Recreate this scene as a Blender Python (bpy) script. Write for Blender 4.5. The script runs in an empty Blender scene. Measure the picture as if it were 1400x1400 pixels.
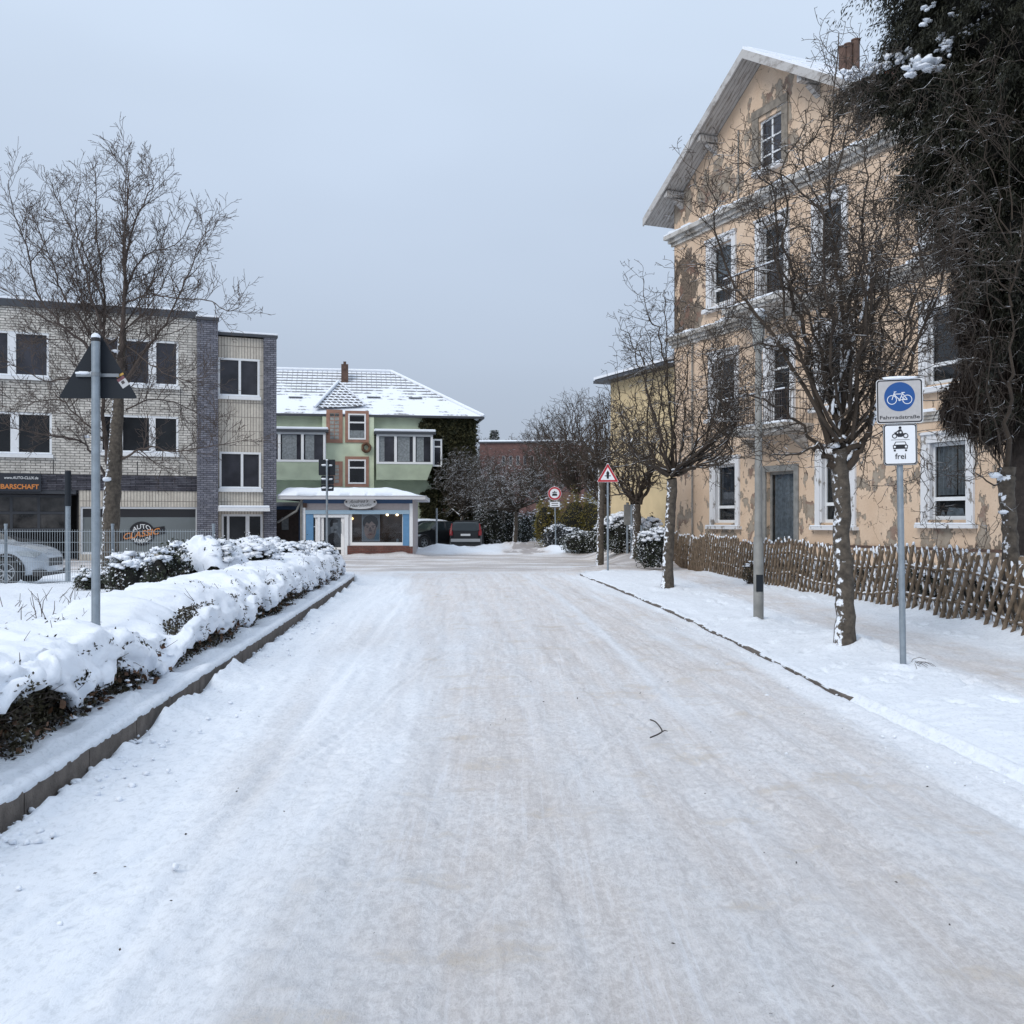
import bpy, math, random
import numpy as np
from mathutils import Vector, Matrix
R = math.radians
random.seed(7); rng = np.random.default_rng(7)
scene = bpy.context.scene
COL = scene.collection

# ------------------------------------------------------------------ camera
CAMH = 1.6
cam_d = bpy.data.cameras.new('camera'); cam = bpy.data.objects.new('camera', cam_d); COL.objects.link(cam)
cam.location = (0, 0, CAMH); cam.rotation_euler = (R(90), 0, 0)
cam_d.sensor_width = 36; cam_d.sensor_height = 36; cam_d.lens = 36; cam_d.shift_y = 12/1400
cam_d.clip_start = 0.05; cam_d.clip_end = 3000
scene.camera = cam
# ------------------------------------------------------------------ world: overcast daylight
SUN_EL, SUN_AZ = R(38), R(220)
w = bpy.data.worlds.new('World'); scene.world = w; w.use_nodes = True
nt = w.node_tree; nt.nodes.clear(); N = nt.nodes.new; L = nt.links.new
out = N('ShaderNodeOutputWorld'); bg = N('ShaderNodeBackground'); sky = N('ShaderNodeTexSky')
sky.sky_type = 'NISHITA'; sky.sun_disc = False; sky.sun_elevation = SUN_EL; sky.sun_rotation = SUN_AZ
sky.dust_density = 3; sky.air_density = 1.2
tc = N('ShaderNodeTexCoord'); sep = N('ShaderNodeSeparateXYZ'); L(tc.outputs['Generated'], sep.inputs[0])
ramp = N('ShaderNodeValToRGB'); L(sep.outputs['Z'], ramp.inputs[0])
e = ramp.color_ramp.elements
e[0].position = 0.0; e[0].color = (3.9, 4.5, 5.5, 1)
e[1].position = 1.0; e[1].color = (8.8, 10.0, 11.8, 1)
for p, c in ((0.12, (4.3, 5.02, 6.2)), (0.3, (5.35, 6.3, 7.75)), (0.45, (6.2, 7.3, 8.85))):
    q = e.new(p); q.color = (*c, 1)
ns = N('ShaderNodeTexNoise'); ns.inputs['Scale'].default_value = 1.6; ns.inputs['Detail'].default_value = 3
mp = N('ShaderNodeMapping'); mp.inputs['Scale'].default_value = (1, 1, 2.6); L(tc.outputs['Generated'], mp.inputs[0]); L(mp.outputs[0], ns.inputs['Vector'])
mr = N('ShaderNodeMapRange'); mr.inputs[1].default_value = .3; mr.inputs[2].default_value = .7; mr.inputs[3].default_value = .94; mr.inputs[4].default_value = 1.06
L(ns.outputs[0], mr.inputs[0])
mul = N('ShaderNodeVectorMath'); mul.operation = 'SCALE'; L(ramp.outputs[0], mul.inputs[0]); L(mr.outputs[0], mul.inputs['Scale'])
mix = N('ShaderNodeMix'); mix.data_type = 'RGBA'; mix.inputs[0].default_value = 0.93
L(sky.outputs[0], mix.inputs[6]); L(mul.outputs[0], mix.inputs[7])
L(mix.outputs[2], bg.inputs[0]); bg.inputs[1].default_value = 0.1; L(bg.outputs[0], out.inputs[0])
sd = bpy.data.lights.new('sun', 'SUN'); sd.energy = 1.5; sd.angle = R(30); sd.color = (1, .95, .88)
sun = bpy.data.objects.new('sun', sd); COL.objects.link(sun)
sun.rotation_euler = (R(90)-SUN_EL, 0, R(-40))
scene.view_settings.view_transform = 'Standard'; scene.view_settings.look = 'None'
scene.view_settings.exposure = 0.12; scene.view_settings.gamma = 1
scene.render.engine = 'CYCLES'
scene.cycles.max_bounces = 6; scene.cycles.diffuse_bounces = 3; scene.cycles.glossy_bounces = 3
scene.cycles.transparent_max_bounces = 8; scene.cycles.caustics_reflective = False; scene.cycles.caustics_refractive = False

# ------------------------------------------------------------------ helpers
def at(px, py, Y): return Vector(((px-700)/1400*Y, Y, CAMH-(py-712)/1400*Y))
def gnd(px, py, z=0): Y = (CAMH-z)*1400/(py-712); return Vector(((px-700)/1400*Y, Y, 0))

def _hash(ix, iy, s):
    h = (ix.astype(np.int64)*374761393 + iy.astype(np.int64)*668265263 + s*1274126177) & 0x7fffffff
    h = ((h ^ (h >> 13))*1103515245 + 12345) & 0x7fffffff
    h = ((h ^ (h >> 11))*1664525 + 1013904223) & 0x7fffffff
    return h
def perlin(x, y, s=0):
    x = np.asarray(x, float); y = np.asarray(y, float)
    x, y = np.broadcast_arrays(x, y)
    xi = np.floor(x); yi = np.floor(y); xf = x-xi; yf = y-yi
    def g(dx, dy):
        a = _hash(xi+dx, yi+dy, s)/0x7fffffff*2*np.pi
        return np.cos(a)*(xf-dx)+np.sin(a)*(yf-dy)
    u = xf*xf*xf*(xf*(xf*6-15)+10); v = yf*yf*yf*(yf*(yf*6-15)+10)
    return ((g(0,0)*(1-u)+g(1,0)*u)*(1-v)+(g(0,1)*(1-u)+g(1,1)*u)*v)*1.5
def fbm(x, y, o=4, s=0):
    r = 0; a = 1; f = 1
    for i in range(o): r = r+a*perlin(x*f, y*f, s+i*17); a *= .5; f *= 2.03
    return r
def sst(a, b, x):
    t = np.clip((np.asarray(x, float)-a)/(b-a), 0, 1); return t*t*(3-2*t)

def mesh_np(name, V, F, mats, smooth=False, midx=None):
    """V (n,3); F (m,k) array"""
    me = bpy.data.meshes.new(name); V = np.asarray(V, np.float32); F = np.asarray(F, np.int32)
    m, k = F.shape
    me.vertices.add(len(V)); me.vertices.foreach_set('co', V.ravel())
    me.loops.add(m*k); me.loops.foreach_set('vertex_index', F.ravel())
    me.polygons.add(m); me.polygons.foreach_set('loop_start', np.arange(0, m*k, k, dtype=np.int32))
    me.polygons.foreach_set('loop_total', np.full(m, k, np.int32))
    for mt in mats: me.materials.append(mt)
    if midx is not None: me.polygons.foreach_set('material_index', np.asarray(midx, np.int32))
    me.polygons.foreach_set('use_smooth', np.full(m, smooth, bool))
    me.update(calc_edges=True); me.validate()
    return me
def link(name, me, parent=None, loc=None):
    o = bpy.data.objects.new(name, me); COL.objects.link(o)
    if parent is not None: o.parent = parent
    if loc is not None: o.location = loc
    return o
def tag(o, label=None, cat=None, group=None, kind=None):
    if label: o['label'] = label
    if cat: o['category'] = cat
    if group: o['group'] = group
    if kind: o['kind'] = kind
    return o
def empty(name, loc=(0,0,0), rz=0, label=None, cat=None, group=None):
    o = bpy.data.objects.new(name, None); COL.objects.link(o); o.location = loc; o.rotation_euler = (0,0,rz)
    o.empty_display_size = .2
    return tag(o, label, cat, group)
def copy_tree(o, parent=None):
    c = o.copy(); COL.objects.link(c); c.parent = parent
    for ch in list(o.children): copy_tree(ch, c)
    return c

class MB:
    """collects shapes for ONE mesh"""
    def __init__(s): s.v = []; s.f = []; s.m = []; s.sm = []
    def add(s, vs, fs, mi=0, smooth=False):
        b = len(s.v); s.v += [tuple(p) for p in vs]
        for f in fs: s.f.append([b+i for i in f]); s.m.append(mi); s.sm.append(smooth)
    def box(s, x0, x1, y0, y1, z0, z1, mi=0, M=None):
        vs = [Vector((x, y, z)) for z in (z0, z1) for y in (y0, y1) for x in (x0, x1)]
        if M is not None: vs = [M @ p for p in vs]
        s.add(vs, [(0,2,3,1),(4,5,7,6),(0,1,5,4),(2,6,7,3),(0,4,6,2),(1,3,7,5)], mi)
    def quad(s, a, b, c, d, mi=0): s.add([a,b,c,d], [(0,1,2,3)], mi)
    def poly(s, pts, mi=0): s.add(pts, [tuple(range(len(pts)))], mi)
    def prism(s, pts, dv, mi=0):
        n = len(pts); dv = Vector(dv); a = [Vector(p) for p in pts]; b = [p+dv for p in a]
        fs = [tuple(range(n))[::-1], tuple(range(n, 2*n))]+[(i, (i+1) % n, n+(i+1) % n, n+i) for i in range(n)]
        s.add(a+b, fs, mi)
    def tube(s, pts, rad, n=8, mi=0, cap=True, smooth=True):
        pts = [Vector(p) for p in pts]
        if not hasattr(rad, '__len__'): rad = [rad]*len(pts)
        vs = []; up = None
        for i, p in enumerate(pts):
            t = (pts[min(i+1, len(pts)-1)]-pts[max(i-1, 0)]).normalized()
            if up is None: up = Vector((0,0,1)) if abs(t.z) < .9 else Vector((0,1,0))
            a = t.cross(up).normalized(); b = a.cross(t).normalized(); up = b
            for k in range(n):
                q = 2*math.pi*k/n; vs.append(p+(a*math.cos(q)+b*math.sin(q))*rad[i])
        fs = [(i*n+k, i*n+(k+1) % n, (i+1)*n+(k+1) % n, (i+1)*n+k) for i in range(len(pts)-1) for k in range(n)]
        s.add(vs, fs, mi, smooth)
        if cap:
            s.add(vs[:n], [tuple(range(n))[::-1]], mi); s.add(vs[-n:], [tuple(range(n))], mi)
    def disc(s, c, r, n=24, mi=0, ry=None, dy=0):
        """disc in XZ plane at c facing -y; thickness dy"""
        ry = ry or r; pts = [(c[0]+r*math.cos(2*math.pi*k/n), c[1], c[2]+ry*math.sin(2*math.pi*k/n)) for k in range(n)]
        if dy: s.prism(pts, (0, dy, 0), mi)
        else: s.poly(pts, mi)
    def ring(s, c, r0, r1, n=28, mi=0, a0=0, a1=2*math.pi):
        full = abs(a1-a0-2*math.pi) < 1e-6; m = n if full else n+1
        vs = []
        for k in range(m):
            q = a0+(a1-a0)*k/n
            for r in (r0, r1): vs.append((c[0]+r*math.cos(q), c[1], c[2]+r*math.sin(q)))
        fs = [(2*k, 2*((k+1) % m), 2*((k+1) % m)+1, 2*k+1) for k in range(n)]
        s.add(vs, fs, mi)
    def line(s, a, b, w, mi=0):
        """flat bar in an XZ plane"""
        a = Vector(a); b = Vector(b); t = (b-a).normalized(); nn = Vector((-t.z, 0, t.x))*w/2
        s.poly([a-nn, b-nn, b+nn, a+nn], mi)
    def blob(s, c, r, mi=0, seed=0, n=6, m=8, jit=.25):
        rr = random.Random(seed); rx, ry, rz = r if hasattr(r, '__len__') else (r, r, r)
        vs = [(c[0], c[1], c[2]-rz)]
        for i in range(1, n):
            th = math.pi*i/n-math.pi/2
            for k in range(m):
                j = 1+rr.uniform(-jit, jit); q = 2*math.pi*k/m
                vs.append((c[0]+rx*j*math.cos(th)*math.cos(q), c[1]+ry*j*math.cos(th)*math.sin(q), c[2]+rz*j*math.sin(th)))
        vs.append((c[0], c[1], c[2]+rz)); T = len(vs)-1
        fs = [(0, 1+(k+1) % m, 1+k) for k in range(m)]
        for i in range(n-2):
            for k in range(m):
                a = 1+i*m+k; b = 1+i*m+(k+1) % m; fs.append((a, b, b+m, a+m))
        a0 = 1+(n-2)*m; fs += [(a0+k, a0+(k+1) % m, T) for k in range(m)]
        s.add(vs, fs, mi, True)
    def build(s, name, mats, parent=None, loc=None, bevel=0):
        if not hasattr(mats, '__len__'): mats = [mats]
        me = bpy.data.meshes.new(name); me.from_pydata(s.v, [], s.f)
        for m in mats: me.materials.append(m)
        me.polygons.foreach_set('material_index', s.m); me.polygons.foreach_set('use_smooth', s.sm)
        me.update(); o = link(name, me, parent, loc)
        if bevel:
            b = o.modifiers.new('bevel', 'BEVEL'); b.width = bevel; b.segments = 2; b.limit_method = 'ANGLE'
        return o

def text_mb(mb, txt, cx, y, cz, h, mi=0, width=None, italic=0, align='CENTER', rot=0, bold=0, arc=None):
    """lettering as flat mesh in an XZ plane facing -y; h = capital height"""
    cu = bpy.data.curves.new('t', 'FONT'); cu.body = txt; cu.size = 1; cu.shear = italic; cu.resolution_u = 3
    cu.offset = bold
    o = bpy.data.objects.new('t', cu); COL.objects.link(o)
    dg = bpy.context.evaluated_depsgraph_get(); me = bpy.data.meshes.new_from_object(o.evaluated_get(dg))
    vs = np.array([v.co[:] for v in me.vertices]); fs = [tuple(p.vertices) for p in me.polygons]
    bpy.data.objects.remove(o); bpy.data.curves.remove(cu); bpy.data.meshes.remove(me)
    sc_ = h/.72; vs = vs*sc_
    x0, x1 = vs[:,0].min(), vs[:,0].max(); sx = 1
    if width: sx = width/(x1-x0)
    vx = (vs[:,0]-(x0+x1)/2)*sx
    if align == 'RIGHT': vx = (vs[:,0]-x1)*sx
    if align == 'LEFT': vx = (vs[:,0]-x0)*sx
    vz = vs[:,1]-h/2
    if arc: vz = vz+arc(vx)
    c, s_ = math.cos(rot), math.sin(rot)
    mb.add([(cx+a*c-b*s_, y, cz+a*s_+b*c) for a, b in zip(vx, vz)], fs, mi)

# ------------------------------------------------------------------ materials
def newmat(name):
    m = bpy.data.materials.new(name); m.use_nodes = True; t = m.node_tree; b = t.nodes['Principled BSDF']
    return m, t, b
def simple(name, col, rough=.6, metal=0, spec=.5, var=0, scale=8, bump=0, bscale=30, emit=None, estr=0, snow=None, coat=0):
    m, t, b = newmat(name); b.inputs['Roughness'].default_value = rough; b.inputs['Metallic'].default_value = metal
    b.inputs['Specular IOR Level'].default_value = spec; b.inputs['Coat Weight'].default_value = coat
    N = t.nodes.new; L = t.links.new
    tc = N('ShaderNodeTexCoord'); csock = None
    if var:
        n = N('ShaderNodeTexNoise'); n.inputs['Scale'].default_value = scale; n.inputs['Detail'].default_value = 5; L(tc.outputs['Object'], n.inputs['Vector'])
        r = N('ShaderNodeMapRange'); r.inputs[1].default_value = .3; r.inputs[2].default_value = .7; r.inputs[3].default_value = 1-var; r.inputs[4].default_value = 1+var
        L(n.outputs[0], r.inputs[0]); v = N('ShaderNodeVectorMath'); v.operation = 'SCALE'; v.inputs[0].default_value = col; L(r.outputs[0], v.inputs['Scale'])
        csock = v.outputs[0]
    else: b.inputs['Base Color'].default_value = (*col, 1)
    if snow:
        csock = add_snow(t, b, csock, col, snow)
    if csock: L(csock, b.inputs['Base Color'])
    if bump:
        n2 = N('ShaderNodeTexNoise'); n2.inputs['Scale'].default_value = bscale; n2.inputs['Detail'].default_value = 4; L(tc.outputs['Object'], n2.inputs['Vector'])
        bp = N('ShaderNodeBump'); bp.inputs['Strength'].default_value = bump; bp.inputs['Distance'].default_value = .02
        L(n2.outputs[0], bp.inputs['Height']); L(bp.outputs[0], b.inputs['Normal'])
    if emit: b.inputs['Emission Color'].default_value = (*emit, 1); b.inputs['Emission Strength'].default_value = estr
    return m
SNOWC = (.80, .84, .90)
def add_snow(t, b, csock, col, snow):
    """snow lodged on upward (and windward) faces; snow = (low, high, windward weight, noise scale)"""
    lo, hi, wind, sc = snow; N = t.nodes.new; L = t.links.new
    g = N('ShaderNodeNewGeometry'); tc = N('ShaderNodeTexCoord')
    d = N('ShaderNodeVectorMath'); d.operation = 'DOT_PRODUCT'; L(g.outputs['Normal'], d.inputs[0])
    d.inputs[1].default_value = Vector((-wind, -wind*.45, 1))
    n = N('ShaderNodeTexNoise'); n.inputs['Scale'].default_value = sc; n.inputs['Detail'].default_value = 2; L(tc.outputs['Object'], n.inputs['Vector'])
    ma = N('ShaderNodeMath'); ma.operation = 'MULTIPLY_ADD'; ma.inputs[1].default_value = 1.8; ma.inputs[2].default_value = -.9; L(n.outputs[0], ma.inputs[0])
    ad = N('ShaderNodeMath'); ad.operation = 'ADD'; L(d.outputs['Value'], ad.inputs[0]); L(ma.outputs[0], ad.inputs[1])
    r = N('ShaderNodeMapRange'); r.interpolation_type = 'SMOOTHSTEP'; r.inputs[1].default_value = lo; r.inputs[2].default_value = hi; L(ad.outputs[0], r.inputs[0])
    mx = N('ShaderNodeMix'); mx.data_type = 'RGBA'; L(r.outputs[0], mx.inputs[0])
    if csock: L(csock, mx.inputs[6])
    else: mx.inputs[6].default_value = (*col, 1)
    mx.inputs[7].default_value = (*SNOWC, 1)
    return mx.outputs[2]

def snow_mat(name='snow_mat', col=SNOWC, bs=.35):
    m, t, b = newmat(name); N = t.nodes.new; L = t.links.new; tc = N('ShaderNodeTexCoord')
    b.inputs['Roughness'].default_value = .65; b.inputs['Specular IOR Level'].default_value = .25
    n = N('ShaderNodeTexNoise'); n.inputs['Scale'].default_value = 3; n.inputs['Detail'].default_value = 6; L(tc.outputs['Object'], n.inputs['Vector'])
    r = N('ShaderNodeValToRGB'); r.color_ramp.elements[0].position = .3; r.color_ramp.elements[1].position = .7
    r.color_ramp.elements[0].color = (*[c*.96 for c in col], 1); r.color_ramp.elements[1].color = (*[min(c*1.03, .95) for c in col], 1)
    L(n.outputs[0], r.inputs[0]); L(r.outputs[0], b.inputs['Base Color'])
    n2 = N('ShaderNodeTexNoise'); n2.inputs['Scale'].default_value = 22; n2.inputs['Detail'].default_value = 8; n2.inputs['Roughness'].default_value = .65; L(tc.outputs['Object'], n2.inputs['Vector'])
    bp = N('ShaderNodeBump'); bp.inputs['Strength'].default_value = bs; bp.inputs['Distance'].default_value = .03
    L(n2.outputs[0], bp.inputs['Height']); L(bp.outputs[0], b.inputs['Normal'])
    return m
M = {}
M['snow'] = snow_mat()
M['bark'] = simple('bark', (.080, .066, .052), .9, var=.45, scale=14, bump=.9, bscale=32, snow=(1.0, 1.24, .95, 17))
M['bark_dark'] = simple('bark_dark', (.045, .035, .030), .9, var=.35, scale=14, bump=.8, bscale=25)
M['twig'] = simple('twig', (.050, .037, .027), .9, var=.35, scale=4, snow=(.95, 1.2, .35, 6))
M['twig_clean'] = simple('twig_clean', (.075, .057, .048), .9, var=.3, scale=5, snow=(1.25, 1.5, .2, 6))
M['twig_snowy'] = simple('twig_snowy', (.055, .044, .034), .9, var=.3, scale=5, snow=(.75, 1.0, .3, 3))
M['steel'] = simple('galvanised_steel', (.27, .31, .345), .5, metal=.6, var=.12, scale=14, bump=.05)
M['sign_back'] = simple('sign_back', (.016, .020, .026), .6, spec=.25)
M['white'] = simple('white_paint', (.80, .80, .80), .5)
M['white_frame'] = simple('white_frame', (.72, .74, .76), .45, var=.05)
M['black'] = simple('black_paint', (.015, .015, .018), .5)
M['concrete'] = simple('kerb_concrete', (.125, .105, .09), .9, var=.3, scale=9, bump=.5, bscale=60)
M['lamp_post'] = simple('lamp_post_paint', (.22, .22, .21), .6, var=.25, scale=5, bump=.1)
M['wood'] = simple('weathered_wood', (.17, .125, .085), .9, var=.45, scale=10, bump=.6, bscale=40, snow=(1.0, 1.15, .75, 9))
M['dark'] = simple('dark_interior', (.02, .02, .022), .8)
# ------------------------------------------------------------------ ground
def interp(pts, y):
    a = np.array(pts); return np.interp(y, a[:,0], a[:,1])
KL = [(-6,-2.45),(3,-2.5),(5.17,-2.59),(5.85,-2.64),(7.19,-2.72),(9.12,-2.87),(12,-3.06),(15.4,-3.3),(20,-3.62),(24,-3.9),(27.6,-4.2),(28.6,-4.5),(29.4,-5.0),(30.2,-6),(34,-12),(60,-14)]
KR = [(-6,3.15),(5,3.1),(6.8,3.05),(9.14,2.94),(13.3,2.86),(18.7,2.67),(23.3,2.4),(29.9,1.92),(31,2.1),(33,3.2),(36,6.5),(60,9)]
def smooth_tab(K):
    ys = np.linspace(-6, 60, 1321); v = interp(K, ys); k = np.ones(41)/41; p = np.pad(v, 20, mode='edge'); return ys, np.convolve(p, k, 'valid')
_yl, _vl = smooth_tab(KL); _yr, _vr = smooth_tab(KR)
def xl(y): return np.interp(y, _yl, _vl)
def xr(y): return np.interp(y, _yr, _vr)

def build_ground():
    ys = np.concatenate([np.linspace(-40, 1.0, 20, endpoint=False), np.arange(1.0, 9, .03), np.arange(9, 16, .05), np.arange(16, 32, .1), np.arange(32, 62, .3), np.geomspace(62, 900, 40)])
    # columns: (region, parameter)
    left = -np.concatenate([np.geomspace(300, 14, 22), np.linspace(13, 3.2, 50), np.linspace(3.0, .16, 60)])
    lk = [('L', d) for d in left]
    # left kerb profile handled by special columns
    lk += [('K', i) for i in range(8)]
    road = [('R', t) for t in np.linspace(.012, .99, 190)]
    rk = [('Q', i) for i in range(7)]
    right = [('S', d) for d in np.concatenate([np.linspace(.12, 4.2, 100), np.linspace(4.4, 14, 50), np.geomspace(14.5, 300, 22)])]
    cols = lk+road+rk+right
    nY, nX = len(ys), len(cols)
    Y = np.repeat(ys[:, None], nX, 1); X = np.zeros_like(Y); Z = np.zeros_like(Y); D = np.zeros_like(Y)
    XL = xl(ys); XR = xr(ys)
    kf = 1-sst(27.8, 29.2, ys)                     # left kerb and bed end at the crossing
    rag = fbm(ys*6, ys*0+3.3, 3, 5); rag2 = fbm(ys*17, ys*0+8.1, 2, 9)
    fall = -.0
    kprof = [(.115, .185), (.06, .205), (.02, .20), (-.012, .175), (-.004, .145), (.03, .12), (.03, -.01), (.028, -.03)]
    krf = sst(8.9, 9.5, ys)*(1-sst(23.2, 23.8, ys))+sst(26.2, 26.6, ys)*(1-sst(29.6, 30.2, ys))
    gap = sst(-.05, .1, fbm(ys*1.4, ys*0+1.7, 2, 31)+.10); krf = krf*np.where(ys > 12, gap, 1)
    for j, (k, p) in enumerate(cols):
        if k == 'L': X[:, j] = XL+p
        elif k == 'K':
            d, z = kprof[p]; cap = 1+.5*rag
            X[:, j] = XL-d+(rag*.014+rag2*.006 if p in (1,2,3,4) else 0)
            Z[:, j] = kf*(z+(rag*.018+.012*rag2 if p < 4 else 0))+(1-kf)*.02
        elif k == 'R': X[:, j] = XL+(XR-XL)*p
        elif k == 'Q':
            # right kerb: low dark stone edge under a snow cap
            prof = [(0, .01), (.03, -.02), (.03, .022), (.0, .044), (.012, .060), (.05, .062), (.09, .066)]
            d, z = prof[p]; soft = [(0,.012),(.015,.02),(.03,.03),(.045,.042),(.06,.055),(.075,.07),(.09,.085)][p]
            X[:, j] = XR+krf*d+(1-krf)*soft[0]+(rag*.02 if p in (3,4,5) else 0)
            Z[:, j] = krf*(z+rag*.012*(p > 2))+(1-krf)*soft[1]
        else: X[:, j] = XR+p
    isroad = np.array([c[0] == 'R' for c in cols])[None, :]; isL = np.array([c[0] == 'L' for c in cols])[None, :]; isS = np.array([c[0] == 'S' for c in cols])[None, :]
    t = (X-XL[:, None])/(XR-XL)[:, None]
    dl = X-XL[:, None]; dr = XR[:, None]-X        # distances into the road
    kfc = kf[:, None]
    # --- road surface
    ca, sa = math.cos(R(-3.3)), math.sin(R(-3.3))
    U = X*ca-Y*sa*1.0; V = Y
    Ux = X+0.058*Y
    rut = .016*fbm(Ux*3.2, V*.16, 4, 11)+.007*fbm(Ux*9, V*.7, 3, 21)+.016*np.clip(fbm(Ux*2.2+4, V*1.1, 4, 22),-.1,.5)
    grain = .0075*fbm(Ux*13, V*8, 3, 41)*(.4+1.0*sst(-.3,.4,fbm(Ux*.8,V*.5,3,42)))
    nearK = np.exp(-np.clip(dl, 0, 9)/.24)*(.022+.06*np.clip(fbm(X*2.5, Y*2.5, 3, 51)+.1, 0, 1)+.11*sst(.05,.5,fbm(X*.3+9, Y*.55, 3, 54)+.25*fbm(X, Y*3.0, 2, 55)))
    lump = .02*np.clip(fbm(X*7, Y*7, 2, 52), 0, 1)*np.exp(-np.clip(dl, 0, 9)/.35)
    nearR = np.exp(-np.clip(dr, 0, 9)/.45)*(.03+.03*np.clip(fbm(X*2, Y*1.2, 3, 53), 0, 1))
    # a lone tyre track along the left side
    tr = -.016*np.exp(-((dl-1.0-.02*Y)/.05)**2)*(1-sst(16, 22, Y))+.008*np.exp(-((dl-1.12-.02*Y)/.05)**2)*(1-sst(16, 22, Y))
    tr2 = -.014*np.exp(-((dr-.9)/.13)**2)*sst(4, 8, Y)
    tr = tr+tr2-.008*np.exp(-((dl-2.3)/.16)**2)-.008*np.exp(-((dr-1.95)/.16)**2)
    bandw = np.exp(-((dl-1.75)/.11)**2)+np.exp(-((dl-3.3)/.11)**2)+np.exp(-((dr-1.2)/.10)**2)+np.exp(-((dl-1.0-.02*Y)/.045)**2)
    tread = .006*np.sin(V*70+np.sign(np.sin(Ux*60))*1.2)*bandw*sst(-.1,.3,fbm(Ux*.8,V*.35,2,43))*(1-sst(9,14,V))
    cr2 = 0
    for k_, (xa_, ya_, xb_, yb_) in enumerate([(-.4,3,1.9,12),(1.9,4.2,.3,11),(-1.9,3.4,-.5,14),(2.6,5.2,1.2,16),(.2,2.6,2.8,7.5)]):
        px_ = xa_+(xb_-xa_)*(V-ya_)/(yb_-ya_)+.08*np.sin(V*.8+k_); m_ = sst(ya_-.5,ya_+.5,V)*(1-sst(yb_-2,yb_,V)); cr2 = cr2+m_*(-.011*np.exp(-((X-px_)/.024)**2)+.007*np.exp(-((np.abs(X-px_)-.045)/.018)**2))
    tr = tr+tread+cr2
    pit = -.012*sst(.55, .8, fbm(X*3.1+9, Y*2.2, 3, 61))
    roadz = .012+rut+grain+nearK*kfc+lump*kfc+nearR+tr+pit
    Z = np.where(isroad, roadz, Z)
    # --- left bed
    bed = .20+.05*fbm(X*.9, Y*.9, 4, 71)+.015*fbm(X*5, Y*5, 3, 72)
    de = -dl
    bed = bed+.10*sst(.3, 2.5, de)
    flat = 1-sst(15, 18, de)                       # far left forecourt at street level
    fore = .03+.03*fbm(X*1.2, Y*1.2, 4, 73)
    yard = sst(21.3, 22.2, Y)*(X < -5)
    bed = bed*(1-yard)+fore*yard
    lz = kfc*(bed*flat+fore*(1-flat))+(1-kfc)*(.015+.02*fbm(X*.7, Y*2, 4, 74))
    Z = np.where(isL, lz, Z)
    # --- right verge, footway, garden
    d = -dr
    verge = .055+.03*sst(.1, .6, d)+.022*fbm(X*1.3, Y*.8, 4, 81)+.02*np.abs(fbm(X*5, Y*4, 3, 82))
    path = np.exp(-((X-(5.05+.0*Y))/.62)**4)
    foot = .045+.012*fbm(X*6, Y*3, 4, 83)+.02*np.clip(fbm(X*4, Y*2.2, 2, 84), 0, 1)
    vz = verge*(1-path)+foot*path
    gard = sst(6.0, 6.6, X-(.0)); vz = vz*(1-gard)+(.20+.10*fbm(X*.8, Y*.8, 4, 85)+.02*fbm(X*6, Y*6, 2, 86))*gard
    endv = 1-sst(30.5, 33, Y)*(1-sst(5.6, 6.4, X)); vz = vz*endv+(1-endv)*(.02+.015*fbm(X*1.2, Y*3, 4, 87))
    drop = 1-sst(4.5, 8.5, Y)
    vz = vz*(1-drop*np.exp(-np.clip(d, 0, 9)/1.2)*.75)
    Z = np.where(isS, vz, Z)
    # --- crossing and beyond
    cr = sst(30, 33, Y)
    streak = .02*fbm(X*.35, Y*3.0, 4, 91)+.01*fbm(X*2, Y*6, 2, 92)
    far = sst(47.5, 48.5, Y+.06*X)
    Z = np.where((Y > 31) & (X < 6.2), (1-cr)*Z+cr*(.01+streak*(1-far)+far*(.10+.08*fbm(X*.5, Y*.5, 3, 93))), Z)
    # ploughed heaps
    def heap(cx, cy, rx, ry, h, s):
        q = ((X-cx)/rx)**2+((Y-cy)/ry)**2
        return h*np.exp(-q*1.6)*(1+.35*fbm(X*1.8, Y*1.8, 3, s))
    for a in [(-3.5,49.8,1.3,.8,.36,1),(-2.7,50.6,1.4,.8,.20,2),(-.7,55.5,2.6,1.3,.30,3),(.9,58,2.0,1.5,.25,4),(3.0,51,2.4,1.0,.35,5),(5.6,50,2.6,1.0,.35,6),(-7.0,44.3,2.2,.4,.16,7),(-5.0,44.6,1.6,.35,.2,8),(3.3,33.5,1.2,2.2,.14,9),(4.2,12.8,.8,1.3,.10,10),(3.6,24,.8,1.6,.1,12)]:
        Z = Z+heap(*a)
    Z = Z+.42*sst(3.0,4.4,X)*sst(34.5,38,Y)*(1-sst(7,9,X))*(1-sst(44,50,Y))
    # footprints on the verge and beside the footway
    fr_ = np.random.default_rng(12)
    for i in range(150):
        fy = 8.5+fr_.random()**1.3*17; fx_ = fr_.choice([3.2+fr_.random()*1.1, 5.75+fr_.random()*.3, 4.3+fr_.random()*.3]); an = fr_.normal(0,.35); m_ = (np.abs(Y-fy) < .35) & (np.abs(X-fx_) < .35)
        if m_.any():
            u1 = (X[m_]-fx_)*math.cos(an)+(Y[m_]-fy)*math.sin(an); v1 = -(X[m_]-fx_)*math.sin(an)+(Y[m_]-fy)*math.cos(an); q_ = (u1/.06)**2+(v1/.15)**2; Z[m_] += -.035*np.exp(-q_**1.5)+.012*np.exp(-((np.sqrt(q_)-1.45)/.35)**2)
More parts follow.
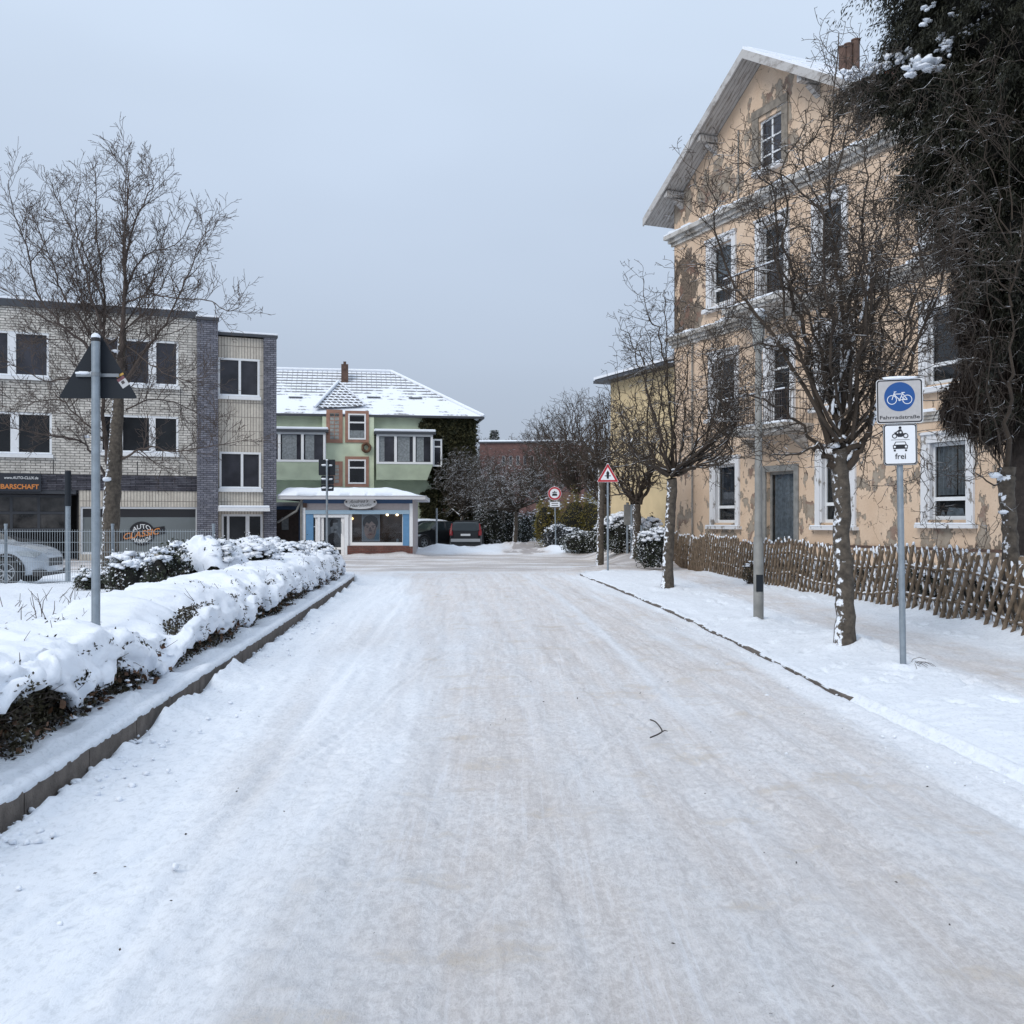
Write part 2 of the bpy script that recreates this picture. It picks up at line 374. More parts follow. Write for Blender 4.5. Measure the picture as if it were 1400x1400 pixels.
    for bx_, by_, bw_ in ((3.93,12.1,.22),(4.0,10.5,.12),(3.69,15.3,.18),(3.39,22.4,.26),(2.83,30.2,.15),(2.85,33.1,.2)):
        qd = np.sqrt((X-bx_)**2+(Y-by_)**2)/bw_; Z = Z+.05*np.exp(-(qd-.9)**2*2.2)*(1+.6*fbm(X*6,Y*6,2,int(by_*10)))
    # --- dirt attribute: traffic-worn, gritted snow
    dirt = np.where(isroad, sst(.10, .46, t+.16*fbm(Ux*.9, V*.12, 3, 101))*(1-.75*sst(.84, .98, t+.10*fbm(Ux*2, V*.15, 3, 102)))*(.80+.24*sst(-.4,.4,fbm(Ux*3.5, V*.10, 3, 106))), 0)
    dirt = dirt*(1-.55*np.exp(-((dr-1.55)/.10)**2)*sst(5, 9, Y))
    dirt = np.where(isS, path*.78*(1-sst(31, 33, Y))*(.75+.4*sst(-.4,.4,fbm(X*3,Y*.8,3,107))), dirt)
    crd = cr*(1-far)*sst(-.7, .5, fbm(X*.25, Y*1.3, 3, 104)+.35)
    lane = sst(47, 49, Y)*(1-sst(57, 75, Y))*np.exp(-((X-(.6+(Y-50)*.03))/1.1)**4)*(.5+.9*sst(-.3, .3, fbm(X*2, Y*.7, 3, 105)))
    dirt = np.where((Y > 31) & (X < 6.2), np.maximum(dirt*(1-cr), np.maximum(crd*1.45, lane*2.0)), dirt)
    wear = sst(.35, .75, fbm(Ux*4, V*.5, 4, 103)+.15)*isroad
    idx = np.arange(nY*nX).reshape(nY, nX)
    F = np.stack([idx[:-1, :-1], idx[:-1, 1:], idx[1:, 1:], idx[1:, :-1]], -1).reshape(-1, 4)
    me = mesh_np('ground', np.stack([X, Y, Z], -1).reshape(-1, 3), F, [ground_mat()], True)
    a = me.attributes.new('dirt', 'FLOAT', 'POINT'); a.data.foreach_set('value', dirt.ravel().astype(np.float32))
    a = me.attributes.new('wear', 'FLOAT', 'POINT'); a.data.foreach_set('value', wear.ravel().astype(np.float32))
    o = link('ground', me); tag(o, kind='structure'); o['label'] = 'snow covered ground with packed gritty road and footway'
    return o

def ground_mat():
    m, t, b = newmat('packed_snow'); N = t.nodes.new; L = t.links.new
    tc = N('ShaderNodeTexCoord'); at_ = N('ShaderNodeAttribute'); at_.attribute_name = 'dirt'; aw = N('ShaderNodeAttribute'); aw.attribute_name = 'wear'
    def noise(sc, det, vec=(1,1,1), rough=.6):
        mp = N('ShaderNodeMapping'); mp.inputs['Scale'].default_value = vec; mp.inputs['Rotation'].default_value = (0, 0, R(-3.3)); L(tc.outputs['Object'], mp.inputs[0])
        n = N('ShaderNodeTexNoise'); n.inputs['Scale'].default_value = sc; n.inputs['Detail'].default_value = det; n.inputs['Roughness'].default_value = rough; L(mp.outputs[0], n.inputs['Vector']); return n.outputs[0]
    def rng_(s, a, b_, c=0, d=1):
        r = N('ShaderNodeMapRange'); r.inputs[1].default_value = a; r.inputs[2].default_value = b_; r.inputs[3].default_value = c; r.inputs[4].default_value = d; r.interpolation_type = 'SMOOTHSTEP'; L(s, r.inputs[0]); return r.outputs[0]
    def mth(op, a, b_):
        q = N('ShaderNodeMath'); q.operation = op
        for i, x in enumerate((a, b_)):
            if isinstance(x, (int, float)): q.inputs[i].default_value = x
            else: L(x, q.inputs[i])
        return q.outputs[0]
    def mixc(f, a, b_):
        q = N('ShaderNodeMix'); q.data_type = 'RGBA'; L(f, q.inputs[0])
        for i, x in ((6, a), (7, b_)):
            if isinstance(x, tuple): q.inputs[i].default_value = (*x, 1)
            else: L(x, q.inputs[i])
        return q.outputs[2]
    nf = noise(30, 8, (1, .55, 1), .75); nm = noise(2.2, 7, (1, .45, 1)); ng = noise(95, 5, (1, .6, 1), .85); nb = noise(.9, 4, (1, .6, 1))
    # packed snow with grit: pinkish grey
    worn = mixc(rng_(nf, .38, .62), (.62, .585, .57), (.83, .80, .79))
    worn = mixc(rng_(nm, .40, .68, 0, .45), worn, (.66, .63, .62))
    worn = mixc(rng_(ng, .30, .50, .55, 0), worn, (.40, .36, .34))
    fine = noise(5.0, 6, (4.0, .12, 1), .75); worn = mixc(rng_(fine, .52, .66, 0, .5), worn, (.86, .86, .89)); worn = mixc(rng_(fine, .46, .34, 0, .35), worn, (.48, .44, .42))
    f = mth('MULTIPLY', at_.outputs['Fac'], rng_(nm, .25, .62, .62, 1.0))
    f = mth('MINIMUM', f, 1.0)
    clean = mixc(rng_(nf, .36, .52, 0, 1), (.66, .70, .75), (.78, .82, .875))
    col = mixc(f, clean, worn)
    # darker thin patches where the tarmac or grit shows
    over = rng_(at_.outputs['Fac'], 1.0, 1.7, 0, .8)
    col = mixc(mth('MULTIPLY', over, rng_(nf, .3, .6, .4, 1)), col, (.26, .225, .215))
    tan = mth('MULTIPLY', mth('MULTIPLY', rng_(noise(1.3, 6, (1, 1.6, 1)), .55, .66), rng_(nf, .36, .56)), rng_(at_.outputs['Fac'], .3, .8, 0, .38))
    col = mixc(tan, col, (.50, .40, .27))
    # fine grit specks
    v = N('ShaderNodeTexVoronoi'); v.inputs['Scale'].default_value = 26; L(tc.outputs['Object'], v.inputs['Vector'])
    sp = mth('MULTIPLY', rng_(v.outputs['Distance'], .05, .09, 1, 0), rng_(noise(6, 2), .58, .66))
    sp = mth('MULTIPLY', sp, rng_(at_.outputs['Fac'], .1, .5, .12, .9))
    col = mixc(sp, col, (.16, .13, .11))
    L(col, b.inputs['Base Color'])
    b.inputs['Specular IOR Level'].default_value = .3
    L(rng_(at_.outputs['Fac'], 0, 1, .7, .48), b.inputs['Roughness'])
    bh = mth('ADD', mth('MULTIPLY', nf, .7), mth('MULTIPLY', ng, .35))
    bp = N('ShaderNodeBump'); bp.inputs['Distance'].default_value = .022; L(bh, bp.inputs['Height'])
    L(rng_(at_.outputs['Fac'], 0, .6, .5, 1.0), bp.inputs['Strength']); L(bp.outputs[0], b.inputs['Normal'])
    return m
build_ground()

def kerb(name, label, xf, y0, y1, side, z0, z1, depth, ln=1.0):
    root = empty(name, (float(xf(y0)), y0, 0), 0, label, 'kerb')
    ys = np.arange(y0, y1, ln); n = 0
    for y in ys:
        mb = MB(); ye = min(y+ln-.014, y1); sub = np.linspace(y, ye, 4)
        for a, b_ in zip(sub[:-1], sub[1:]):
            xa, xb = float(xf(a)), float(xf(b_)); ox, oy = root.location.x, root.location.y
            P = [(xa-ox, a-oy), (xb-ox, b_-oy), (xb+side*depth-ox, b_-oy), (xa+side*depth-ox, a-oy)]
            mb.prism([(p[0], p[1], z0) for p in P], (0, 0, z1-z0))
        mb.build('kerb_stone', M['concrete'], root)
kerb('left_kerb'[5:]+'_row', 'tall dark concrete kerb in front of the snowy hedge', xl, 1.5, 28.6, -1, -.05, .155, .10)
kerb('kerb_row', 'low dark kerb edge between the road and the snowy tree verge', xr, 9.0, 30.0, 1, -.05, .050, .05)
# ------------------------------------------------------------------ branches
class Br:
    def __init__(s): s.d = {}
    def add(s, pts, rad, sides):
        s.d.setdefault((len(pts), sides), []).append(([tuple(p) for p in pts], list(rad)))
    def build(s, name, mat, parent, origin=(0,0,0)):
        Vs = []; Fs = []; base = 0
        for (n, k), lst in s.d.items():
            P = np.array([a for a, _ in lst])-np.array(origin); Rr = np.array([b for _, b in lst])
            T = np.gradient(P, axis=1); T /= np.linalg.norm(T, axis=2, keepdims=True)+1e-9
            ref = np.where(np.abs(T[:, :1, 2:3]) > .85, np.array([[[1., 0, 0]]]), np.array([[[0, 0, 1.]]]))
            A = np.cross(T, np.broadcast_to(ref, T.shape)); A /= np.linalg.norm(A, axis=2, keepdims=True)+1e-9
            B = np.cross(T, A)
            ang = np.arange(k)*2*np.pi/k
            ring = P[:, :, None, :]+Rr[:, :, None, None]*(A[:, :, None, :]*np.cos(ang)[None, None, :, None]+B[:, :, None, :]*np.sin(ang)[None, None, :, None])
            m = len(lst); Vs.append(ring.reshape(-1, 3))
            idx = np.arange(m*n*k).reshape(m, n, k); nx = np.roll(idx, -1, axis=2)
            F = np.stack([idx[:, :-1], nx[:, :-1], nx[:, 1:], idx[:, 1:]], -1).reshape(-1, 4)+base
            Fs.append(F[:, ::-1]); base += m*n*k
        me = mesh_np(name, np.concatenate(Vs), np.concatenate(Fs), [mat], True)
        return link(name, me, parent)

def sides(r): return 10 if r > .09 else 6 if r > .03 else 4 if r > .012 else 3
def rvec(rr): return Vector((rr.gauss(0,1), rr.gauss(0,1), rr.gauss(0,1)))
def smooth_poly(pts, n):
    """Catmull-Rom resample"""
    P = [Vector(p) for p in pts]; P = [P[0]*2-P[1]]+P+[P[-1]*2-P[-2]]; o = []
    m = len(P)-3
    for i in range(n+1):
        f = i/n*m; k = min(int(f), m-1); u = f-k; a, b, c, d = P[k:k+4]
        o.append(.5*((2*b)+(c-a)*u+(2*a-5*b+4*c-d)*u*u+(-a+3*b-3*c+d)*u*u*u))
    return o
def sprout(br, pts, rad, lv, P, rr):
    """side branches along a polyline, recursively"""
    if lv >= len(P['n']): return
    L_ = sum((pts[i+1]-pts[i]).length for i in range(len(pts)-1))
    nb = P['n'][lv]; nb = max(1, int(round(nb*L_ if P.get('per_m') else nb)))
    t0 = P.get('t0', .25) if lv == 0 else .12
    for i in range(nb):
        t = t0+(1-t0)*((i+rr.random())/nb); f = t*(len(pts)-1); k = min(int(f), len(pts)-2); u = f-k
        p = pts[k].lerp(pts[k+1], u); r = rad[k]*(1-u)+rad[k+1]*u; T = (pts[k+1]-pts[k]).normalized()
        q = rvec(rr); q = (q-T*q.dot(T)).normalized()
        ang = R(P['ang'][lv]+rr.uniform(-15, 15))
        dr = (T*math.cos(ang)+q*math.sin(ang)); dr.z += P['up'][lv]; dr.normalize()
        ln = P['len'][lv]*rr.uniform(.5, 1.15)*(1-P.get('tap', .5)*t)
        ns = P['seg'][lv]; r0 = min(r*.75, P['rad'][lv]*rr.uniform(.7, 1.2)); q_ = [p]; rl = [r0]
        for s_ in range(ns):
            dr = (dr+rvec(rr)*P['wob'][lv]+Vector((0, 0, P['trop'][lv]))).normalized()
            q_.append(q_[-1]+dr*ln/ns); rl.append(max(r0*(1-(s_+1)/ns*.75), P['rmin']))
        br.add(q_, rl, sides(r0)); sprout(br, q_, rl, lv+1, P, rr)

def make_tree(name, label, base, leaders, P, seed, group=None, cat='tree', barkm='bark', twigm='twig', trunk=None, forks=(), flare=1.25):
    """leaders: list of (points, r0, r1). trunk: (points, radii)"""
    rr = random.Random(seed); root = empty(name, base, 0, label, cat, group); o = tuple(base)
    tb = Br()
    if trunk:
        tp, tr = trunk; pts = smooth_poly(tp, 24); rad = [np.interp(i/24, np.linspace(0, 1, len(tr)), tr) for i in range(25)]
        for i in range(4): rad[i] *= 1+(flare-1)*(1-i/4)
        rad = [r*(1+rr.uniform(-.05, .05)) for r in rad]
        tb.add([p+rvec(rr)*.008 for p in pts], rad, 14)
    tb.build('trunk', M[barkm], root, o)
    cb = Br()
    for lp, r0, r1 in leaders:
        n = max(6, len(lp)*4); pts = [p+rvec(rr)*P.get('lw', .02) for p in smooth_poly(lp, n)]; pts[0] = Vector(lp[0])
        rad = [max(r0+(r1-r0)*(i/n)**.62, P['rmin']) for i in range(n+1)]
        cb.add(pts, rad, sides(r0)); sprout(cb, pts, rad, 0, P, rr)
    cb.build('crown', M[twigm], root, o)
    if forks:
        sb = MB()
        for i, (c, r) in enumerate(forks): sb.blob(Vector(c)-Vector(o), (r*1.2, r, r*.55), seed=seed+i, n=6, m=9)
        sb.build('snow_clump', M['snow'], root)
    return root
def fan(fork, center, radii, n, rr, r0=.04, r1=.006, bow=.35, lowz=-.2, start=.1):
    """leaders from a fork out to the surface of an ellipsoid"""
    o = []; F = Vector(fork); C = Vector(center)
    for i in range(n):
        while True:
            d = rvec(rr).normalized()
            if d.z > lowz: break
        E = C+Vector((d.x*radii[0], d.y*radii[1], d.z*radii[2]))*rr.uniform(.72, 1.0)
        s = F+Vector((rr.uniform(-1,1), rr.uniform(-1,1), rr.uniform(0,1)))*start
        m = s.lerp(E, .45); dx = (E-s); m.x += dx.x*bow*.35; m.y += dx.y*bow*.35; m.z -= bow*dx.z*.12
        m += rvec(rr)*.06*dx.length
        q = s.lerp(E, .75)+rvec(rr)*.05*dx.length; q.z += .02*dx.length
        r = r0*rr.uniform(.6, 1.2); o.append(([s, m, q, E], r, r1))
    return o

# ---- left street tree
Yd = 24.0; rr = random.Random(3)
def pl(lst, Y0, dy): 
    n = len(lst); return [at(x, y, Y0+dy*(i/(n-1))) for i, (x, y) in enumerate(lst)]
ld = []
spec = [([(150,640),(143,590),(140,540),(141,470),(142,400),(134,340),(131,275),(131,235)], .12, .008, 1.2),
 ([(160,600),(163,520),(168,450),(171,380),(168,340),(176,275),(173,220)], .17, .008, -.3),
 ([(140,505),(110,465),(80,440),(50,400),(38,340),(22,300),(10,245)], .09, .007, -1.2),
 ([(142,480),(112,440),(85,400),(72,360),(58,325),(44,290)], .07, .007, 1.6),
 ([(172,520),(205,470),(225,445),(250,390),(272,335),(290,298)], .08, .007, -1.0),
 ([(171,405),(182,372),(205,345),(240,335),(262,300)], .06, .006, 1.5),
 ([(172,415),(200,402),(240,408),(285,410),(312,425),(330,418)], .045, .006, -1.4),
 ([(145,655),(125,620),(108,602),(60,594),(20,585),(-10,572)], .07, .008, -1.5),
 ([(166,628),(200,612),(240,617),(285,610),(345,600)], .055, .006, -1.3),
 ([(140,600),(100,562),(80,547),(40,552),(0,565)], .05, .006, 1.4),
 ([(171,360),(185,300),(205,262),(213,232)], .06, .006, .8),
 ([(140,450),(118,380),(104,310),(108,250)], .06, .006, -.8),
 ([(142,420),(120,350),(90,300),(68,250)], .05, .006, 1.0),
 ([(172,560),(215,545),(260,560),(300,585)], .04, .005, 1.2),
 ([(168,470),(210,500),(250,520),(285,515)], .04, .005, -1.5),
 ([(141,520),(105,515),(62,520),(20,500),(-5,505)], .045, .006, -1.0),
 ([(100,450),(60,435),(20,405),(-15,380)], .04, .006, .5),
 ([(140,560),(120,530),(95,470),(60,465),(25,470)], .04, .005, 1.9)]
for p, a, b_, dy in spec: ld.append((pl(p, Yd, dy), a, b_))
PD = dict(n=[6.0, 7.5, 8.0], per_m=True, len=[1.25, .55, .24], ang=[52, 48, 42], up=[.22, .18, .1], trop=[.06, .05, .02], wob=[.10, .12, .14], seg=[6, 4, 2], rad=[.013, .0085, .0062], rmin=.0048, lw=.015, t0=.10, tap=.45)
for _k in range(7):
    _t = rr.random(); _s = [(168,450),(150,470),(142,500),(171,400),(160,560)][_k % 5]; _a = R(-58+116*(_k+.5)/7+rr.uniform(-4,4)); _l = rr.uniform(150,215)*(1-.15*abs(math.sin(_a)))
    _e = (_s[0]+math.sin(_a)*_l*.72, _s[1]-math.cos(_a)*_l); _m = (_s[0]+math.sin(_a)*_l*.42, _s[1]-math.cos(_a)*_l*.42); spec_dy = rr.uniform(-2,2); ld.append((pl([_s, _m, _e], Yd, spec_dy), .05, .006))
ld = [(p, a*.55, .007) for p, a, b_ in ld]
make_tree('street_tree', 'tall bare tree with spreading crown in front of the beige brick building', (at(150,805,Yd).x, Yd, .1), ld, PD, 3, 
   trunk=([at(150,812,Yd), at(151,740,Yd), at(153,680,Yd), at(158,610,Yd), at(163,520,Yd), at(168,450,Yd)], [.225,.205,.195,.16,.11,.085]), twigm='twig_clean',
   forks=[(at(118,597,Yd-.6), .06), (at(158,480,Yd-.2), .07), (at(146,655,Yd-.2), .09)])

# ---- right verge trees
def verge_tree(px, py, label, seed, trunk_px, r, fork_px, cpx, rad, n, P, extra=(), forks=(), r0=.028, lowz=-.25, bow=.35, Yoff=0, twigm='twig', start=.12):
    rr = random.Random(seed); b_ = gnd(px, py, .065); Y = b_.y
    tp = [at(x, y, Y) for x, y in trunk_px]; tp[0].z = -.1
    C = at(cpx[0], cpx[1], Y+Yoff)
    ls = fan(at(*fork_px, Y), C, rad, n, rr, r0=r0, lowz=lowz, bow=bow, start=start)
    for q, a, c, dy in extra: ls.append((pl(q, Y, dy), a*.78, min(c,.006)))
    return make_tree('street_tree', label, (b_.x, b_.y, .1), ls, P, seed, group='pollarded trees on the right verge', trunk=(tp, r), forks=[(at(x, y, Y-.05), q) for x, y, q in forks], twigm=twigm)
PB = dict(n=[7.5, 9, 10], per_m=True, len=[.95, .40, .12], ang=[62, 60, 60], up=[.05, .03, .0], trop=[.015, .0, .0], wob=[.2, .24, .25], seg=[7, 5, 2], rad=[.009, .0058, .0048], rmin=.0032, lw=.03, t0=.15, tap=.4)
PA = dict(PB); PA.update(n=[4.6, 5.6, 6], len=[.95, .42, .15], rmin=.0048)
verge_tree(1155, 892, 'bare gnarled tree beside the blue bicycle sign with snow on its trunk', 11,
   [(1156,892),(1155,830),(1152,760),(1151,700),(1149,640),(1148,612)], [.115,.108,.10,.095,.10,.09], (1148,610), (1150,345), (1.72,1.4,2.2), 19, PB,
   extra=[([(1150,620),(1140,560),(1160,490),(1185,410),(1192,330),(1200,220)], .06, .01, -.2), ([(1135,612),(1112,510),(1092,430),(1076,350),(1072,250),(1105,150)], .055, .008, .3),
          ([(1155,620),(1190,585),(1205,500),(1215,390),(1235,270)], .06, .008, -.4), ([(1148,600),(1152,470),(1142,350),(1132,250),(1150,40)], .055, .006, .2),
          ([(1145,640),(1120,612),(1112,608)], .08, .05, 0), ([(1125,610),(1075,565),(1020,535),(982,520)], .03, .005, .3), ([(1150,640),(1178,608),(1195,580),(1200,540)], .08, .03, -.1),
          ([(1112,500),(1060,470),(1010,480),(965,500)], .02, .005, -.4), ([(1085,400),(1040,370),(1000,400)], .02, .005, .2), ([(1130,300),(1060,230),(1010,240)], .02, .005, -.3),
          ([(1140,250),(1170,150),(1205,90)], .02, .004, .3), ([(1120,612),(1060,620),(1010,612)], .02, .004, -.2), ([(1200,560),(1250,620),(1270,690)], .015, .004, .1)],
   forks=[(1140,609,.06),(1150,598,.06),(1188,570,.04)],
   bow=.1)
verge_tree(912, 808, 'slender bare tree with fan shaped crown left of the concrete lamp post', 12,
   [(912,808),(914,750),(917,700),(919,655)], [.135,.115,.11,.115], (919,652), (930,525), (1.95,1.6,2.0), 34, PA, forks=[(911,650,.04),(921,642,.05)], r0=.032, lowz=-.45, bow=.75,
   extra=[([(919,640),(915,560),(905,470),(885,430),(876,378)], .05, .006, .2), ([(922,640),(915,540),(910,430),(908,395)], .04, .006, -.2)])
PC = dict(PA); PC.update(n=[3.2, 3.5, 4], len=[.9, .42, .17], rad=[.014, .009, .0065], rmin=.0045)
verge_tree(820, 777, 'thin trunked bare tree just behind the red triangular warning sign', 13,
   [(820,777),(821,720),(822,670),(822,630)], [.12,.11,.11,.11], (822,640), (815,605), (1.9,1.6,1.75), 26, PC, r0=.035, lowz=-.3)
tB = [o for o in COL.objects if o.get('label','').startswith('bare gnarled tree')][0]
mb = MB(); rr = random.Random(17); YB = gnd(1155,892,.065).y
for q, dy, r in (([(1150,620),(1140,560),(1160,490),(1185,410),(1192,330)],-.2,.024),([(1150,640),(1178,608),(1195,580),(1200,540)],-.1,.022),([(1148,600),(1152,470),(1142,380)],.2,.02),([(1135,612),(1112,510),(1092,430)],.3,.018)):
    P_ = smooth_poly(pl(q, YB, dy), 60); i = 2
    while i < 55:
        k = rr.randint(2, 6)
        seg = [P_[j]+Vector((-.022, -.026, .012))-Vector(tB.location) for j in range(i, min(i+k+1, 59))]
        rad = [r*rr.uniform(.6, 1.15) for _ in seg]; rad[0] *= .4; rad[-1] *= .4
        mb.tube(seg, rad, 7); i += k+rr.randint(0, 3)
mb.build('snow_strip', M['snow'], tB)
# a neighbouring tree just outside the left edge whose twig tips reach into the view
rr = random.Random(44)
base = Vector((-6.6, 8.2, .2)); tp = [base, base+Vector((0,0,2)), base+Vector((.1,.1,3.6))]
ls = fan(tp[-1], base+Vector((0,0,5.6)), (1.9,1.6,1.8), 12, rr, r0=.04, lowz=-.4)
ls.append(([tp[-1], Vector((-5.4,8,4.4)), Vector((-4.6,7.9,4.65)), Vector((-4.0,7.8,4.76))], .02, .003)); ls.append(([tp[-1], Vector((-5.5,8,4.9)), Vector((-4.6,7.9,5.35)), Vector((-3.95,7.8,5.5))], .02, .003))
make_tree('street_tree', 'bare tree whose twig tips reach in at the far left edge', tuple(base), ls, dict(PA, n=[2, 2.2, 2], len=[.45,.2,.1]), 44, trunk=(tp, [.14,.12,.1]))

# ---- tall bare shrub-tree behind the lattice fence, long arching branches
rr = random.Random(21); b0 = Vector((6.75, 13.6, .15)); Yf = 13.6
tp = [b0, at(1378,700,Yf), at(1376,640,Yf)]
ls = []
for q, a, c, dy in [([(1376,640),(1380,540),(1384,440),(1382,300)], .07, .02, .1), ([(1376,650),(1345,600),(1335,520),(1330,430),(1325,330)], .03, .006, -.5), ([(1376,640),(1352,520),(1350,420),(1345,320)], .03, .006, .3),
    ([(1372,660),(1330,640),(1322,560),(1318,480)], .02, .005, -.3), ([(1382,420),(1330,390),(1280,420),(1230,440),(1200,470)], .02, .004, -.8), ([(1382,400),(1320,330),(1250,370),(1190,430)], .02, .004, .2),
    ([(1382,340),(1330,250),(1270,200),(1215,240)], .022, .004, -.7), ([(1382,320),(1340,180),(1290,110),(1240,130)], .022, .004, -.3), ([(1382,360),(1340,300),(1270,290),(1205,330)], .018, .004, -1.1),
    ([(1384,300),(1370,150),(1360,60)], .02, .004, -.2), ([(1384,420),(1400,300),(1420,180)], .03, .01, -.5), ([(1420,260),(1360,200),(1300,160),(1250,230)], .02, .004, -1.0),
    ([(1420,420),(1360,370),(1300,350),(1225,400)], .02, .004, -1.2), ([(1420,520),(1360,500),(1310,480)], .012, .004, -1.3), ([(1420,580),(1370,570),(1310,560)], .012, .004, -1.2),
    ([(1380,660),(1360,720),(1340,760)], .01, .004, -.4), ([(1376,640),(1340,650),(1310,640)], .012, .004, -.4), ([(1420,100),(1370,80),(1330,95),(1290,150)], .016, .004, -.9), ([(1420,200),(1380,160),(1330,180),(1270,270)], .016, .004, -1.1)]:
    ls.append((pl(q, Yf, dy), a*.62, min(c,.006)))
make_tree('garden_tree', 'bare bushy tree with long arching branches behind the lattice fence', tuple(b0), ls, dict(PA, n=[4.5, 5, 5], len=[.8,.35,.13], rmin=.003, rad=[.007,.005,.004]), 21,
   trunk=(tp, [.11,.10,.12]), forks=[(at(1360,650,Yf-.1), .07), (at(1372,700,Yf-.1), .05)], twigm='twig')
# ------------------------------------------------------------------ foliage
def leafmat(name, c1, c2, snow=None, rough=.6):
    m, t, b = newmat(name); N = t.nodes.new; L = t.links.new; b.inputs['Roughness'].default_value = rough; b.inputs['Specular IOR Level'].default_value = .3
    tc = N('ShaderNodeTexCoord'); n = N('ShaderNodeTexNoise'); n.inputs['Scale'].default_value = 6; n.inputs['Detail'].default_value = 4; L(tc.outputs['Object'], n.inputs['Vector'])
    r = N('ShaderNodeValToRGB'); r.color_ramp.elements[0].position = .38; r.color_ramp.elements[1].position = .62
    r.color_ramp.elements[0].color = (*c1, 1); r.color_ramp.elements[1].color = (*c2, 1); L(n.outputs[0], r.inputs[0])
    s = r.outputs[0]
    if snow: s = add_snow(t, b, s, c1, snow)
    L(s, b.inputs['Base Color']); return m
M['leaf_dark'] = leafmat('leaf_dark', (.016,.022,.015), (.042,.05,.028), (.50,.85,.1,4))
M['leaf_blue'] = leafmat('leaf_blue', (.03,.036,.045), (.06,.07,.075), (.62,.95,.1,5))
M['leaf_olive'] = leafmat('leaf_olive', (.12,.11,.025), (.22,.17,.04), (.95,1.2,.1,5))
M['leaf_ivy'] = leafmat('leaf_ivy', (.025,.03,.014), (.07,.065,.03))
M['leaf_hedge'] = leafmat('leaf_hedge', (.022,.015,.011), (.055,.048,.024), (1.05,1.3,0,5))
M['leaf_brown'] = leafmat('leaf_brown', (.10,.05,.03), (.16,.09,.05))
M['needle'] = leafmat('needle', (.008,.009,.006), (.026,.027,.015), (1.0,1.3,.0,1.6))
M['needle_brown'] = leafmat('needle_brown', (.018,.012,.009), (.045,.032,.024), (1.3,1.5,.0,1.4))
def leaf_quads(P, L_, W, dirs=None, rg=rng, fold=.0):
    """P (n,3) -> quads of length L_, width W; dirs optional (n,3) main axis"""
    n = len(P)
    a = rg.normal(size=(n, 3)) if dirs is None else dirs
    a = a/np.linalg.norm(a, axis=1, keepdims=True); q = rg.normal(size=(n, 3)); b = np.cross(a, q); b /= np.linalg.norm(b, axis=1, keepdims=True)
    l = (L_*rg.uniform(.6, 1.3, n))[:, None]; w = (W*rg.uniform(.6, 1.3, n))[:, None]
    V = np.stack([P, P+a*l*.5+b*w*.5, P+a*l, P+a*l*.5-b*w*.5], 1)
    return V.reshape(-1, 3), np.arange(n*4).reshape(-1, 4)
def ell_points(n, c, r, shell=.55, rg=rng, lump=.25, seed=1):
    d = rg.normal(size=(n, 3)); d /= np.linalg.norm(d, axis=1, keepdims=True)
    rad = rg.uniform(shell**3, 1, n)**(1/3)
    k = 1+lump*fbm(d[:,0]*2.2+seed*3.1, d[:,1]*2.2+d[:,2]*1.7, 3, seed)
    return np.array(c)+d*np.array(r)*(rad*k)[:, None]
def shrub(name, label, base, lobes, mat, n=4000, leaf=(.07,.035), group=None, seed=1, snowblobs=40, snow_r=.12, stems=True, cat='shrub', shell=.55, coremat='dark'):
    rg = np.random.default_rng(seed); root = empty(name, base, 0, label, cat, group); base = np.array(base)
    Vs = []; tot = sum(l[1][0]*l[1][2]+l[1][1]*l[1][2] for l in lobes)
    for i, (c, r) in enumerate(lobes):
        k = int(n*(r[0]*r[2]+r[1]*r[2])/tot); Vs.append(ell_points(k, c, r, shell, rg, .3, seed+i))
    P = np.concatenate(Vs); P = P[P[:, 2] > .02]
    # thin out with noise so gaps appear
    g = fbm(P[:,0]*3.1+P[:,1]*1.3, P[:,2]*3.3, 2, seed+50); P = P[g > -.45]
    V, F = leaf_quads(P, leaf[0], leaf[1], rg=rg)
    link('foliage', mesh_np('foliage', V, F, [M[mat]]), root)
    if stems:
        br = Br(); rr = random.Random(seed)
        for c, r in lobes:
            for i in range(7):
                e_ = Vector(c)+Vector((rr.uniform(-.8,.8)*r[0], rr.uniform(-.8,.8)*r[1], rr.uniform(.0,.9)*r[2])); s0 = Vector((c[0]*.5+rr.uniform(-.1,.1), c[1]*.5, 0))
                br.add([s0, s0.lerp(e_, .5)+rvec(rr)*.06, e_], [.02, .012, .005], 5)
        br.build('stem', M['bark_dark'], root)
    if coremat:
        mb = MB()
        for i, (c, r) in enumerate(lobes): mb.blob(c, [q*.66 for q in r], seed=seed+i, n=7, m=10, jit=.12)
        mb.build('dark_filler', M['leaf_core'], root)  # dark solid filler added inside the leaves against see-through, not branches
    if snowblobs:
        mb = MB(); rr = random.Random(seed+5)
        for i in range(int(snowblobs*2.4)):
            c, r = rr.choice(lobes); a = rr.uniform(0, 6.28); q = rr.random()**.5*.9
            z = math.sqrt(max(0, 1-q*q)); k = snow_r*.62*rr.uniform(.3, 1.35)
            mb.blob((c[0]+r[0]*q*math.cos(a)*.98, c[1]+r[1]*q*math.sin(a)*.98, c[2]+r[2]*z*.97), (k*1.25*rr.uniform(.7,1.3), k*1.1*rr.uniform(.7,1.3), k*.6), seed=seed*99+i, n=5, m=8, jit=.5)
        mb.build('snow_cap', M['snow'], root)
    return root
M['leaf_core'] = simple('leaf_core', (.012,.012,.010), .95, var=.3, scale=6, bump=.8, bscale=18)

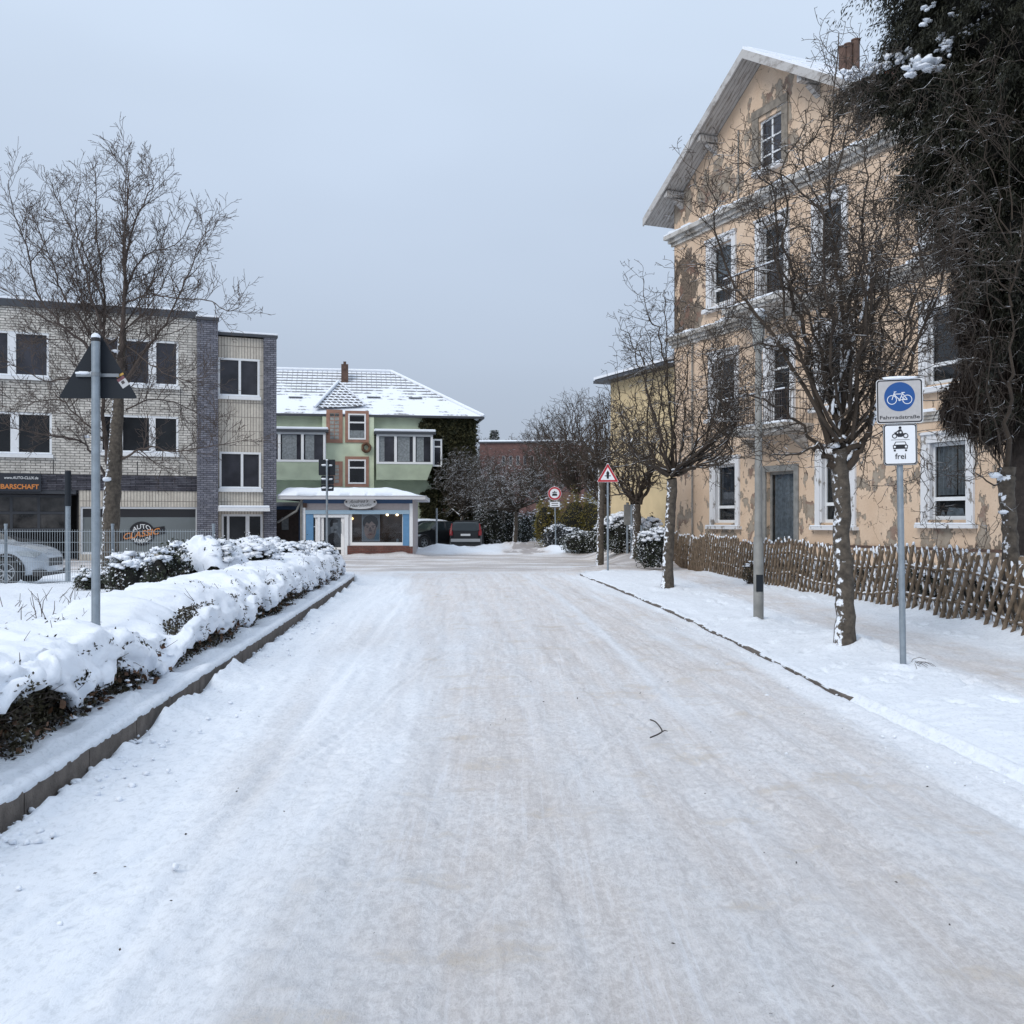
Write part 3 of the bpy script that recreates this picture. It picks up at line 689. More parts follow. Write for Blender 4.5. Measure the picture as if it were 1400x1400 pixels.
# ---- hedge along the left kerb
def build_hedge():
    root = empty('hedge', (-3.6, 6, .1), 0, 'long low clipped hedge under thick snow along the left kerb', 'hedge'); ox, oy, oz = root.location
    ys = np.arange(3.2, 27.3, .035); nu = 54; U = np.linspace(0, 1, nu)
    YY = np.repeat(ys[:, None], nu, 1)
    dip = np.exp(-((ys-9.5)/.75)**2)+.6*np.exp(-((ys-13.6)/.5)**2)
    top = .71+.09*sst(8, 20, ys)-.20*dip+.07*fbm(ys*.45, ys*0, 3, 201)
    endf = sst(27.3, 25.9, ys)**.5; top = top*endf+.15*(1-endf)
    lip = .49-.08*sst(7,11,ys)+.15*fbm(ys*.75, ys*0+5, 3, 202)+.06*fbm(ys*3.5, ys*0+2, 2, 205)
    lip = lip-.20*sst(15, 24, ys)*(.6+.8*fbm(ys*.8, ys*0+7, 2, 206)); lip = np.clip(lip-.30*dip, .06, .6)
    fr = .30+.10*fbm(ys*.6, ys*0+9, 3, 203)+.04*fbm(ys*2.5, ys*0+1, 2, 204)
    prof = [(.16, .02), (.05, -.02), (.0, .04), (-.02, .11), (.02, .2), (.12, None), (.3, None), (.8, None), (1.5, None), (2.1, None), (2.5, None), (2.7, None), (2.8, None)]
    pu = np.linspace(0, 1, len(prof)); pd = np.array([p[0] for p in prof])
    Dd = np.interp(U, pu, pd)[None, :]
    wd = .62-.12*sst(8, 14, ys)
    Zt = []
    for i in range(len(ys)):
        z = [lip[i]+p[1] for p in prof[:5]]; z = [min(a, top[i]-.03+.004*k) for k, a in enumerate(z)]
        z += [top[i]-.06, top[i]-.01, top[i]+.02, top[i]+.02, top[i]-.03, top[i]-.16, .3, .12]
        Zt.append(np.interp(U, pu, z))
    Z = np.array(Zt); Dd = np.where(Dd > .3, .3+(Dd-.3)*wd[:, None], Dd)
    X = xl(ys)[:, None]-fr[:, None]-Dd
    # pillowy displacement
    def billow(a, b_, s): return 1-2*np.abs(perlin(a, b_, s))
    amp = (.4+.6*sst(.0, .12, U))[None, :]
    un = U[None, :]*3.2
    b1 = billow(YY*.95, un*1.15+X*.3, 211); b2 = billow(YY*2.6+4, un*3.0, 212); b3 = fbm(YY*9, un*10, 4, 213)
    disp = (.125*b1+.030*b2+.016*b3-.06)*amp
    # surface normals (2D section)
    dX = np.gradient(X, axis=1); dZ = np.gradient(Z, axis=1); ln = np.sqrt(dX**2+dZ**2)+1e-6; nx, nz = -dZ/ln, dX/ln
    sgn = np.where(nz < 0, 1, 1); nx, nz = dZ/ln, -dX/ln
    X = X+nx*disp*1.0; Z = Z+nz*disp
    rg = perlin(YY*12, U[None,:]*3, 214); X = X+.012*rg
    # holes where leaves poke through
    hole = fbm(YY*1.9+3, un*2.3, 3, 221)+.25*fbm(YY*6, un*6, 2, 222)
    idx = np.arange(X.size).reshape(X.shape); F = np.stack([idx[:-1, :-1], idx[1:, :-1], idx[1:, 1:], idx[:-1, 1:]], -1).reshape(-1, 4)
    hc = hole[:-1, :-1].ravel(); uu = np.repeat(U[None, :-1], len(ys)-1, 0).ravel(); F = F[~((hc > .93) & (uu < .36))]
    V = np.stack([X-ox, YY-oy, Z-oz], -1).reshape(-1, 3)
    o = link('snow_cap', mesh_np('snow_cap', V, F, [M['snow']], True), root)
    # leaves and twig ends breaking through the snow
    pm_ = (hole > .42) & (U[None, :] > .05) & (U[None, :] < .75); ii = np.argwhere(pm_); rg_ = np.random.default_rng(15); ii = ii[rg_.integers(0, len(ii), 7000)]
    P = np.stack([X[ii[:,0], ii[:,1]]-ox, YY[ii[:,0], ii[:,1]]-oy, Z[ii[:,0], ii[:,1]]-oz-.006], -1)+rg_.normal(0, .008, (len(ii), 3)); keep = rg_.random(len(P)) < (hole[ii[:,0], ii[:,1]]-.38)*2.2; P = P[keep]
    V, F = leaf_quads(P, .034, .018, rg=rg_); link('poking_leaves', mesh_np('poking_leaves', V, F, [M['leaf_hedge']]), root)
    # leafy face below and behind the snow
    n = 60000; rg_ = np.random.default_rng(5)
    y = 3.2+rg_.random(n)**1.35*(27.1-3.2); d = rg_.uniform(.0, .5, n); z = rg_.uniform(.10, .68, n)
    ft = np.interp(y, ys, fr); lt = np.interp(y, ys, lip); tt = np.interp(y, ys, top)
    lump = .10*fbm(y*2.2, z*5, 3, 231)
    x = xl(y)-ft-d*.45-.03-lump*.7+.04*(z < .28); z = np.minimum(z, np.where(d < .12, lt+.10, tt-.06))
    P = np.stack([x-ox, y-oy, z-oz], -1)
    V, F = leaf_quads(P, .038, .021, rg=rg_)
    link('foliage', mesh_np('foliage', V, F, [M['leaf_hedge']]), root)
    n = 900; y = 3.2+rg_.random(n)*23; x = xl(y)-np.interp(y, ys, fr)-.02+rg_.normal(0, .03, n); z = rg_.uniform(.15, .45, n)
    V, F = leaf_quads(np.stack([x-ox, y-oy, z-oz], -1), .06, .04, rg=rg_)
    link('dead_leaves', mesh_np('dead_leaves', V, F, [M['leaf_brown']]), root)
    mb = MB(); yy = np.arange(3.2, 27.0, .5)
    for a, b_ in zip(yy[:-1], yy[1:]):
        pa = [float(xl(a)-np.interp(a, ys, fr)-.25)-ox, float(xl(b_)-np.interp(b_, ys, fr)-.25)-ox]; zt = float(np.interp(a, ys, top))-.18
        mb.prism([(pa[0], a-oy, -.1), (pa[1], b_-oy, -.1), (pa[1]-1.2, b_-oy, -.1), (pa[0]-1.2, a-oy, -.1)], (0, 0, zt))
    mb.build('dark_filler', M['leaf_core'], root)  # dark filler box added inside the hedge to close its gaps
    # twigs poking out of the snow, clods at the lip
    br = Br(); rr = random.Random(6)
    for i in range(170):
        y_ = 3.6+rr.random()**1.3*22; dd = rr.uniform(.1, 2.0); f = float(np.interp(y_, ys, fr)); t_ = float(np.interp(y_, ys, top))
        p = Vector((float(xl(y_))-f-dd-ox, y_-oy, t_-.02-oz)); d_ = Vector((rr.uniform(-.6,.9), rr.uniform(-.8,.5), rr.uniform(.3,1))).normalized(); l = rr.uniform(.06,.2)
        br.add([p, p+d_*l*.5+rvec(rr)*.01, p+d_*l], [.003,.0025,.0018], 4)
    for i in range(500):
        y_ = 3.4+rr.random()**1.3*23; f = float(np.interp(y_, ys, fr)); p = Vector((float(xl(y_))-f-.1-ox, y_-oy, rr.uniform(.12,.5)-oz)); d_ = Vector((rr.uniform(.3,1), rr.uniform(-1,1), rr.uniform(-.4,.5))).normalized(); l = rr.uniform(.08,.2)
        br.add([p, p+d_*l*.5+rvec(rr)*.015, p+d_*l], [.003,.0025,.0018], 4)
    br.build('stem', M['twig_clean'], root)
    mb = MB()
    for i in range(110):
        y_ = 3.4+rr.random()**1.5*22; f = float(np.interp(y_, ys, fr)); k = rr.uniform(.006, .024)
        mb.blob((float(xl(y_))-f+rr.uniform(-.04,.03)-ox, y_-oy, rr.uniform(.2,.45)-oz), (k*1.6, k*1.6, k*.6), seed=i, n=5, m=7, jit=.45)
    mb.build('snow_clump', M['snow'], root)['kind'] = 'stuff'
    # hedge end face
    P = ell_points(3500, (float(xl(26.8))-1.2-ox, 26.8-oy, .42), (.85,.55,.40), .75, rg_)
    V, F = leaf_quads(P, .045, .025, rg=rg_); link('end_foliage', mesh_np('end_foliage', V, F, [M['leaf_hedge']]), root)
build_hedge()
# ---- snowy bushes behind the hedge
def bush(px, py, Y, w, h, label, seed, mat='leaf_dark', n=3500, sb=45, sr=.14, leaf=(.06,.03), group='snowy shrubs behind the hedge', depth=None, zb=None, shell=.55, lob=3):
    """px: centre, w,h in metres"""
    c = at(px, py, Y); rr = random.Random(seed); z0 = .1 if zb is None else zb
    lobes = []
    for i in range(lob):
        f = (i+.5)/lob-.5; lobes.append(((f*w*.75, rr.uniform(-.15,.15)*w, h*rr.uniform(.38,.46)), (w*(.62/lob+.12), (depth or w*.35), h*rr.uniform(.46,.58))))
    return shrub('shrub', label, (c.x, Y, z0), lobes, mat, n, leaf, group, seed, sb, sr, shell=shell)
dome = [c for c in [bush(278,760,17.5,1.2,1.28,'round snow domed shrub below the car club logo window',31,sb=60,sr=.10,n=6000)]][0]
_n, _m = 26, 48; _V = []
for _i in range(_n+1):
    _t = _i/_n*1.35
    for _j in range(_m):
        _a = 2*math.pi*_j/_m; _e = 1+.14*float(perlin(math.cos(_a)*1.6+_t, math.sin(_a)*1.6, 61))+.10*float(perlin(math.cos(_a)*4+_t*3, math.sin(_a)*4, 62)); _t2 = _t*(1+.15*float(perlin(math.cos(_a)*3, math.sin(_a)*3, 63)))
        _V.append((.74*math.sin(_t2)*math.cos(_a)*_e, .6*math.sin(_t2)*math.sin(_a)*_e, .60+.58*math.cos(_t2)*_e+.05*float(perlin(_t*3+9, math.cos(_a)*2, 64))))
_F = [[_i*_m+_j, _i*_m+(_j+1) % _m, (_i+1)*_m+(_j+1) % _m, (_i+1)*_m+_j] for _i in range(_n) for _j in range(_m)]
link('snow_cap', mesh_np('snow_cap', _V, _F, [M['snow']], True), dome)
bush(228,770,16.5,.6,1.22,'dark leafy shrub left of the snow domed shrub',32,sb=22,sr=.08,n=4000,lob=2)
bush(180,775,18.5,.9,.95,'low green shrub at the foot of the tall left tree',33,sb=40,sr=.10,n=3500)
bush(130,790,19.5,.7,.6,'small green shrub against the wire mesh fence',34,sb=20,sr=.08,n=2500)
bush(322,765,19.5,1.5,1.15,'wide snow laden shrub below the brick entrance',35,sb=170,sr=.10,n=7000)
bush(372,765,22.5,1.6,1.12,'spiky snow flecked shrub left of the hedge end',36,sb=170,sr=.09,n=7000)
bush(420,765,24.5,1.3,1.05,'snowy shrub at the far end of the hedge',37,sb=170,sr=.09,n=6000)
# ---- shrubs across the crossing and by the footway
G2 = 'evergreen shrubs beyond the crossing'
bush(893,760,33,.95,1.35,'dark evergreen bush on the footway at the near end of the lattice fence',41,'leaf_dark',n=7000,sb=60,sr=.10,group=G2,leaf=(.07,.035),lob=2)
bush(851,745,38.6,1.9,1.55,'wide snow capped evergreen beside the ochre wall',42,'leaf_dark',n=9000,sb=130,sr=.14,zb=.4,group=G2,leaf=(.08,.04))
bush(884,740,37.4,1.0,1.35,'snow topped evergreen touching the ochre wall',43,'leaf_dark',n=6000,sb=70,sr=.13,zb=.4,group=G2,leaf=(.08,.04),lob=2)
bush(772,745,53,1.9,1.35,'blue green round bush under the round traffic sign',44,'leaf_blue',n=8000,sb=60,sr=.08,group=G2,leaf=(.09,.045),lob=2)
bush(752,745,55,1.5,3.1,'tall yellow green shrub behind the round traffic sign',45,'leaf_olive',n=7000,sb=10,sr=.08,group=G2,leaf=(.10,.04),lob=2)
bush(797,745,54,2.4,3.3,'olive brown shrub left of the warning sign',46,'leaf_olive',n=9000,sb=10,sr=.08,group=G2,leaf=(.10,.04),lob=2)
bush(800,760,48,1.9,1.1,'low spreading green shrub behind the thin trunk',47,'leaf_dark',n=6000,sb=16,sr=.08,group=G2,leaf=(.09,.04),lob=2)
bush(680,735,60,2.6,2.9,'tall dark evergreen to the right of the parked estate car',48,'leaf_dark',n=12000,sb=20,sr=.10,group=G2,leaf=(.11,.05))
bush(640,735,66,4.0,3.6,'dark evergreen mass behind the parked cars',49,'leaf_dark',n=9000,sb=20,sr=.10,group=G2,leaf=(.12,.055))
bush(717,735,70,1.1,2.2,'small conical evergreen beside the snowy lane',50,'leaf_dark',n=5000,sb=10,sr=.08,group=G2,leaf=(.11,.05),lob=2)
bush(735,735,75,1.2,2.6,'dark evergreen right of the snowy lane',51,'leaf_dark',n=4000,sb=12,sr=.08,group=G2,leaf=(.11,.05),lob=1)
# garden shrubs behind the lattice fence
G3 = 'low snowy garden shrubs behind the lattice fence'
for i, (x, y, w_, h_, lb) in enumerate([(7.3,15.5,1.0,.75,'low snowy garden shrub nearest the dark conifer trunk'),(7.5,18.5,1.2,.7,'low garden shrub below the right ground floor window'),(7.0,21.5,1.1,.7,'low garden shrub below the window hidden by the gnarled tree'),(6.9,25,1.1,.75,'low garden shrub in front of the glazed house door'),(6.9,28.5,1.2,.75,'low garden shrub left of the concrete lamp post')]):
    shrub('shrub', lb, (x, y, .2), [((-.2*w_,0,h_*.4),(w_*.4,w_*.4,h_*.5)),((.2*w_,.2,h_*.35),(w_*.4,w_*.4,h_*.45))], 'leaf_dark', 2200, (.06,.03), G3, 60+i, 50, .09)
shrub('shrub', 'small snowy sprig of shrub growing through the lattice fence', (5.75,24.6,.08), [((0,0,.25),(.22,.25,.3))], 'leaf_hedge', 900, (.05,.025), None, 70, 8, .05, coremat=None)

# ---- dark conifer at the right edge
def conifer():
    Y = 15.2; b_ = Vector((7.62, Y, .1)); root = empty('conifer', tuple(b_), 0, 'huge dark conifer with snow on its boughs at the right edge', 'tree'); o = np.array(b_); rg = np.random.default_rng(77); rr = random.Random(77)
    br = Br(); pts = smooth_poly([b_+Vector((0,0,-.2)), b_+Vector((.02,0,3)), b_+Vector((.1,.1,7)), b_+Vector((.1,0,12.5))], 20)
    br.add(pts, [.36-.27*(i/20)+.06*max(0, 1-i/2) for i in range(21)], 16); br.build('trunk', M['bark_dark'], root, tuple(b_))
    # lobes: (px, py, Y, rx, ry, rz) in metres
    lob = [(1330,30,15,1.05,1.3,.9),(1390,60,14.5,1.0,1.5,1.3),(1270,20,15.5,.42,.8,.75),(1300,-60,15,1.1,1.2,.9),(1380,-120,15,1.6,1.6,1.2),(1262,75,15.5,.5,.7,.35),(1195,115,15.8,.42,.6,.16),(1225,125,15.6,.5,.6,.24),
           (1300,150,15,.62,1.0,.75),(1370,180,14.6,.9,1.2,1.2),(1285,215,15.2,.42,.8,.5),(1330,270,14.9,.55,.9,.55),(1385,330,14.5,.6,1.0,1.0),(1290,245,15.4,.48,.7,.45),(1440,200,14.5,1,1.4,2),(1440,450,14.6,.9,1.1,1.6)]
    V_ = []; F_ = []; base = 0
    for i, (px, py, yy, rx, ry, rz) in enumerate(lob):
        c = np.array(at(px, py, yy))-o; vol = rx*rz+ry*rz
        nc = int(80*vol)+10
        C = ell_points(nc, c, (rx, ry, rz), .35, rg, .3, i+5)
        for q in C:
            # a drooping spray: leaflets strung along a sagging shoot
            out = q-np.array((0,0,q[2])); out /= np.linalg.norm(out)+1e-6; out = out+rg.normal(0, .35, 3); k = 120
            t = rg.random(k); ln = rg.uniform(.25, .55)
            P = q+out*ln*t[:, None]*.8+np.array((0,0,-1))*ln*(t**1.7)[:, None]*.9+rg.normal(0, .045, (k, 3))
            d = out*.5+np.array((0,0,-1.1))+rg.normal(0, .45, (k, 3))
            V, F = leaf_quads(P, .075, .018, d, rg); V_.append(V); F_.append(F+base); base += len(V)
    link('crown', mesh_np('crown', np.concatenate(V_), np.concatenate(F_), [M['needle']]), root)
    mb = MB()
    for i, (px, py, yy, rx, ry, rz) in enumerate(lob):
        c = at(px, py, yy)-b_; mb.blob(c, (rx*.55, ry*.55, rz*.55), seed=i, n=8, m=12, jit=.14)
    mb.build('dark_filler', M['leaf_core'], root)  # dark filler blobs added inside the needle lobes
    # curtain of dead brown hanging twigs
    cur = [(1300,325,15.3,.20,.5,.24),(1330,400,15.2,.24,.6,.7),(1346,470,15.2,.30,.6,.9),(1306,550,15.3,.15,.4,.36),(1350,545,15.2,.34,.6,.6),(1374,480,15.4,.26,.7,1.5),(1340,510,15.4,.24,.5,.7)]
    V_ = []; F_ = []; base = 0
    for i, (px, py, yy, rx, ry, rz) in enumerate(cur):
        c = np.array(at(px, py, yy))-o; P = ell_points(int(15000*rx*rz)+900, c, (rx, ry, rz), .1, rg, .25, i+40)
        d = np.tile(np.array((0,0,-1.)), (len(P), 1))+rg.normal(0, .22, (len(P), 3)); V, F = leaf_quads(P, .30, .011, d, rg); V_.append(V); F_.append(F+base); base += len(V)
        P = ell_points(int(9000*rx*rz)+500, c, (rx*.9, ry*.9, rz*.95), .0, rg, .25, i+40); V, F = leaf_quads(P, .10, .03, None, rg); V_.append(V); F_.append(F+base); base += len(V)
    link('hanging_twigs', mesh_np('hanging_twigs', np.concatenate(V_), np.concatenate(F_), [M['needle_brown']]), root)
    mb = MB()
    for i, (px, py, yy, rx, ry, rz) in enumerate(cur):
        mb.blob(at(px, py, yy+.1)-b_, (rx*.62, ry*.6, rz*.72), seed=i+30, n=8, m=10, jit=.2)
    mb.build('dead_core', M['leaf_core'], root)  # dark filler blobs added inside the hanging twigs
    # boughs
    lb = Br()
    for i, (px, py, yy, rx, ry, rz) in enumerate(lob):
        e_ = at(px, py, yy); s0 = Vector((b_.x+.08, Y, max(1.5, e_.z+.4))); mm = s0.lerp(e_, .55)+Vector((0,0,.15)); lb.add([s0, mm, e_], [.05,.035,.015], 6)
    lb.build('bough', M['bark_dark'], root, tuple(b_))
    mb = MB(); sp = [(1262,85,.16),(1278,88,.13),(1250,97,.10),(1290,60,.09),(1294,50,.08),(1262,30,.07),(1172,98,.13),(1190,94,.12),(1205,92,.10),(1222,78,.11),(1234,72,.10),(1160,103,.08),(1330,40,.06),(1345,10,.07),(1318,45,.05),(1270,8,.06),(1375,232,.05),(1320,197,.03),(1350,197,.03),(1300,195,.03),(1345,28,.05),(1288,70,.07),(1240,84,.06),(1305,15,.06)]
    for i, (px, py, r) in enumerate(sp):
        for k in range(8):
            p = at(px+rr.uniform(-11,11), py+rr.uniform(-6,7), 14.35+rr.uniform(-.15,.2) if px > 1240 else 15.1)
            mb.blob(p-b_, (r*rr.uniform(.3,.75), r*.6, r*rr.uniform(.16,.34)), seed=i*7+k, n=5, m=8, jit=.35)
    mb.build('snow_clump', M['snow'], root)['kind'] = 'stuff'
conifer()
# ------------------------------------------------------------------ facade tools (local frame: x along facade, -y outward, z up)
class Fac:
    def __init__(s, ox, oy, rz): s.o = (ox, oy); s.rz = rz; s.d = (math.cos(rz), math.sin(rz))
    def s(s_, px):
        k = (px-700)/1400; ox, oy = s_.o; dx, dy = s_.d
        return (k*oy-ox)/(dx-k*dy)
    def Y(s_, x): return s_.o[1]+s_.d[1]*x
    def z(s_, px, py, off=0):
        x = s_.s(px); return CAMH-(py-712)/1400*(s_.Y(x))
    def rect(s_, x0, y0, x1, y1, ref=None):
        xm = (x0+x1)/2 if ref is None else ref; return (s_.s(x0), s_.s(x1), s_.z(xm, y1), s_.z(xm, y0))
def wall_holes(mb, x0, x1, z0, z1, holes, y=0, depth=.15, mi=0, mr=None, top=None):
    """front wall with openings and their reveals. holes (xa,xb,za,zb). top: function giving the upper outline"""
    mr = mi if mr is None else mr
    xs = sorted(set([x0, x1]+[h for q in holes for h in q[:2] if x0 < h < x1]+([t for t in top[1] if x0 < t < x1] if top else [])))
    for a, b in zip(xs[:-1], xs[1:]):
        m = (a+b)/2; hs = sorted([h for h in holes if h[0] < m < h[1]], key=lambda h: h[2]); z = z0
        for h in hs:
            if h[2] > z+1e-4: mb.quad((a,y,z),(b,y,z),(b,y,h[2]),(a,y,h[2]), mi)
            z = h[3]
        ta, tb_ = (top[0](a), top[0](b)) if top else (z1, z1)
        mb.quad((a,y,z),(b,y,z),(b,y,tb_),(a,y,ta), mi)
    for a, b, c, d in holes:
        for q in (((a,y,c),(a,y+depth,c),(a,y+depth,d),(a,y,d)), ((b,y,c),(b,y,d),(b,y+depth,d),(b,y+depth,c)), ((a,y,d),(a,y+depth,d),(b,y+depth,d),(b,y,d)), ((a,y,c),(b,y,c),(b,y+depth,c),(a,y+depth,c))): mb.quad(*q, mr)
def glassmat(name, mixf=.16, col=(.75,.8,.85), rough=.03):
    m = bpy.data.materials.new(name); m.use_nodes = True; t = m.node_tree; t.nodes.clear(); N = t.nodes.new; L = t.links.new
    o = N('ShaderNodeOutputMaterial'); a = N('ShaderNodeBsdfTransparent'); a.inputs[0].default_value = (*col, 1); g = N('ShaderNodeBsdfGlossy'); g.inputs['Roughness'].default_value = rough
    tc = N('ShaderNodeTexCoord'); n = N('ShaderNodeTexNoise'); n.inputs['Scale'].default_value = 1.3; L(tc.outputs['Object'], n.inputs['Vector']); bp = N('ShaderNodeBump'); bp.inputs['Strength'].default_value = .06; bp.inputs['Distance'].default_value = .05; L(n.outputs[0], bp.inputs['Height']); L(bp.outputs[0], g.inputs['Normal'])
    x = N('ShaderNodeMixShader'); lw = N('ShaderNodeLayerWeight'); lw.inputs[0].default_value = .25; mr_ = N('ShaderNodeMapRange'); mr_.inputs[3].default_value = mixf; mr_.inputs[4].default_value = .8; L(lw.outputs['Fresnel'], mr_.inputs[0])
    L(mr_.outputs[0], x.inputs[0]); L(a.outputs[0], x.inputs[1]); L(g.outputs[0], x.inputs[2]); L(x.outputs[0], o.inputs[0]); return m
M['glass'] = glassmat('window_glass', .05)
M['glass_dark'] = simple('dark_window_glass', (.012,.013,.015), .08, spec=.4, var=.5, scale=1.2)
M['glass_violet'] = simple('violet_window_glass', (.030,.030,.038), .12, spec=.5, var=.5, scale=1.5)  # opaque violet grey pane with random tone
M['curtain'] = simple('net_curtain', (.22,.24,.25), .9, var=.3, scale=9)
M['curtain_dark'] = simple('dark_curtain', (.06,.065,.075), .9, var=.4, scale=7)
M['room'] = simple('room_interior', (.03,.028,.027), .9, var=.5, scale=2)
def window(root, x0, x1, z0, z1, y, fm, gm, bar=.07, muls=(), trans=(), depth=.06, label=None, curtain=None, name='window', room=True):
    """frame mesh under root with a pane as its sub-part; muls / trans = fractions"""
    mb = MB(); yb = y; yf = y-depth
    mb.box(x0, x0+bar, yf, yb, z0, z1); mb.box(x1-bar, x1, yf, yb, z0, z1); mb.box(x0+bar, x1-bar, yf, yb, z0, z0+bar); mb.box(x0+bar, x1-bar, yf, yb, z1-bar, z1)
    for f in muls:
        f, wd = f if isinstance(f, tuple) else (f, bar*.8); c = x0+(x1-x0)*f; mb.box(c-wd/2, c+wd/2, yf+.004, yb, z0+bar, z1-bar)
    for f in trans:
        f, wd, *rg_ = f if isinstance(f, tuple) else (f, bar*.8); c = z0+(z1-z0)*f; a, b = rg_ if rg_ else (0, 1)
        mb.box(x0+bar+(x1-x0-2*bar)*a, x0+bar+(x1-x0-2*bar)*b, yf+.008, yb, c-wd/2, c+wd/2)
    o = mb.build(name, fm, root); 
    if label: o['label'] = label
    g = MB(); g.quad((x0+bar*.5, yb-.02, z0+bar*.5), (x1-bar*.5, yb-.02, z0+bar*.5), (x1-bar*.5, yb-.02, z1-bar*.5), (x0+bar*.5, yb-.02, z1-bar*.5)); g.build('pane', gm, o)
    if gm is M['glass']:
        r = MB(); r.box(x0, x1, yb+.12, yb+.14, z0, z1); r.build('room', M['room'], o)  # flat dark panel close behind the pane; the unlit room is in its colour
    if curtain:
        cm, parts = curtain
        for (fa, fb, za, zb) in parts:
            c = MB(); n = 40; xa, xb = x0+(x1-x0)*fa, x0+(x1-x0)*fb; pts = [(xa+(xb-xa)*i/n, yb+.05+.022*math.sin(i*1.9)+.01*math.sin(i*.7)) for i in range(n+1)]
            Za, Zb = z0+(z1-z0)*za, z0+(z1-z0)*zb
            for p, q in zip(pts[:-1], pts[1:]): c.quad((p[0],p[1],Za),(q[0],q[1],Za),(q[0],q[1],Zb),(p[0],p[1],Zb))
            c.build('curtain', M[cm], o)
    return o

def nodes_of(name, rough=.85):
    m, t, b = newmat(name); b.inputs['Roughness'].default_value = rough; tc = t.nodes.new('ShaderNodeTexCoord'); return m, t, b, tc
def mathn(t, op, a, b_=None, c=None):
    q = t.nodes.new('ShaderNodeMath'); q.operation = op
    for i, x in enumerate((a, b_, c)):
        if x is None: continue
        if isinstance(x, (int, float)): q.inputs[i].default_value = x
        else: t.links.new(x, q.inputs[i])
    return q.outputs[0]
def mrange(t, s, a, b_, c=0, d=1, smooth=True):
    r = t.nodes.new('ShaderNodeMapRange'); r.interpolation_type = 'SMOOTHSTEP' if smooth else 'LINEAR'
    for i, x in zip((1,2,3,4), (a,b_,c,d)): r.inputs[i].default_value = x
    t.links.new(s, r.inputs[0]); return r.outputs[0]
def noisen(t, vec, sc, det=4, rough=.5, scale=None):
    if scale:
        mp = t.nodes.new('ShaderNodeMapping'); mp.inputs['Scale'].default_value = scale; t.links.new(vec, mp.inputs[0]); vec = mp.outputs[0]
    n = t.nodes.new('ShaderNodeTexNoise'); n.inputs['Scale'].default_value = sc; n.inputs['Detail'].default_value = det; n.inputs['Roughness'].default_value = rough; t.links.new(vec, n.inputs['Vector']); return n.outputs[0]
def mixn(t, f, a, b_):
    q = t.nodes.new('ShaderNodeMix'); q.data_type = 'RGBA'
    if isinstance(f, (int, float)): q.inputs[0].default_value = f
    else: t.links.new(f, q.inputs[0])
    for i, x in ((6, a), (7, b_)):
        if isinstance(x, tuple): q.inputs[i].default_value = (*x, 1)
        else: t.links.new(x, q.inputs[i])
    return q.outputs[2]
def bumpn(t, b, h, st=.4, dist=.02):
    bp = t.nodes.new('ShaderNodeBump'); bp.inputs['Strength'].default_value = st; bp.inputs['Distance'].default_value = dist; t.links.new(h, bp.inputs['Height']); t.links.new(bp.outputs[0], b.inputs['Normal'])
def brickmat(name, c1, c2, mortar, bw, rh, ms, swap=False, noise_amt=.35, offset=.5, bump=.5, vertical=False):
    m, t, b, tc = nodes_of(name); sp = t.nodes.new('ShaderNodeSeparateXYZ'); t.links.new(tc.outputs['Object'], sp.inputs[0])
    cb = t.nodes.new('ShaderNodeCombineXYZ'); xy = mathn(t, 'ADD', sp.outputs['X'], sp.outputs['Y'])
    if vertical: t.links.new(sp.outputs['Z'], cb.inputs[0]); t.links.new(xy, cb.inputs[1])
    else: t.links.new(xy, cb.inputs[0]); t.links.new(sp.outputs['Z'], cb.inputs[1])
    br = t.nodes.new('ShaderNodeTexBrick'); br.offset = offset; br.inputs['Scale'].default_value = 1; br.inputs['Brick Width'].default_value = bw; br.inputs['Row Height'].default_value = rh; br.inputs['Mortar Size'].default_value = ms; br.inputs['Mortar Smooth'].default_value = .3; br.inputs['Bias'].default_value = 0
    br.inputs['Color1'].default_value = (*c1, 1); br.inputs['Color2'].default_value = (*c2, 1); br.inputs['Mortar'].default_value = (*mortar, 1); t.links.new(cb.outputs[0], br.inputs['Vector'])
    n = noisen(t, tc.outputs['Object'], 2.5, 6, .7); n2 = noisen(t, tc.outputs['Object'], 14, 3)
    v = t.nodes.new('ShaderNodeVectorMath'); v.operation = 'SCALE'; t.links.new(br.outputs['Color'], v.inputs[0]); t.links.new(mrange(t, mathn(t, 'ADD', mathn(t, 'MULTIPLY', n, .6), mathn(t, 'MULTIPLY', n2, .4)), .3, .7, 1-noise_amt, 1+noise_amt), v.inputs['Scale'])
    t.links.new(v.outputs[0], b.inputs['Base Color']); bumpn(t, b, mathn(t, 'SUBTRACT', 1, br.outputs['Fac']), bump, .01); return m
M['brick_beige'] = brickmat('beige_slim_brick', (.60,.575,.53), (.47,.45,.41), (.17,.16,.15), .36, .105, .016)
M['brick_grey'] = brickmat('grey_blue_brick', (.115,.12,.15), (.20,.205,.24), (.035,.035,.045), .26, .085, .012)
M['slate_band'] = brickmat('split_slate', (.09,.09,.115), (.22,.22,.26), (.03,.03,.035), .55, .07, .010, offset=.37)
M['tile_beige'] = brickmat('beige_upright_tile', (.58,.54,.47), (.50,.46,.40), (.20,.18,.16), .6, .12, .014, vertical=True, offset=0, noise_amt=.15)
M['brick_red'] = brickmat('red_brick', (.16,.055,.04), (.11,.04,.032), (.12,.09,.08), .22, .075, .010)
M['brick_far'] = brickmat('dull_red_brick', (.13,.065,.055), (.10,.05,.045), (.08,.05,.045), .3, .1, .010)
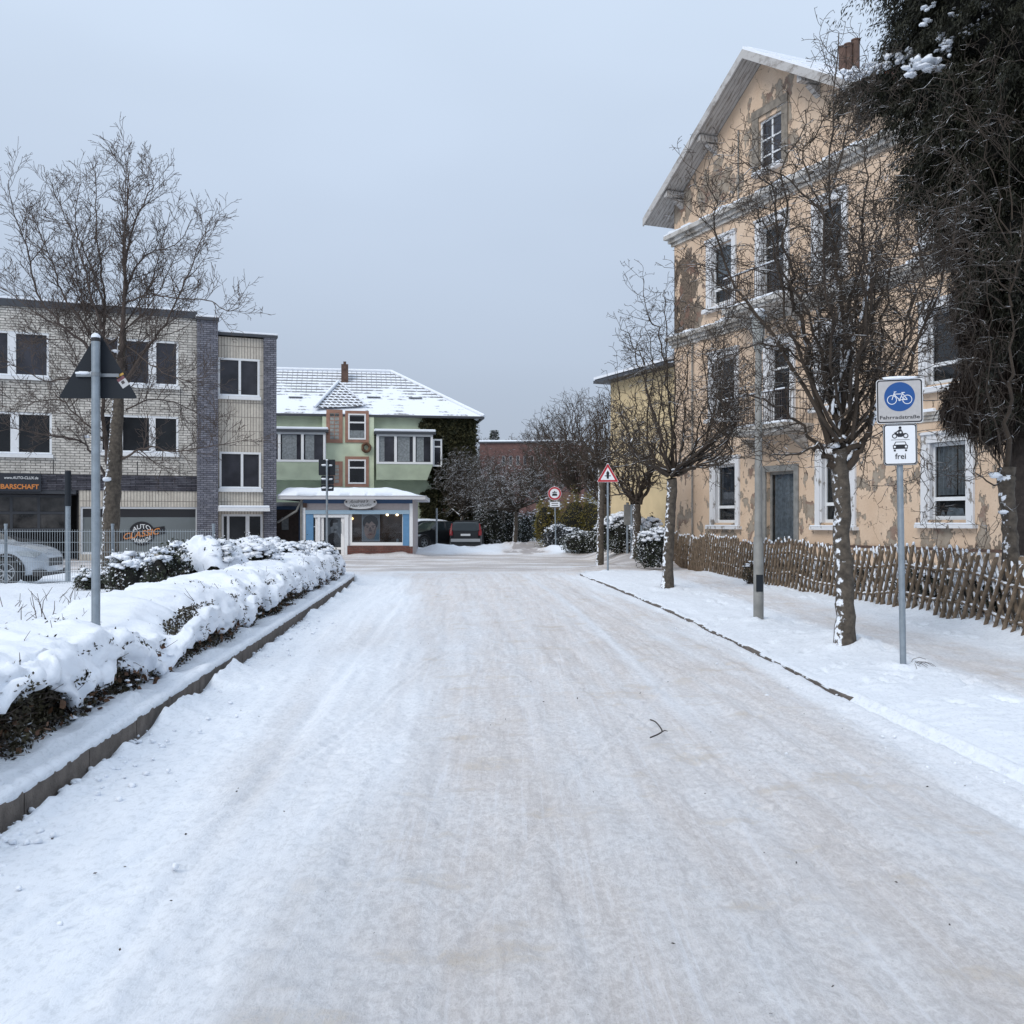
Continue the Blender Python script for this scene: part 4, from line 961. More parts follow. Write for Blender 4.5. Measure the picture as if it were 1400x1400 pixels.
def peel_mat():
    m, t, b, tc = nodes_of('peeling_plaster'); O = tc.outputs['Object']; sp = t.nodes.new('ShaderNodeSeparateXYZ'); t.links.new(O, sp.inputs[0]); X, Z = sp.outputs['X'], sp.outputs['Z']
    n1 = noisen(t, O, .9, 9, .62, (1,1,.7)); n2 = noisen(t, O, 2.6, 7, .6, (1,1,.6)); n3 = noisen(t, O, 14, 5)
    # regions that weathered most: upper left corner, band under the gable, ground floor patches
    corner = mathn(t, 'MULTIPLY', mrange(t, X, 3.2, .6), mathn(t, 'MULTIPLY', mrange(t, Z, 8.2, 8.9), mrange(t, Z, 12.4, 11.2)))
    band = mathn(t, 'MULTIPLY', mrange(t, X, 6.5, 3.0), mathn(t, 'MULTIPLY', mrange(t, Z, 12.6, 13.0), mrange(t, Z, 15.0, 13.8)))
    low = mathn(t, 'MULTIPLY', mrange(t, Z, 4.2, 3.0), 1.0)
    att = mathn(t, 'MULTIPLY', mathn(t, 'MULTIPLY', mrange(t, X, 4.3, 4.8), mrange(t, X, 7.5, 6.9)), mathn(t, 'MULTIPLY', mrange(t, Z, 13.2, 13.8), mrange(t, Z, 16.2, 15.6)))
    reg = mathn(t, 'ADD', mathn(t, 'ADD', mathn(t, 'MULTIPLY', corner, .185), mathn(t, 'MULTIPLY', band, .13)), mathn(t, 'ADD', mathn(t, 'MULTIPLY', low, .085), mathn(t, 'MULTIPLY', att, .12)))
    f = mrange(t, mathn(t, 'ADD', mathn(t, 'ADD', mathn(t, 'MULTIPLY', n1, .55), mathn(t, 'MULTIPLY', n2, .45)), reg), .605, .617)
    # hairline cracks
    v = t.nodes.new('ShaderNodeTexVoronoi'); v.feature = 'DISTANCE_TO_EDGE'; v.inputs['Scale'].default_value = 1.1
    wv = t.nodes.new('ShaderNodeVectorMath'); wv.operation = 'ADD'; nn = t.nodes.new('ShaderNodeTexNoise'); nn.inputs['Scale'].default_value = 1.6; nn.inputs['Detail'].default_value = 6; t.links.new(O, nn.inputs['Vector']); t.links.new(O, wv.inputs[0]); t.links.new(nn.outputs['Color'], wv.inputs[1]); t.links.new(wv.outputs[0], v.inputs['Vector'])
    cr = mathn(t, 'MULTIPLY', mrange(t, v.outputs['Distance'], .004, .012, 1, 0), mrange(t, noisen(t, O, .8, 3), .46, .6))
    base = mixn(t, mrange(t, n1, .3, .7), (.59,.435,.31), (.67,.52,.39)); base = mixn(t, mathn(t, 'MULTIPLY', mrange(t, n3, .45, .75), .25), base, (.42,.31,.22))
    base = mixn(t, mathn(t, 'MULTIPLY', mrange(t, noisen(t, O, 1.2, 5, .6, (3,3,.25)), .55, .8), .45), base, (.40,.31,.23))
    peeled = mixn(t, mrange(t, n2, .35, .65), (.20,.16,.12), (.34,.29,.235)); peeled = mixn(t, mrange(t, corner, .3, .9), peeled, mixn(t, mrange(t, n3, .4, .6), (.07,.05,.036), (.17,.13,.095)))
    peeled = mixn(t, mathn(t, 'MULTIPLY', mrange(t, noisen(t, O, 1.7, 4, .6), .52, .62), .6), peeled, (.20,.105,.075))
    c = mixn(t, f, base, peeled); c = mixn(t, mathn(t, 'MULTIPLY', cr, .8), c, (.16,.11,.08)); t.links.new(c, b.inputs['Base Color'])
    bumpn(t, b, mathn(t, 'SUBTRACT', mathn(t, 'MULTIPLY', n3, .3), f), .9, .045); return m
M['peel'] = peel_mat()
M['peel_white'] = None
def peel_white():
    m, t, b, tc = nodes_of('flaking_white_paint', .6); O = tc.outputs['Object']; f = mrange(t, noisen(t, O, 4.5, 8, .7, (1,1,.5)), .56, .60); c = mixn(t, f, (.66,.67,.69), (.24,.22,.20)); t.links.new(c, b.inputs['Base Color']); bumpn(t, b, f, .3, .01); return m
M['peel_white'] = peel_white(); M['attic_surround'] = simple('bare_render', (.21,.185,.155), .9, var=.35, scale=5, bump=.3)
def cornice_mat():
    m, t, b, tc = nodes_of('weathered_cornice', .8); O = tc.outputs['Object']; f = mrange(t, noisen(t, O, 2.2, 8, .7), .42, .62); c = mixn(t, f, (.50,.49,.47), (.24,.215,.185)); t.links.new(c, b.inputs['Base Color']); bumpn(t, b, f, .3, .01); return m
M['cornice'] = cornice_mat()
M['ochre'] = simple('ochre_plaster', (.60,.48,.29), .85, var=.10, scale=1.5, bump=.15)
M['green_plaster'] = simple('green_plaster', (.47,.53,.39), .85, var=.14, scale=1.3, bump=.15)
M['green_light'] = simple('pale_green_plaster', (.55,.61,.45), .85, var=.12, scale=1.3, bump=.15)
M['terracotta'] = simple('terracotta_surround', (.33,.18,.13), .85, var=.15, scale=4)
M['brown_trim'] = simple('brown_trim', (.10,.06,.045), .8, var=.4, scale=5)
M['roof_edge'] = simple('dark_roof_edge', (.05,.055,.065), .5)
M['soffit'] = None
def soffit():
    m, t, b, tc = nodes_of('weathered_white_boards', .75); O = tc.outputs['Object']; w_ = t.nodes.new('ShaderNodeTexWave'); w_.wave_type = 'BANDS'; w_.bands_direction = 'Y'; w_.inputs['Scale'].default_value = 2.2; t.links.new(O, w_.inputs['Vector'])
    f = mrange(t, noisen(t, O, 3, 8, .75, (.5,3,1)), .46, .66); c = mixn(t, f, (.46,.45,.44), (.20,.175,.155)); c = mixn(t, mrange(t, w_.outputs[0], .0, .12, .7, 0), c, (.12,.11,.10)); t.links.new(c, b.inputs['Base Color']); return m
M['soffit'] = soffit()

# ------------------------------------------------------------------ tall gabled house on the right
fa = Fac(6.18, 39.0, math.atan2(-.919, .394))
hr = empty('gabled_house', (6.18, 39.0, 0), fa.rz, 'tall peach gabled house with peeling plaster and white windows', 'building')
AX, ZA, SL = 5.45, 16.85, .60
def gtop(x): return ZA-SL*abs(x-AX) if x < 11.0 else 12.95
GEND = 17.5
casW = []
def cas(x0, y0, x1, y1): r = fa.rect(x0, y0, x1, y1); casW.append(r); return r
wins = {'g1': cas(972,626,1012,721), 'gd': cas(1044,640,1091,749), 'g3': cas(1116,609,1171,722), 'g4': cas(1261,592,1333,719),
        'f1': cas(970,480,1011,574), 'fd': cas(1045,462,1088,588), 'f3': cas(1114,440,1170,558), 'f4': cas(1258,408,1333,531),
        's1': cas(967,324,1007,421), 'sd': cas(1034,296,1080,414), 's3': cas(1111,266,1160,380), 's4': cas(1258,200,1333,330), 'at': cas(1036,154,1071,232)}
holes = []; inner = {}
for k, (a, b_, c, d) in wins.items():
    m = .22 if k not in ('gd', 'at') else (.16 if k == 'gd' else .06); mt = .22 if k not in ('gd','at') else .1; mb_ = .16 if k != 'gd' else .02
    if k == 'at': mb_ = .06
    inner[k] = (a+m, b_-m, c+mb_, d-mt); holes.append(inner[k])
mb = MB(); wall_holes(mb, 0, 11.0, -.2, 13.6, holes, 0, .22, 0, top=(gtop, [AX, 0, 11]))
wall_holes(mb, 11.0, GEND, -.2, 12.95, [h for h in holes if h[0] > 11], 0, .22, 0)
mb.box(.02, GEND-.02, .62, 12, -.2, 12.4)   # body behind the facade
mb.prism([(0,.62,12.4),(0,.62,gtop(0)),(AX,.62,ZA),(10.99,.62,gtop(10.99)),(10.99,.62,12.4)], (0,11.3,0)); mb.box(0,.02,.0,.64,-.2,13.5)
mb.build('wall', M['peel'], hr)
mb = MB(); mb.box(-.01, GEND, -.06, 0, -.2, fa.z(1300,753)); mb.build('plinth', M['peel'], hr)
mb = MB(); zz = fa.z(1300,753); mb.box(-.01, GEND, -.08, .0, zz, zz+.07); mb.build('plinth_strip', M['brown_trim'], hr)
# casings and windows
for k, (a, b_, c, d) in wins.items():
    ia, ib, ic, id_ = inner[k]; mb = MB(); t_ = .07
    cm = M['peel_white']
    if k != 'at' and k != 'gd':
        mb.box(a, ia, -t_, .0, c, d); mb.box(ib, b_, -t_, .0, c, d); mb.box(ia, ib, -t_, .0, id_, d)
        mb.box(ia-.002, ia+.06, -.03, .16, ic, id_); mb.box(ib-.06, ib+.002, -.03, .16, ic, id_); mb.box(a-.03, b_+.03, -t_-.05, .0, d-.002, d+.07)
    elif k == 'gd':
        cm = M['lamp_post']; mb.box(a-.05, ia, -.05, 0, c, d+.1); mb.box(ib, b_+.05, -.05, 0, c, d+.1); mb.box(ia, ib, -.05, 0, id_, d+.1)
    else:
        cm = M['attic_surround']; mb.box(a-.28, ia, -.04, 0, c, d+.05); mb.box(ib, b_+.25, -.04, 0, c, d+.05); mb.box(a-.28, b_+.25, -.06, 0, d+.05, d+.32)
    cs = mb.build('window_casing', cm, hr)
    if k == 'gd':
        mb = MB(); mb.box(a-.1, b_+.1, -.35, 0, c-.2, c); mb.build('door_step', M['concrete'], cs)
    else:
        mb = MB(); mb.box(a-.1, b_+.1, -.20, .0, c-.06, c+.04); sl = mb.build('window_sill', M['peel_white'], cs)
        mb = MB(); mb.box(a-.09, b_+.09, -.195, -.075, c+.043, c+.085); mb.build('snow_strip', M['snow'], cs, bevel=.015)
    if k[1] == 'd':
        cu = ('curtain', [(.08,.92,.02,.97)]) if k == 'gd' else None
        window(hr, ia, ib, ic, id_, .20, M['white_frame'] if k != 'gd' else M['lamp_post'], M['glass'], .09, trans=() if k == 'gd' else ((.72,.07),), curtain=cu, name='balcony_door' if k != 'gd' else 'house_door')
    elif k == 'at':
        window(hr, ia, ib, ic, id_, .14, M['white_frame'], M['glass_violet'], .07, muls=((.5,.07),), trans=((.62,.05),(.30,.05)))
    else:
        cu = {'g4': ('curtain', [(.08,.55,.32,.97),(.6,.95,.32,.97)]), 'g1': ('curtain_dark', [(.1,.9,.3,.96)]), 's1': ('curtain', [(.1,.9,.5,.96)])}.get(k)
        o = window(hr, ia, ib, ic, id_, .18, M['white_frame'], M['glass'], .10, trans=((.27,.10),), curtain=cu)
        if k == 'g4':
            pm = MB()
            for q in (.2,.8): x = ia+(ib-ia)*q; pm.poly([(x-.09,.25,ic+.1),(x+.09,.25,ic+.1),(x+.01,.25,ic+.26),(x-.03,.25,ic+.26)])
            pm.poly([(ia+.35,.26,ic+.1),(ib-.35,.26,ic+.1),(ib-.4,.26,ic+.30),(ia+.45,.26,ic+.33)]); pm.build('window_curtain', M['curtain'], o)
# cornices
def cornice(z, h, out, x0, x1, name, ret=True):
    mb = MB(); mb.box(x0-out, x1, -out, .0, z-h*.35, z); mb.box(x0-out*.6, x1, -out*.6, .0, z-h*.7, z-h*.35); mb.box(x0-out*.3, x1, -out*.3, .0, z-h, z-h*.7)
    o = mb.build(name, M['cornice'], hr)
    mb = MB()
    xs = np.arange(x0-out, x1, .3)
    for i, x in enumerate(xs):
        hh = .06+.035*math.sin(i*1.7)+.03*math.sin(i*.63); mb.box(x, x+.3, -out+.01, .0, z, z+max(hh,.02))
    mb.build('snow_strip', M['snow'], o, bevel=.02)
zc, z2, z1_ = 12.45, 8.56, 4.5
cornice(zc, .42, .30, 0, GEND, 'cornice'); cornice(z2, .40, .26, 0, GEND, 'string_course'); cornice(z1_, .26, .12, 11.2, GEND, 'lower_string_course')
# roof
sl_ = SL; nrm = math.sqrt(1+SL*SL)
def slab(x0, z0, x1, z1, ya, yb, th, mb, mi=0): mb.prism([(x0,ya,z0),(x1,ya,z1),(x1,ya,z1+th),(x0,ya,z0+th)], (0,yb-ya,0), mi)
rz0 = ZA+.02; XL_, XR_ = -.95, 11.9; F_ = -.78
mb = MB(); slab(XL_, rz0-SL*(AX-XL_), AX, rz0, F_, 12.3, .10, mb); slab(AX, rz0, XR_, rz0-SL*(XR_-AX), F_, 12.3, .10, mb); mb.build('roof_boarding', M['soffit'], hr)
mb = MB(); 
for (xa, xb) in ((XL_, AX), (AX, XR_)):
    za, zb = rz0-SL*abs(AX-xa), rz0-SL*abs(AX-xb); mb.prism([(xa,F_-.05,za-.06),(xb,F_-.05,zb-.06),(xb,F_-.05,zb+.24),(xa,F_-.05,za+.24)], (0,.05,0))
mb.build('verge_board', M['soffit'], hr)
mb = MB(); slab(XL_-.08, rz0+.10-SL*(AX-XL_+.08), AX, rz0+.10, F_+.002, 12.3, .14, mb); slab(AX, rz0+.10, XR_, rz0+.10-SL*(XR_-AX), F_+.002, 12.3, .14, mb); rf = mb.build('roof', M['roof_edge'], hr)
mb = MB()
for i in range(26):
    xa = AX+(XR_-AX)*i/26; xb = AX+(XR_-AX)*(i+1)/26; t_ = .10+.04*math.sin(i*1.3); za, zb = rz0+.24-SL*(xa-AX), rz0+.24-SL*(xb-AX)
    mb.prism([(xa,F_-.04,za),(xb,F_-.04,zb),(xb,F_-.04,zb+t_),(xa,F_-.04,za+t_)], (0,13,0))
for i in range(26):
    xa = AX+(XL_-AX)*i/26; xb = AX+(XL_-AX)*(i+1)/26; za, zb = rz0+.24-SL*(AX-xa), rz0+.24-SL*(AX-xb); t_ = .05
    mb.prism([(xa,F_+.10,za),(xb,F_+.10,zb),(xb,F_+.10,zb+t_),(xa,F_+.10,za+t_)], (0,13,0))
mb.build('snow_layer', M['snow'], rf)
mb = MB(); mb.box(11.9, GEND+.4, -.6, 12.3, 12.95, 13.1); mb.box(11.9, GEND+.4, -.5, 12.3, 13.1, 13.3, 1); mb.build('wing_roof', [M['roof_edge'], M['snow']], hr)
# purlin ends under the verge
for xx in (.55, 2.75, 8.2, 10.4):
    zt = gtop(xx)+.0; mb = MB(); mb.box(xx-.11, xx+.11, F_+.05, .0, zt-.22, zt-.0); mb.prism([(xx-.10, F_+.35, zt-.28), (xx-.10, 0, zt-.28), (xx-.10, 0, zt-.6)], (.2,0,0)); mb.build('purlin_end', M['soffit'], hr)
# chimney pots
pc = fa.s(1162)
cR = MB(); cR.box(8.6, 10.2, 2.2, 3.2, 14, 15.6); ch = cR.build('chimney', M['brick_red'], rf)
for px, top in ((1152,66),(1160,62),(1170,56)):
    # pots stand on the stack
    Yp = 29.4; P = at(px, top, Yp+3.2); dx_, dy_ = P.x-6.18, P.y-39; lx = dx_*fa.d[0]+dy_*fa.d[1]; ly = -dx_*fa.d[1]+dy_*fa.d[0]
    mb = MB(); mb.tube([(lx, ly, 14.2), (lx, ly, P.z)], .125, 12); mb.tube([(lx, ly, P.z), (lx, ly, P.z+.04)], .15, 12); mb.build('chimney_pot', M['brown_trim'], ch)
# downpipe
mb = MB(); px_ = fa.s(1000-28); mb.tube([(4.15,-.05,12.6),(4.15,-.05,15.0)], .025, 8); mb.tube([(1.35,-.08,.9),(1.35,-.08,4.4),(1.35,-.08,8.1)], .03, 8); mb.build('conduit', M['lamp_post'], hr)
# balconies
M['rail'] = simple('rusty_rail', (.06,.045,.04), .7, snow=(.85,1.05,.2,6))
def balcony(x0, x1, z, out, label):
    mb = MB(); mb.box(x0, x1, -out, -.0, z-.15, z); mb.box(x0+.06, x1-.06, -out+.08, .0, z-.24, z-.15)
    o = mb.build('balcony', M['cornice'], hr); o['label'] = label
    for xx in (x0+.35, x1-.35): mb = MB(); mb.prism([(xx-.08,-.002,z-.34),(xx-.08,-out+.45,z-.34),(xx-.08,-.12,z-.75),(xx-.08,-.002,z-.85)], (.16,0,0)); mb.build('bracket', M['cornice'], o)
    mb = MB(); zr = z+1.0
    for (p, q) in (((x0+.05,-out+.05),(x1-.05,-out+.05)), ((x0+.05,-out+.05),(x0+.05,0)), ((x1-.05,-out+.05),(x1-.05,0))):
        L_ = math.hypot(q[0]-p[0], q[1]-p[1]); n = int(L_/.11)
        for h in (zr, z+.12, z+.75): mb.tube([(p[0],p[1],h),(q[0],q[1],h)], .018 if h == zr else .010, 6)
        for i in range(n+1):
            f = i/n; mb.tube([(p[0]+(q[0]-p[0])*f, p[1]+(q[1]-p[1])*f, z), (p[0]+(q[0]-p[0])*f, p[1]+(q[1]-p[1])*f, zr)], .011, 4)
    mb.build('railing', M['rail'], o)
    mb = MB(); mb.box(x0+.02, x1-.02, -out+.02, -out+.10, zr+.018, zr+.06); mb.box(x0+.0, x1-.0, -out, -out+.3, z, z+.07); mb.box(x0, x0+.2, -out+.3, -.05, z, z+.06); mb.build('snow_strip', M['snow'], o, bevel=.02)
balcony(4.75, 7.75, 8.62, 1.15, 'upper balcony with snow on its thin rail'); balcony(4.9, 8.0, 4.62, 1.15, 'lower balcony above the glazed door')
# ochre rear wing continuing behind
fo = fa; hw = empty('ochre_house', (6.18-.394*5.0, 39+.919*5.0, 0), fa.rz, 'plain ochre plaster house adjoining the peeling gabled house', 'building')
mb = MB(); mb.box(-.3, 4.98, .15, 9, -.2, 7.5); mb.build('wall', M['ochre'], hw)
mb = MB(); mb.prism([(-.75,-.45,7.5),(4.97,-.45,7.5),(4.97,-.45,7.62),(-.75,-.45,7.62)], (0,10,0)); mb.prism([(-.7,-.4,7.62),(4.97,-.4,7.62),(4.97,4.2,8.9),(.9,4.2,8.9)], (0,0,.05)); rf2 = mb.build('roof', M['roof_edge'], hw)
mb = MB(); mb.prism([(-.74,-.44,7.67),(4.96,-.44,7.67),(4.96,4.2,8.97),(.9,4.2,8.97)], (0,0,.10)); mb.build('snow_layer', M['snow'], rf2)
# ------------------------------------------------------------------ brick office block on the left
fl = Fac(-20.05, 40.1, math.atan2(.365, .931))
lb = empty('brick_office_block', (-20.05, 40.1, 0), fl.rz, 'three storey beige brick block with slate coloured pillars and white windows', 'building')
S = fl.s; W0 = -5.0
xa_, xb_ = S(269), S(297); xc_, xd_ = S(360), S(377.5)
zt1 = fl.z(150,428)-.0; zt2 = fl.z(335,462)
wl = [fl.rect(-90,452,67,517), fl.rect(139,464,244,526), fl.rect(-90,563,71,623), fl.rect(137,568,244,619)]
wl[0] = (S(-70), S(67), fl.z(40,515), fl.z(40,454)); wl[2] = (S(-70), S(71), fl.z(40,621), fl.z(40,564))
zb1 = fl.z(180,650); zb0 = fl.z(180,671); zsh = fl.z(190,693); xg = S(108)
shopw = (S(110), S(270.5), .25, zsh)
gar = (-4.6, S(104), -.1, fl.z(50,675))
mb = MB(); wall_holes(mb, W0, xa_, zb1, zt1, wl, 0, .18); mb.build('wall', M['brick_beige'], lb)
mb = MB(); mb.box(W0, xd_, .35, 12, gar[3]+.01, zt2-.3); mb.box(gar[1]+.31, xd_, .35, 12, 0, gar[3]+.008); mb.box(W0, xa_, .352, 11.99, gar[3]+.02, zt1-.2); mb.box(W0-.1,W0,0,12,0,zt1-.2); mb.build('rear_body', M['brick_grey'], lb)
mb = MB(); mb.quad((W0,-.03,zb0),(xa_,-.03,zb0),(xa_,-.03,zb1),(W0,-.03,zb1)); mb.box(W0, xa_, -.03, .01, zb0, zb1); mb.build('slate_band', M['slate_band'], lb)
mb = MB(); wall_holes(mb, xg, xa_, 0, zb0, [shopw], 0, .15); mb.build('lower_wall', M['tile_beige'], lb)
mb = MB(); mb.box(xa_, xb_, -.35, .3, 0, fl.z(283,440)); mb.build('brick_pillar', M['brick_grey'], lb)
mb = MB(); mb.box(xc_, xd_, -.12, 9, 0, zt2+.05); mb.build('brick_pillar', M['brick_grey'], lb)
wr = [fl.rect(298,490,355,542), fl.rect(300,618,357,668)]
dr_ = (S(303), S(360)-.02, 0, fl.z(330,703))
mb = MB(); wall_holes(mb, xb_, xc_, 0, zt2, wr+[dr_], .02, .15); mb.build('stair_wall', M['tile_beige'], lb)
# panel joints, eaves
mb = MB()
for px in (73, 128, 188, 246): mb.box(S(px)-.015, S(px)+.015, -.003, .004, zb1, wl[3][2]-.35)
for px in (3, 128, 190, 247): mb.box(S(px)-.015, S(px)+.015, -.003, .004, wl[3][3]+.1, wl[1][2]-.1)
for zz in (wl[1][2]-.35,): mb.box(W0, xa_, -.004, .003, zz-.015, zz+.015)
mb.build('panel_joint', M['dark'], lb)
mb = MB(); mb.box(W0, xa_+.02, -.10, 12, zt1, zt1+.28); mb.box(xa_-.04, xb_+.04, -.42, 12, fl.z(283,440), fl.z(283,436)); mb.box(xb_, xd_+.05, -.16, 12, zt2+.05, zt2+.16); rl = mb.build('roof', M['roof_edge'], lb)
mb = MB(); mb.box(W0, xa_-.05, -.11, 12, zt1+.28, zt1+.36); mb.box(xa_-.05, xb_+.05, -.43, 12, fl.z(283,436), fl.z(283,436)+.08); mb.box(xb_+.05, xd_+.06, -.17, 12, zt2+.16, zt2+.24); mb.build('snow_layer', M['snow'], rl, bevel=.02)
for i, (r, mu, lab) in enumerate([(wl[0], ((.62,.30),), None), (wl[1], ((.27,.09),(.655,.30)), None), (wl[2], ((.63,.30),), None), (wl[3], ((.27,.09),(.66,.25)), None), (wr[0], ((.52,.10),), None), (wr[1], ((.54,.10),), None)]):
    o = window(lb, *r, .12 if i < 4 else .10, M['white_frame'], M['glass_dark'] if i in (2,3) else M['glass_violet'], .085, muls=mu, depth=.10)
    mb = MB(); mb.box(r[0]-.05, r[1]+.05, -.10, .10, r[2]-.14, r[2]-.0); mb.build('window_sill', M['white_frame'], o)
    mb = MB(); mb.box(r[0]+.0, r[1]-.0, -.10, .02, r[2], r[2]+.05); mb.build('snow_strip', M['snow'], o, bevel=.015)
# entrance
o = window(lb, *dr_[:2], .0, dr_[3], .12, M['white_frame'], M['glass_dark'], .09, muls=((.16,.10),(.63,.16)), trans=((.22,.12,.18,.62),), name='entrance_door')
mb = MB(); mb.box(xb_+.0, xc_+.15, -.9, .02, dr_[3]+.12, dr_[3]+.26); can = mb.build('canopy', M['white_frame'], lb); mb = MB(); mb.box(xb_+.01, xc_+.14, -.89, .0, dr_[3]+.26, dr_[3]+.36); mb.build('snow_layer', M['snow'], can, bevel=.03)
# shop window with the club logo
M['frosted'] = simple('frosted_glass', (.155,.175,.18), .35, var=.12, scale=.8)
a, b_, c, d = shopw; dz = d-c
o = window(lb, a, b_, c, d, .10, M['white_frame'], M['frosted'], .08, muls=((.10,.05),), name='shop_window')
mb = MB(); mb.box(a+.09, b_-.09, .075, .085, d-.42, d-.09); mb.build('blind_strip', M['black'], o)
M['logo_orange'] = simple('logo_orange', (.62,.22,.05), .5); M['logo_black'] = simple('logo_black', (.012,.012,.015), .5)
M['logo_white'] = simple('logo_white', (.75,.77,.78), .5)
lx, lz = S(194), fl.z(194,729.5); u = 1/ (1400/fl.Y(lx)); kx = u/math.cos(fl.rz)*1.02     # metres per photo pixel here
lg = MB(); yl_ = .060
lg.disc((lx, yl_, lz), 15.5*kx, 40, 0, ry=16.5*u)
th = math.atan2(9.0*u, 50*kx); ct, st_ = math.cos(th), math.sin(th)
def rb(x, z): return (lx+x*ct-z*st_, yl_-.004, lz+x*st_+z*ct)
lg.poly([rb(-28*kx,-5.3*u), rb(28*kx,-5.3*u), rb(28*kx,5.3*u), rb(-28*kx,5.3*u)], 0)
text_mb(lg, 'CLASSIC', lx, yl_-.012, lz, 8.3*u, 1, 44*kx, .35, rot=th, bold=.02)
text_mb(lg, 'AUTO', lx-.6*kx, yl_-.008, lz+10.0*u, 6.4*u, 2, 22*kx, 0, rot=th*.6, bold=.012, arc=lambda x: -x*x/(.9))
text_mb(lg, 'HAMADE', lx-.2*kx, yl_-.008, lz-10.2*u, 6.0*u, 2, 23*kx, 0, rot=th*.5, bold=.012, arc=lambda x: x*x/(.9))
lg.build('club_logo', [M['logo_black'], M['logo_orange'], M['logo_white']], o)
# garage
mb = MB(); mb.box(W0, gar[1], .0, .30, gar[3], zb0-.001); mb.build('garage_lintel', M['roof_edge'], lb)
mb = MB(); y_ = 2.6
mb.box(gar[0], gar[1]+.3, y_, y_+.05, 0, gar[3]); 
mb.box(gar[1]+.02, gar[1]+.3, .36, y_, 0, gar[3]); gd = mb.build('garage_interior', M['dark'], lb)
M['plastic_pane'] = simple('clouded_plastic_pane', (.05,.047,.045), .22, var=.8, scale=2.5, bump=.6, bscale=2.2)
mb = MB(); zg1, zg0 = fl.z(50,678), fl.z(50,724)
nx = 7; wv = (gar[1]-.4-gar[0])/nx
for i in range(nx):
    for j in range(2):
        x0 = gar[0]+i*wv; z0 = zg0+(zg1-zg0)*j/2; mb.box(x0+.05, x0+wv-.05, .50, .53, z0+.06, z0+(zg1-zg0)/2-.05)
mb.build('garage_door_pane', M['plastic_pane'], lb)
mb = MB()
for i in range(nx+1): x0 = gar[0]+i*wv; mb.box(x0-.05, x0+.05, .47, .56, zg0, zg1)
for j in range(3): mb.box(gar[0], gar[1]-.4, .472, .558, zg0+(zg1-zg0)*j/2-.05, zg0+(zg1-zg0)*j/2+.05)
mb.build('garage_door_frame', M['roof_edge'], lb)
# company sign board
M['navy'] = simple('sign_navy', (.018,.022,.032), .5)
mb = MB(); xe = S(56.5); zs1, zs0 = fl.z(40,647.5), fl.z(40,672); mb.box(xe-5.4, xe, -.14, -.035, zs0, zs1, 0)
hh = zs1-zs0
text_mb(mb, 'NACHBARSCHAFT', xe-.08, -.145, zs0+hh*.27, hh*.26, 1, 2.06, 0, 'RIGHT', bold=.03)
text_mb(mb, 'www.AUTO-CLUX.de', xe-.10, -.145, zs0+hh*.76, hh*.15, 2, 1.22, .1, 'RIGHT', bold=.01)
sg = mb.build('signboard', [M['navy'], M['logo_orange'], M['logo_white']], None); sg.location = lb.location; sg.rotation_euler = lb.rotation_euler
tag(sg, 'dark signboard with orange lettering above the garage opening', 'sign')

# ------------------------------------------------------------------ green house
fg = Fac(*at(366,712,61.5).xy, R(9)); gh = empty('green_house', (fg.o[0], fg.o[1], 0), fg.rz, 'pale green two storey house with snowy tiled hip roof and ivy on its right', 'building')
S = fg.s; Z = fg.z
x0g, x1g = -1.0, S(645); ze = Z(500,568)
xs0, xs1 = S(441), S(511)       # stair projection
gw = {'glassblock': fg.rect(451,566,464,602), 'w1': fg.rect(476,567,500,602), 'glassblock2': fg.rect(451,636,464,661), 'w2': fg.rect(476,629,500,662), 'w3': fg.rect(586,679,605,709)}
mb = MB(); wall_holes(mb, x0g, xs0, -.4, ze, [], 0, .1); wall_holes(mb, xs1, x1g, -.4, ze, [gw['w3']], 0, .12); mb.quad((x1g,0,-.4),(x1g,9,-.4),(x1g,9,ze),(x1g,0,ze)); mb.box(x0g, x1g-.01, .3, 9, -.4, ze); mb.build('wall', M['green_plaster'], gh)
mb = MB(); yp = -.55; wall_holes(mb, xs0, xs1, -.4, ze, [], yp, .1)
mb.quad((xs0,yp,-.4),(xs0,0.01,-.4),(xs0,0.01,ze),(xs0,yp,ze)); mb.quad((xs1,yp,-.4),(xs1,0.01,-.4),(xs1,0.01,ze),(xs1,yp,ze)); mb.build('stair_bay', M['green_light'], gh)
def surround(r, y, w_, mat, name='window_surround'):
    mb = MB(); a, b_, c, d = r; mb.box(a-w_, a, y-.05, y, c-w_, d+w_); mb.box(b_, b_+w_, y-.05, y, c-w_, d+w_); mb.box(a, b_, y-.05, y, c-w_, c); mb.box(a, b_, y-.05, y, d, d+w_); return mb.build(name, mat, gh)
for k in ('glassblock','w1','glassblock2','w2','w3'):
    r = gw[k]; y = yp if k != 'w3' else 0
    if k.startswith('gl'):
        surround(r, y-.002, .20, M['terracotta']); M.setdefault('glass_block', simple('glass_block', (.30,.31,.29), .2, var=.3, scale=5))
        mb = MB(); a, b_, c, d = r; mb.box(a, b_, y-.03, y-.003, c, d); o = mb.build('glass_block_panel', M['glass_block'], gh)
        mb = MB(); nxx, nz = 2, max(3, int((d-c)/.22))
        for i in range(nxx+1): xx = a+(b_-a)*i/nxx; mb.box(xx-.018, xx+.018, y-.04, y-.025, c, d)
        for j in range(nz+1): zz = c+(d-c)*j/nz; mb.box(a, b_, y-.042, y-.025, zz-.018, zz+.018)
        mb.build('glass_block_joint', M['terracotta'], o)
    else:
        surround(r, y-.002, .18, M['terracotta']); o = window(gh, *r, y-.004, M['white'], M['glass_dark'], .09, trans=((.66,.09),), depth=.07)
        if k == 'w1': mb = MB(); mb.box(r[0]+.1, r[1]-.1, y-.034, y-.028, r[2]+.1, r[2]+.55); mb.build('curtain', M['curtain'], o)
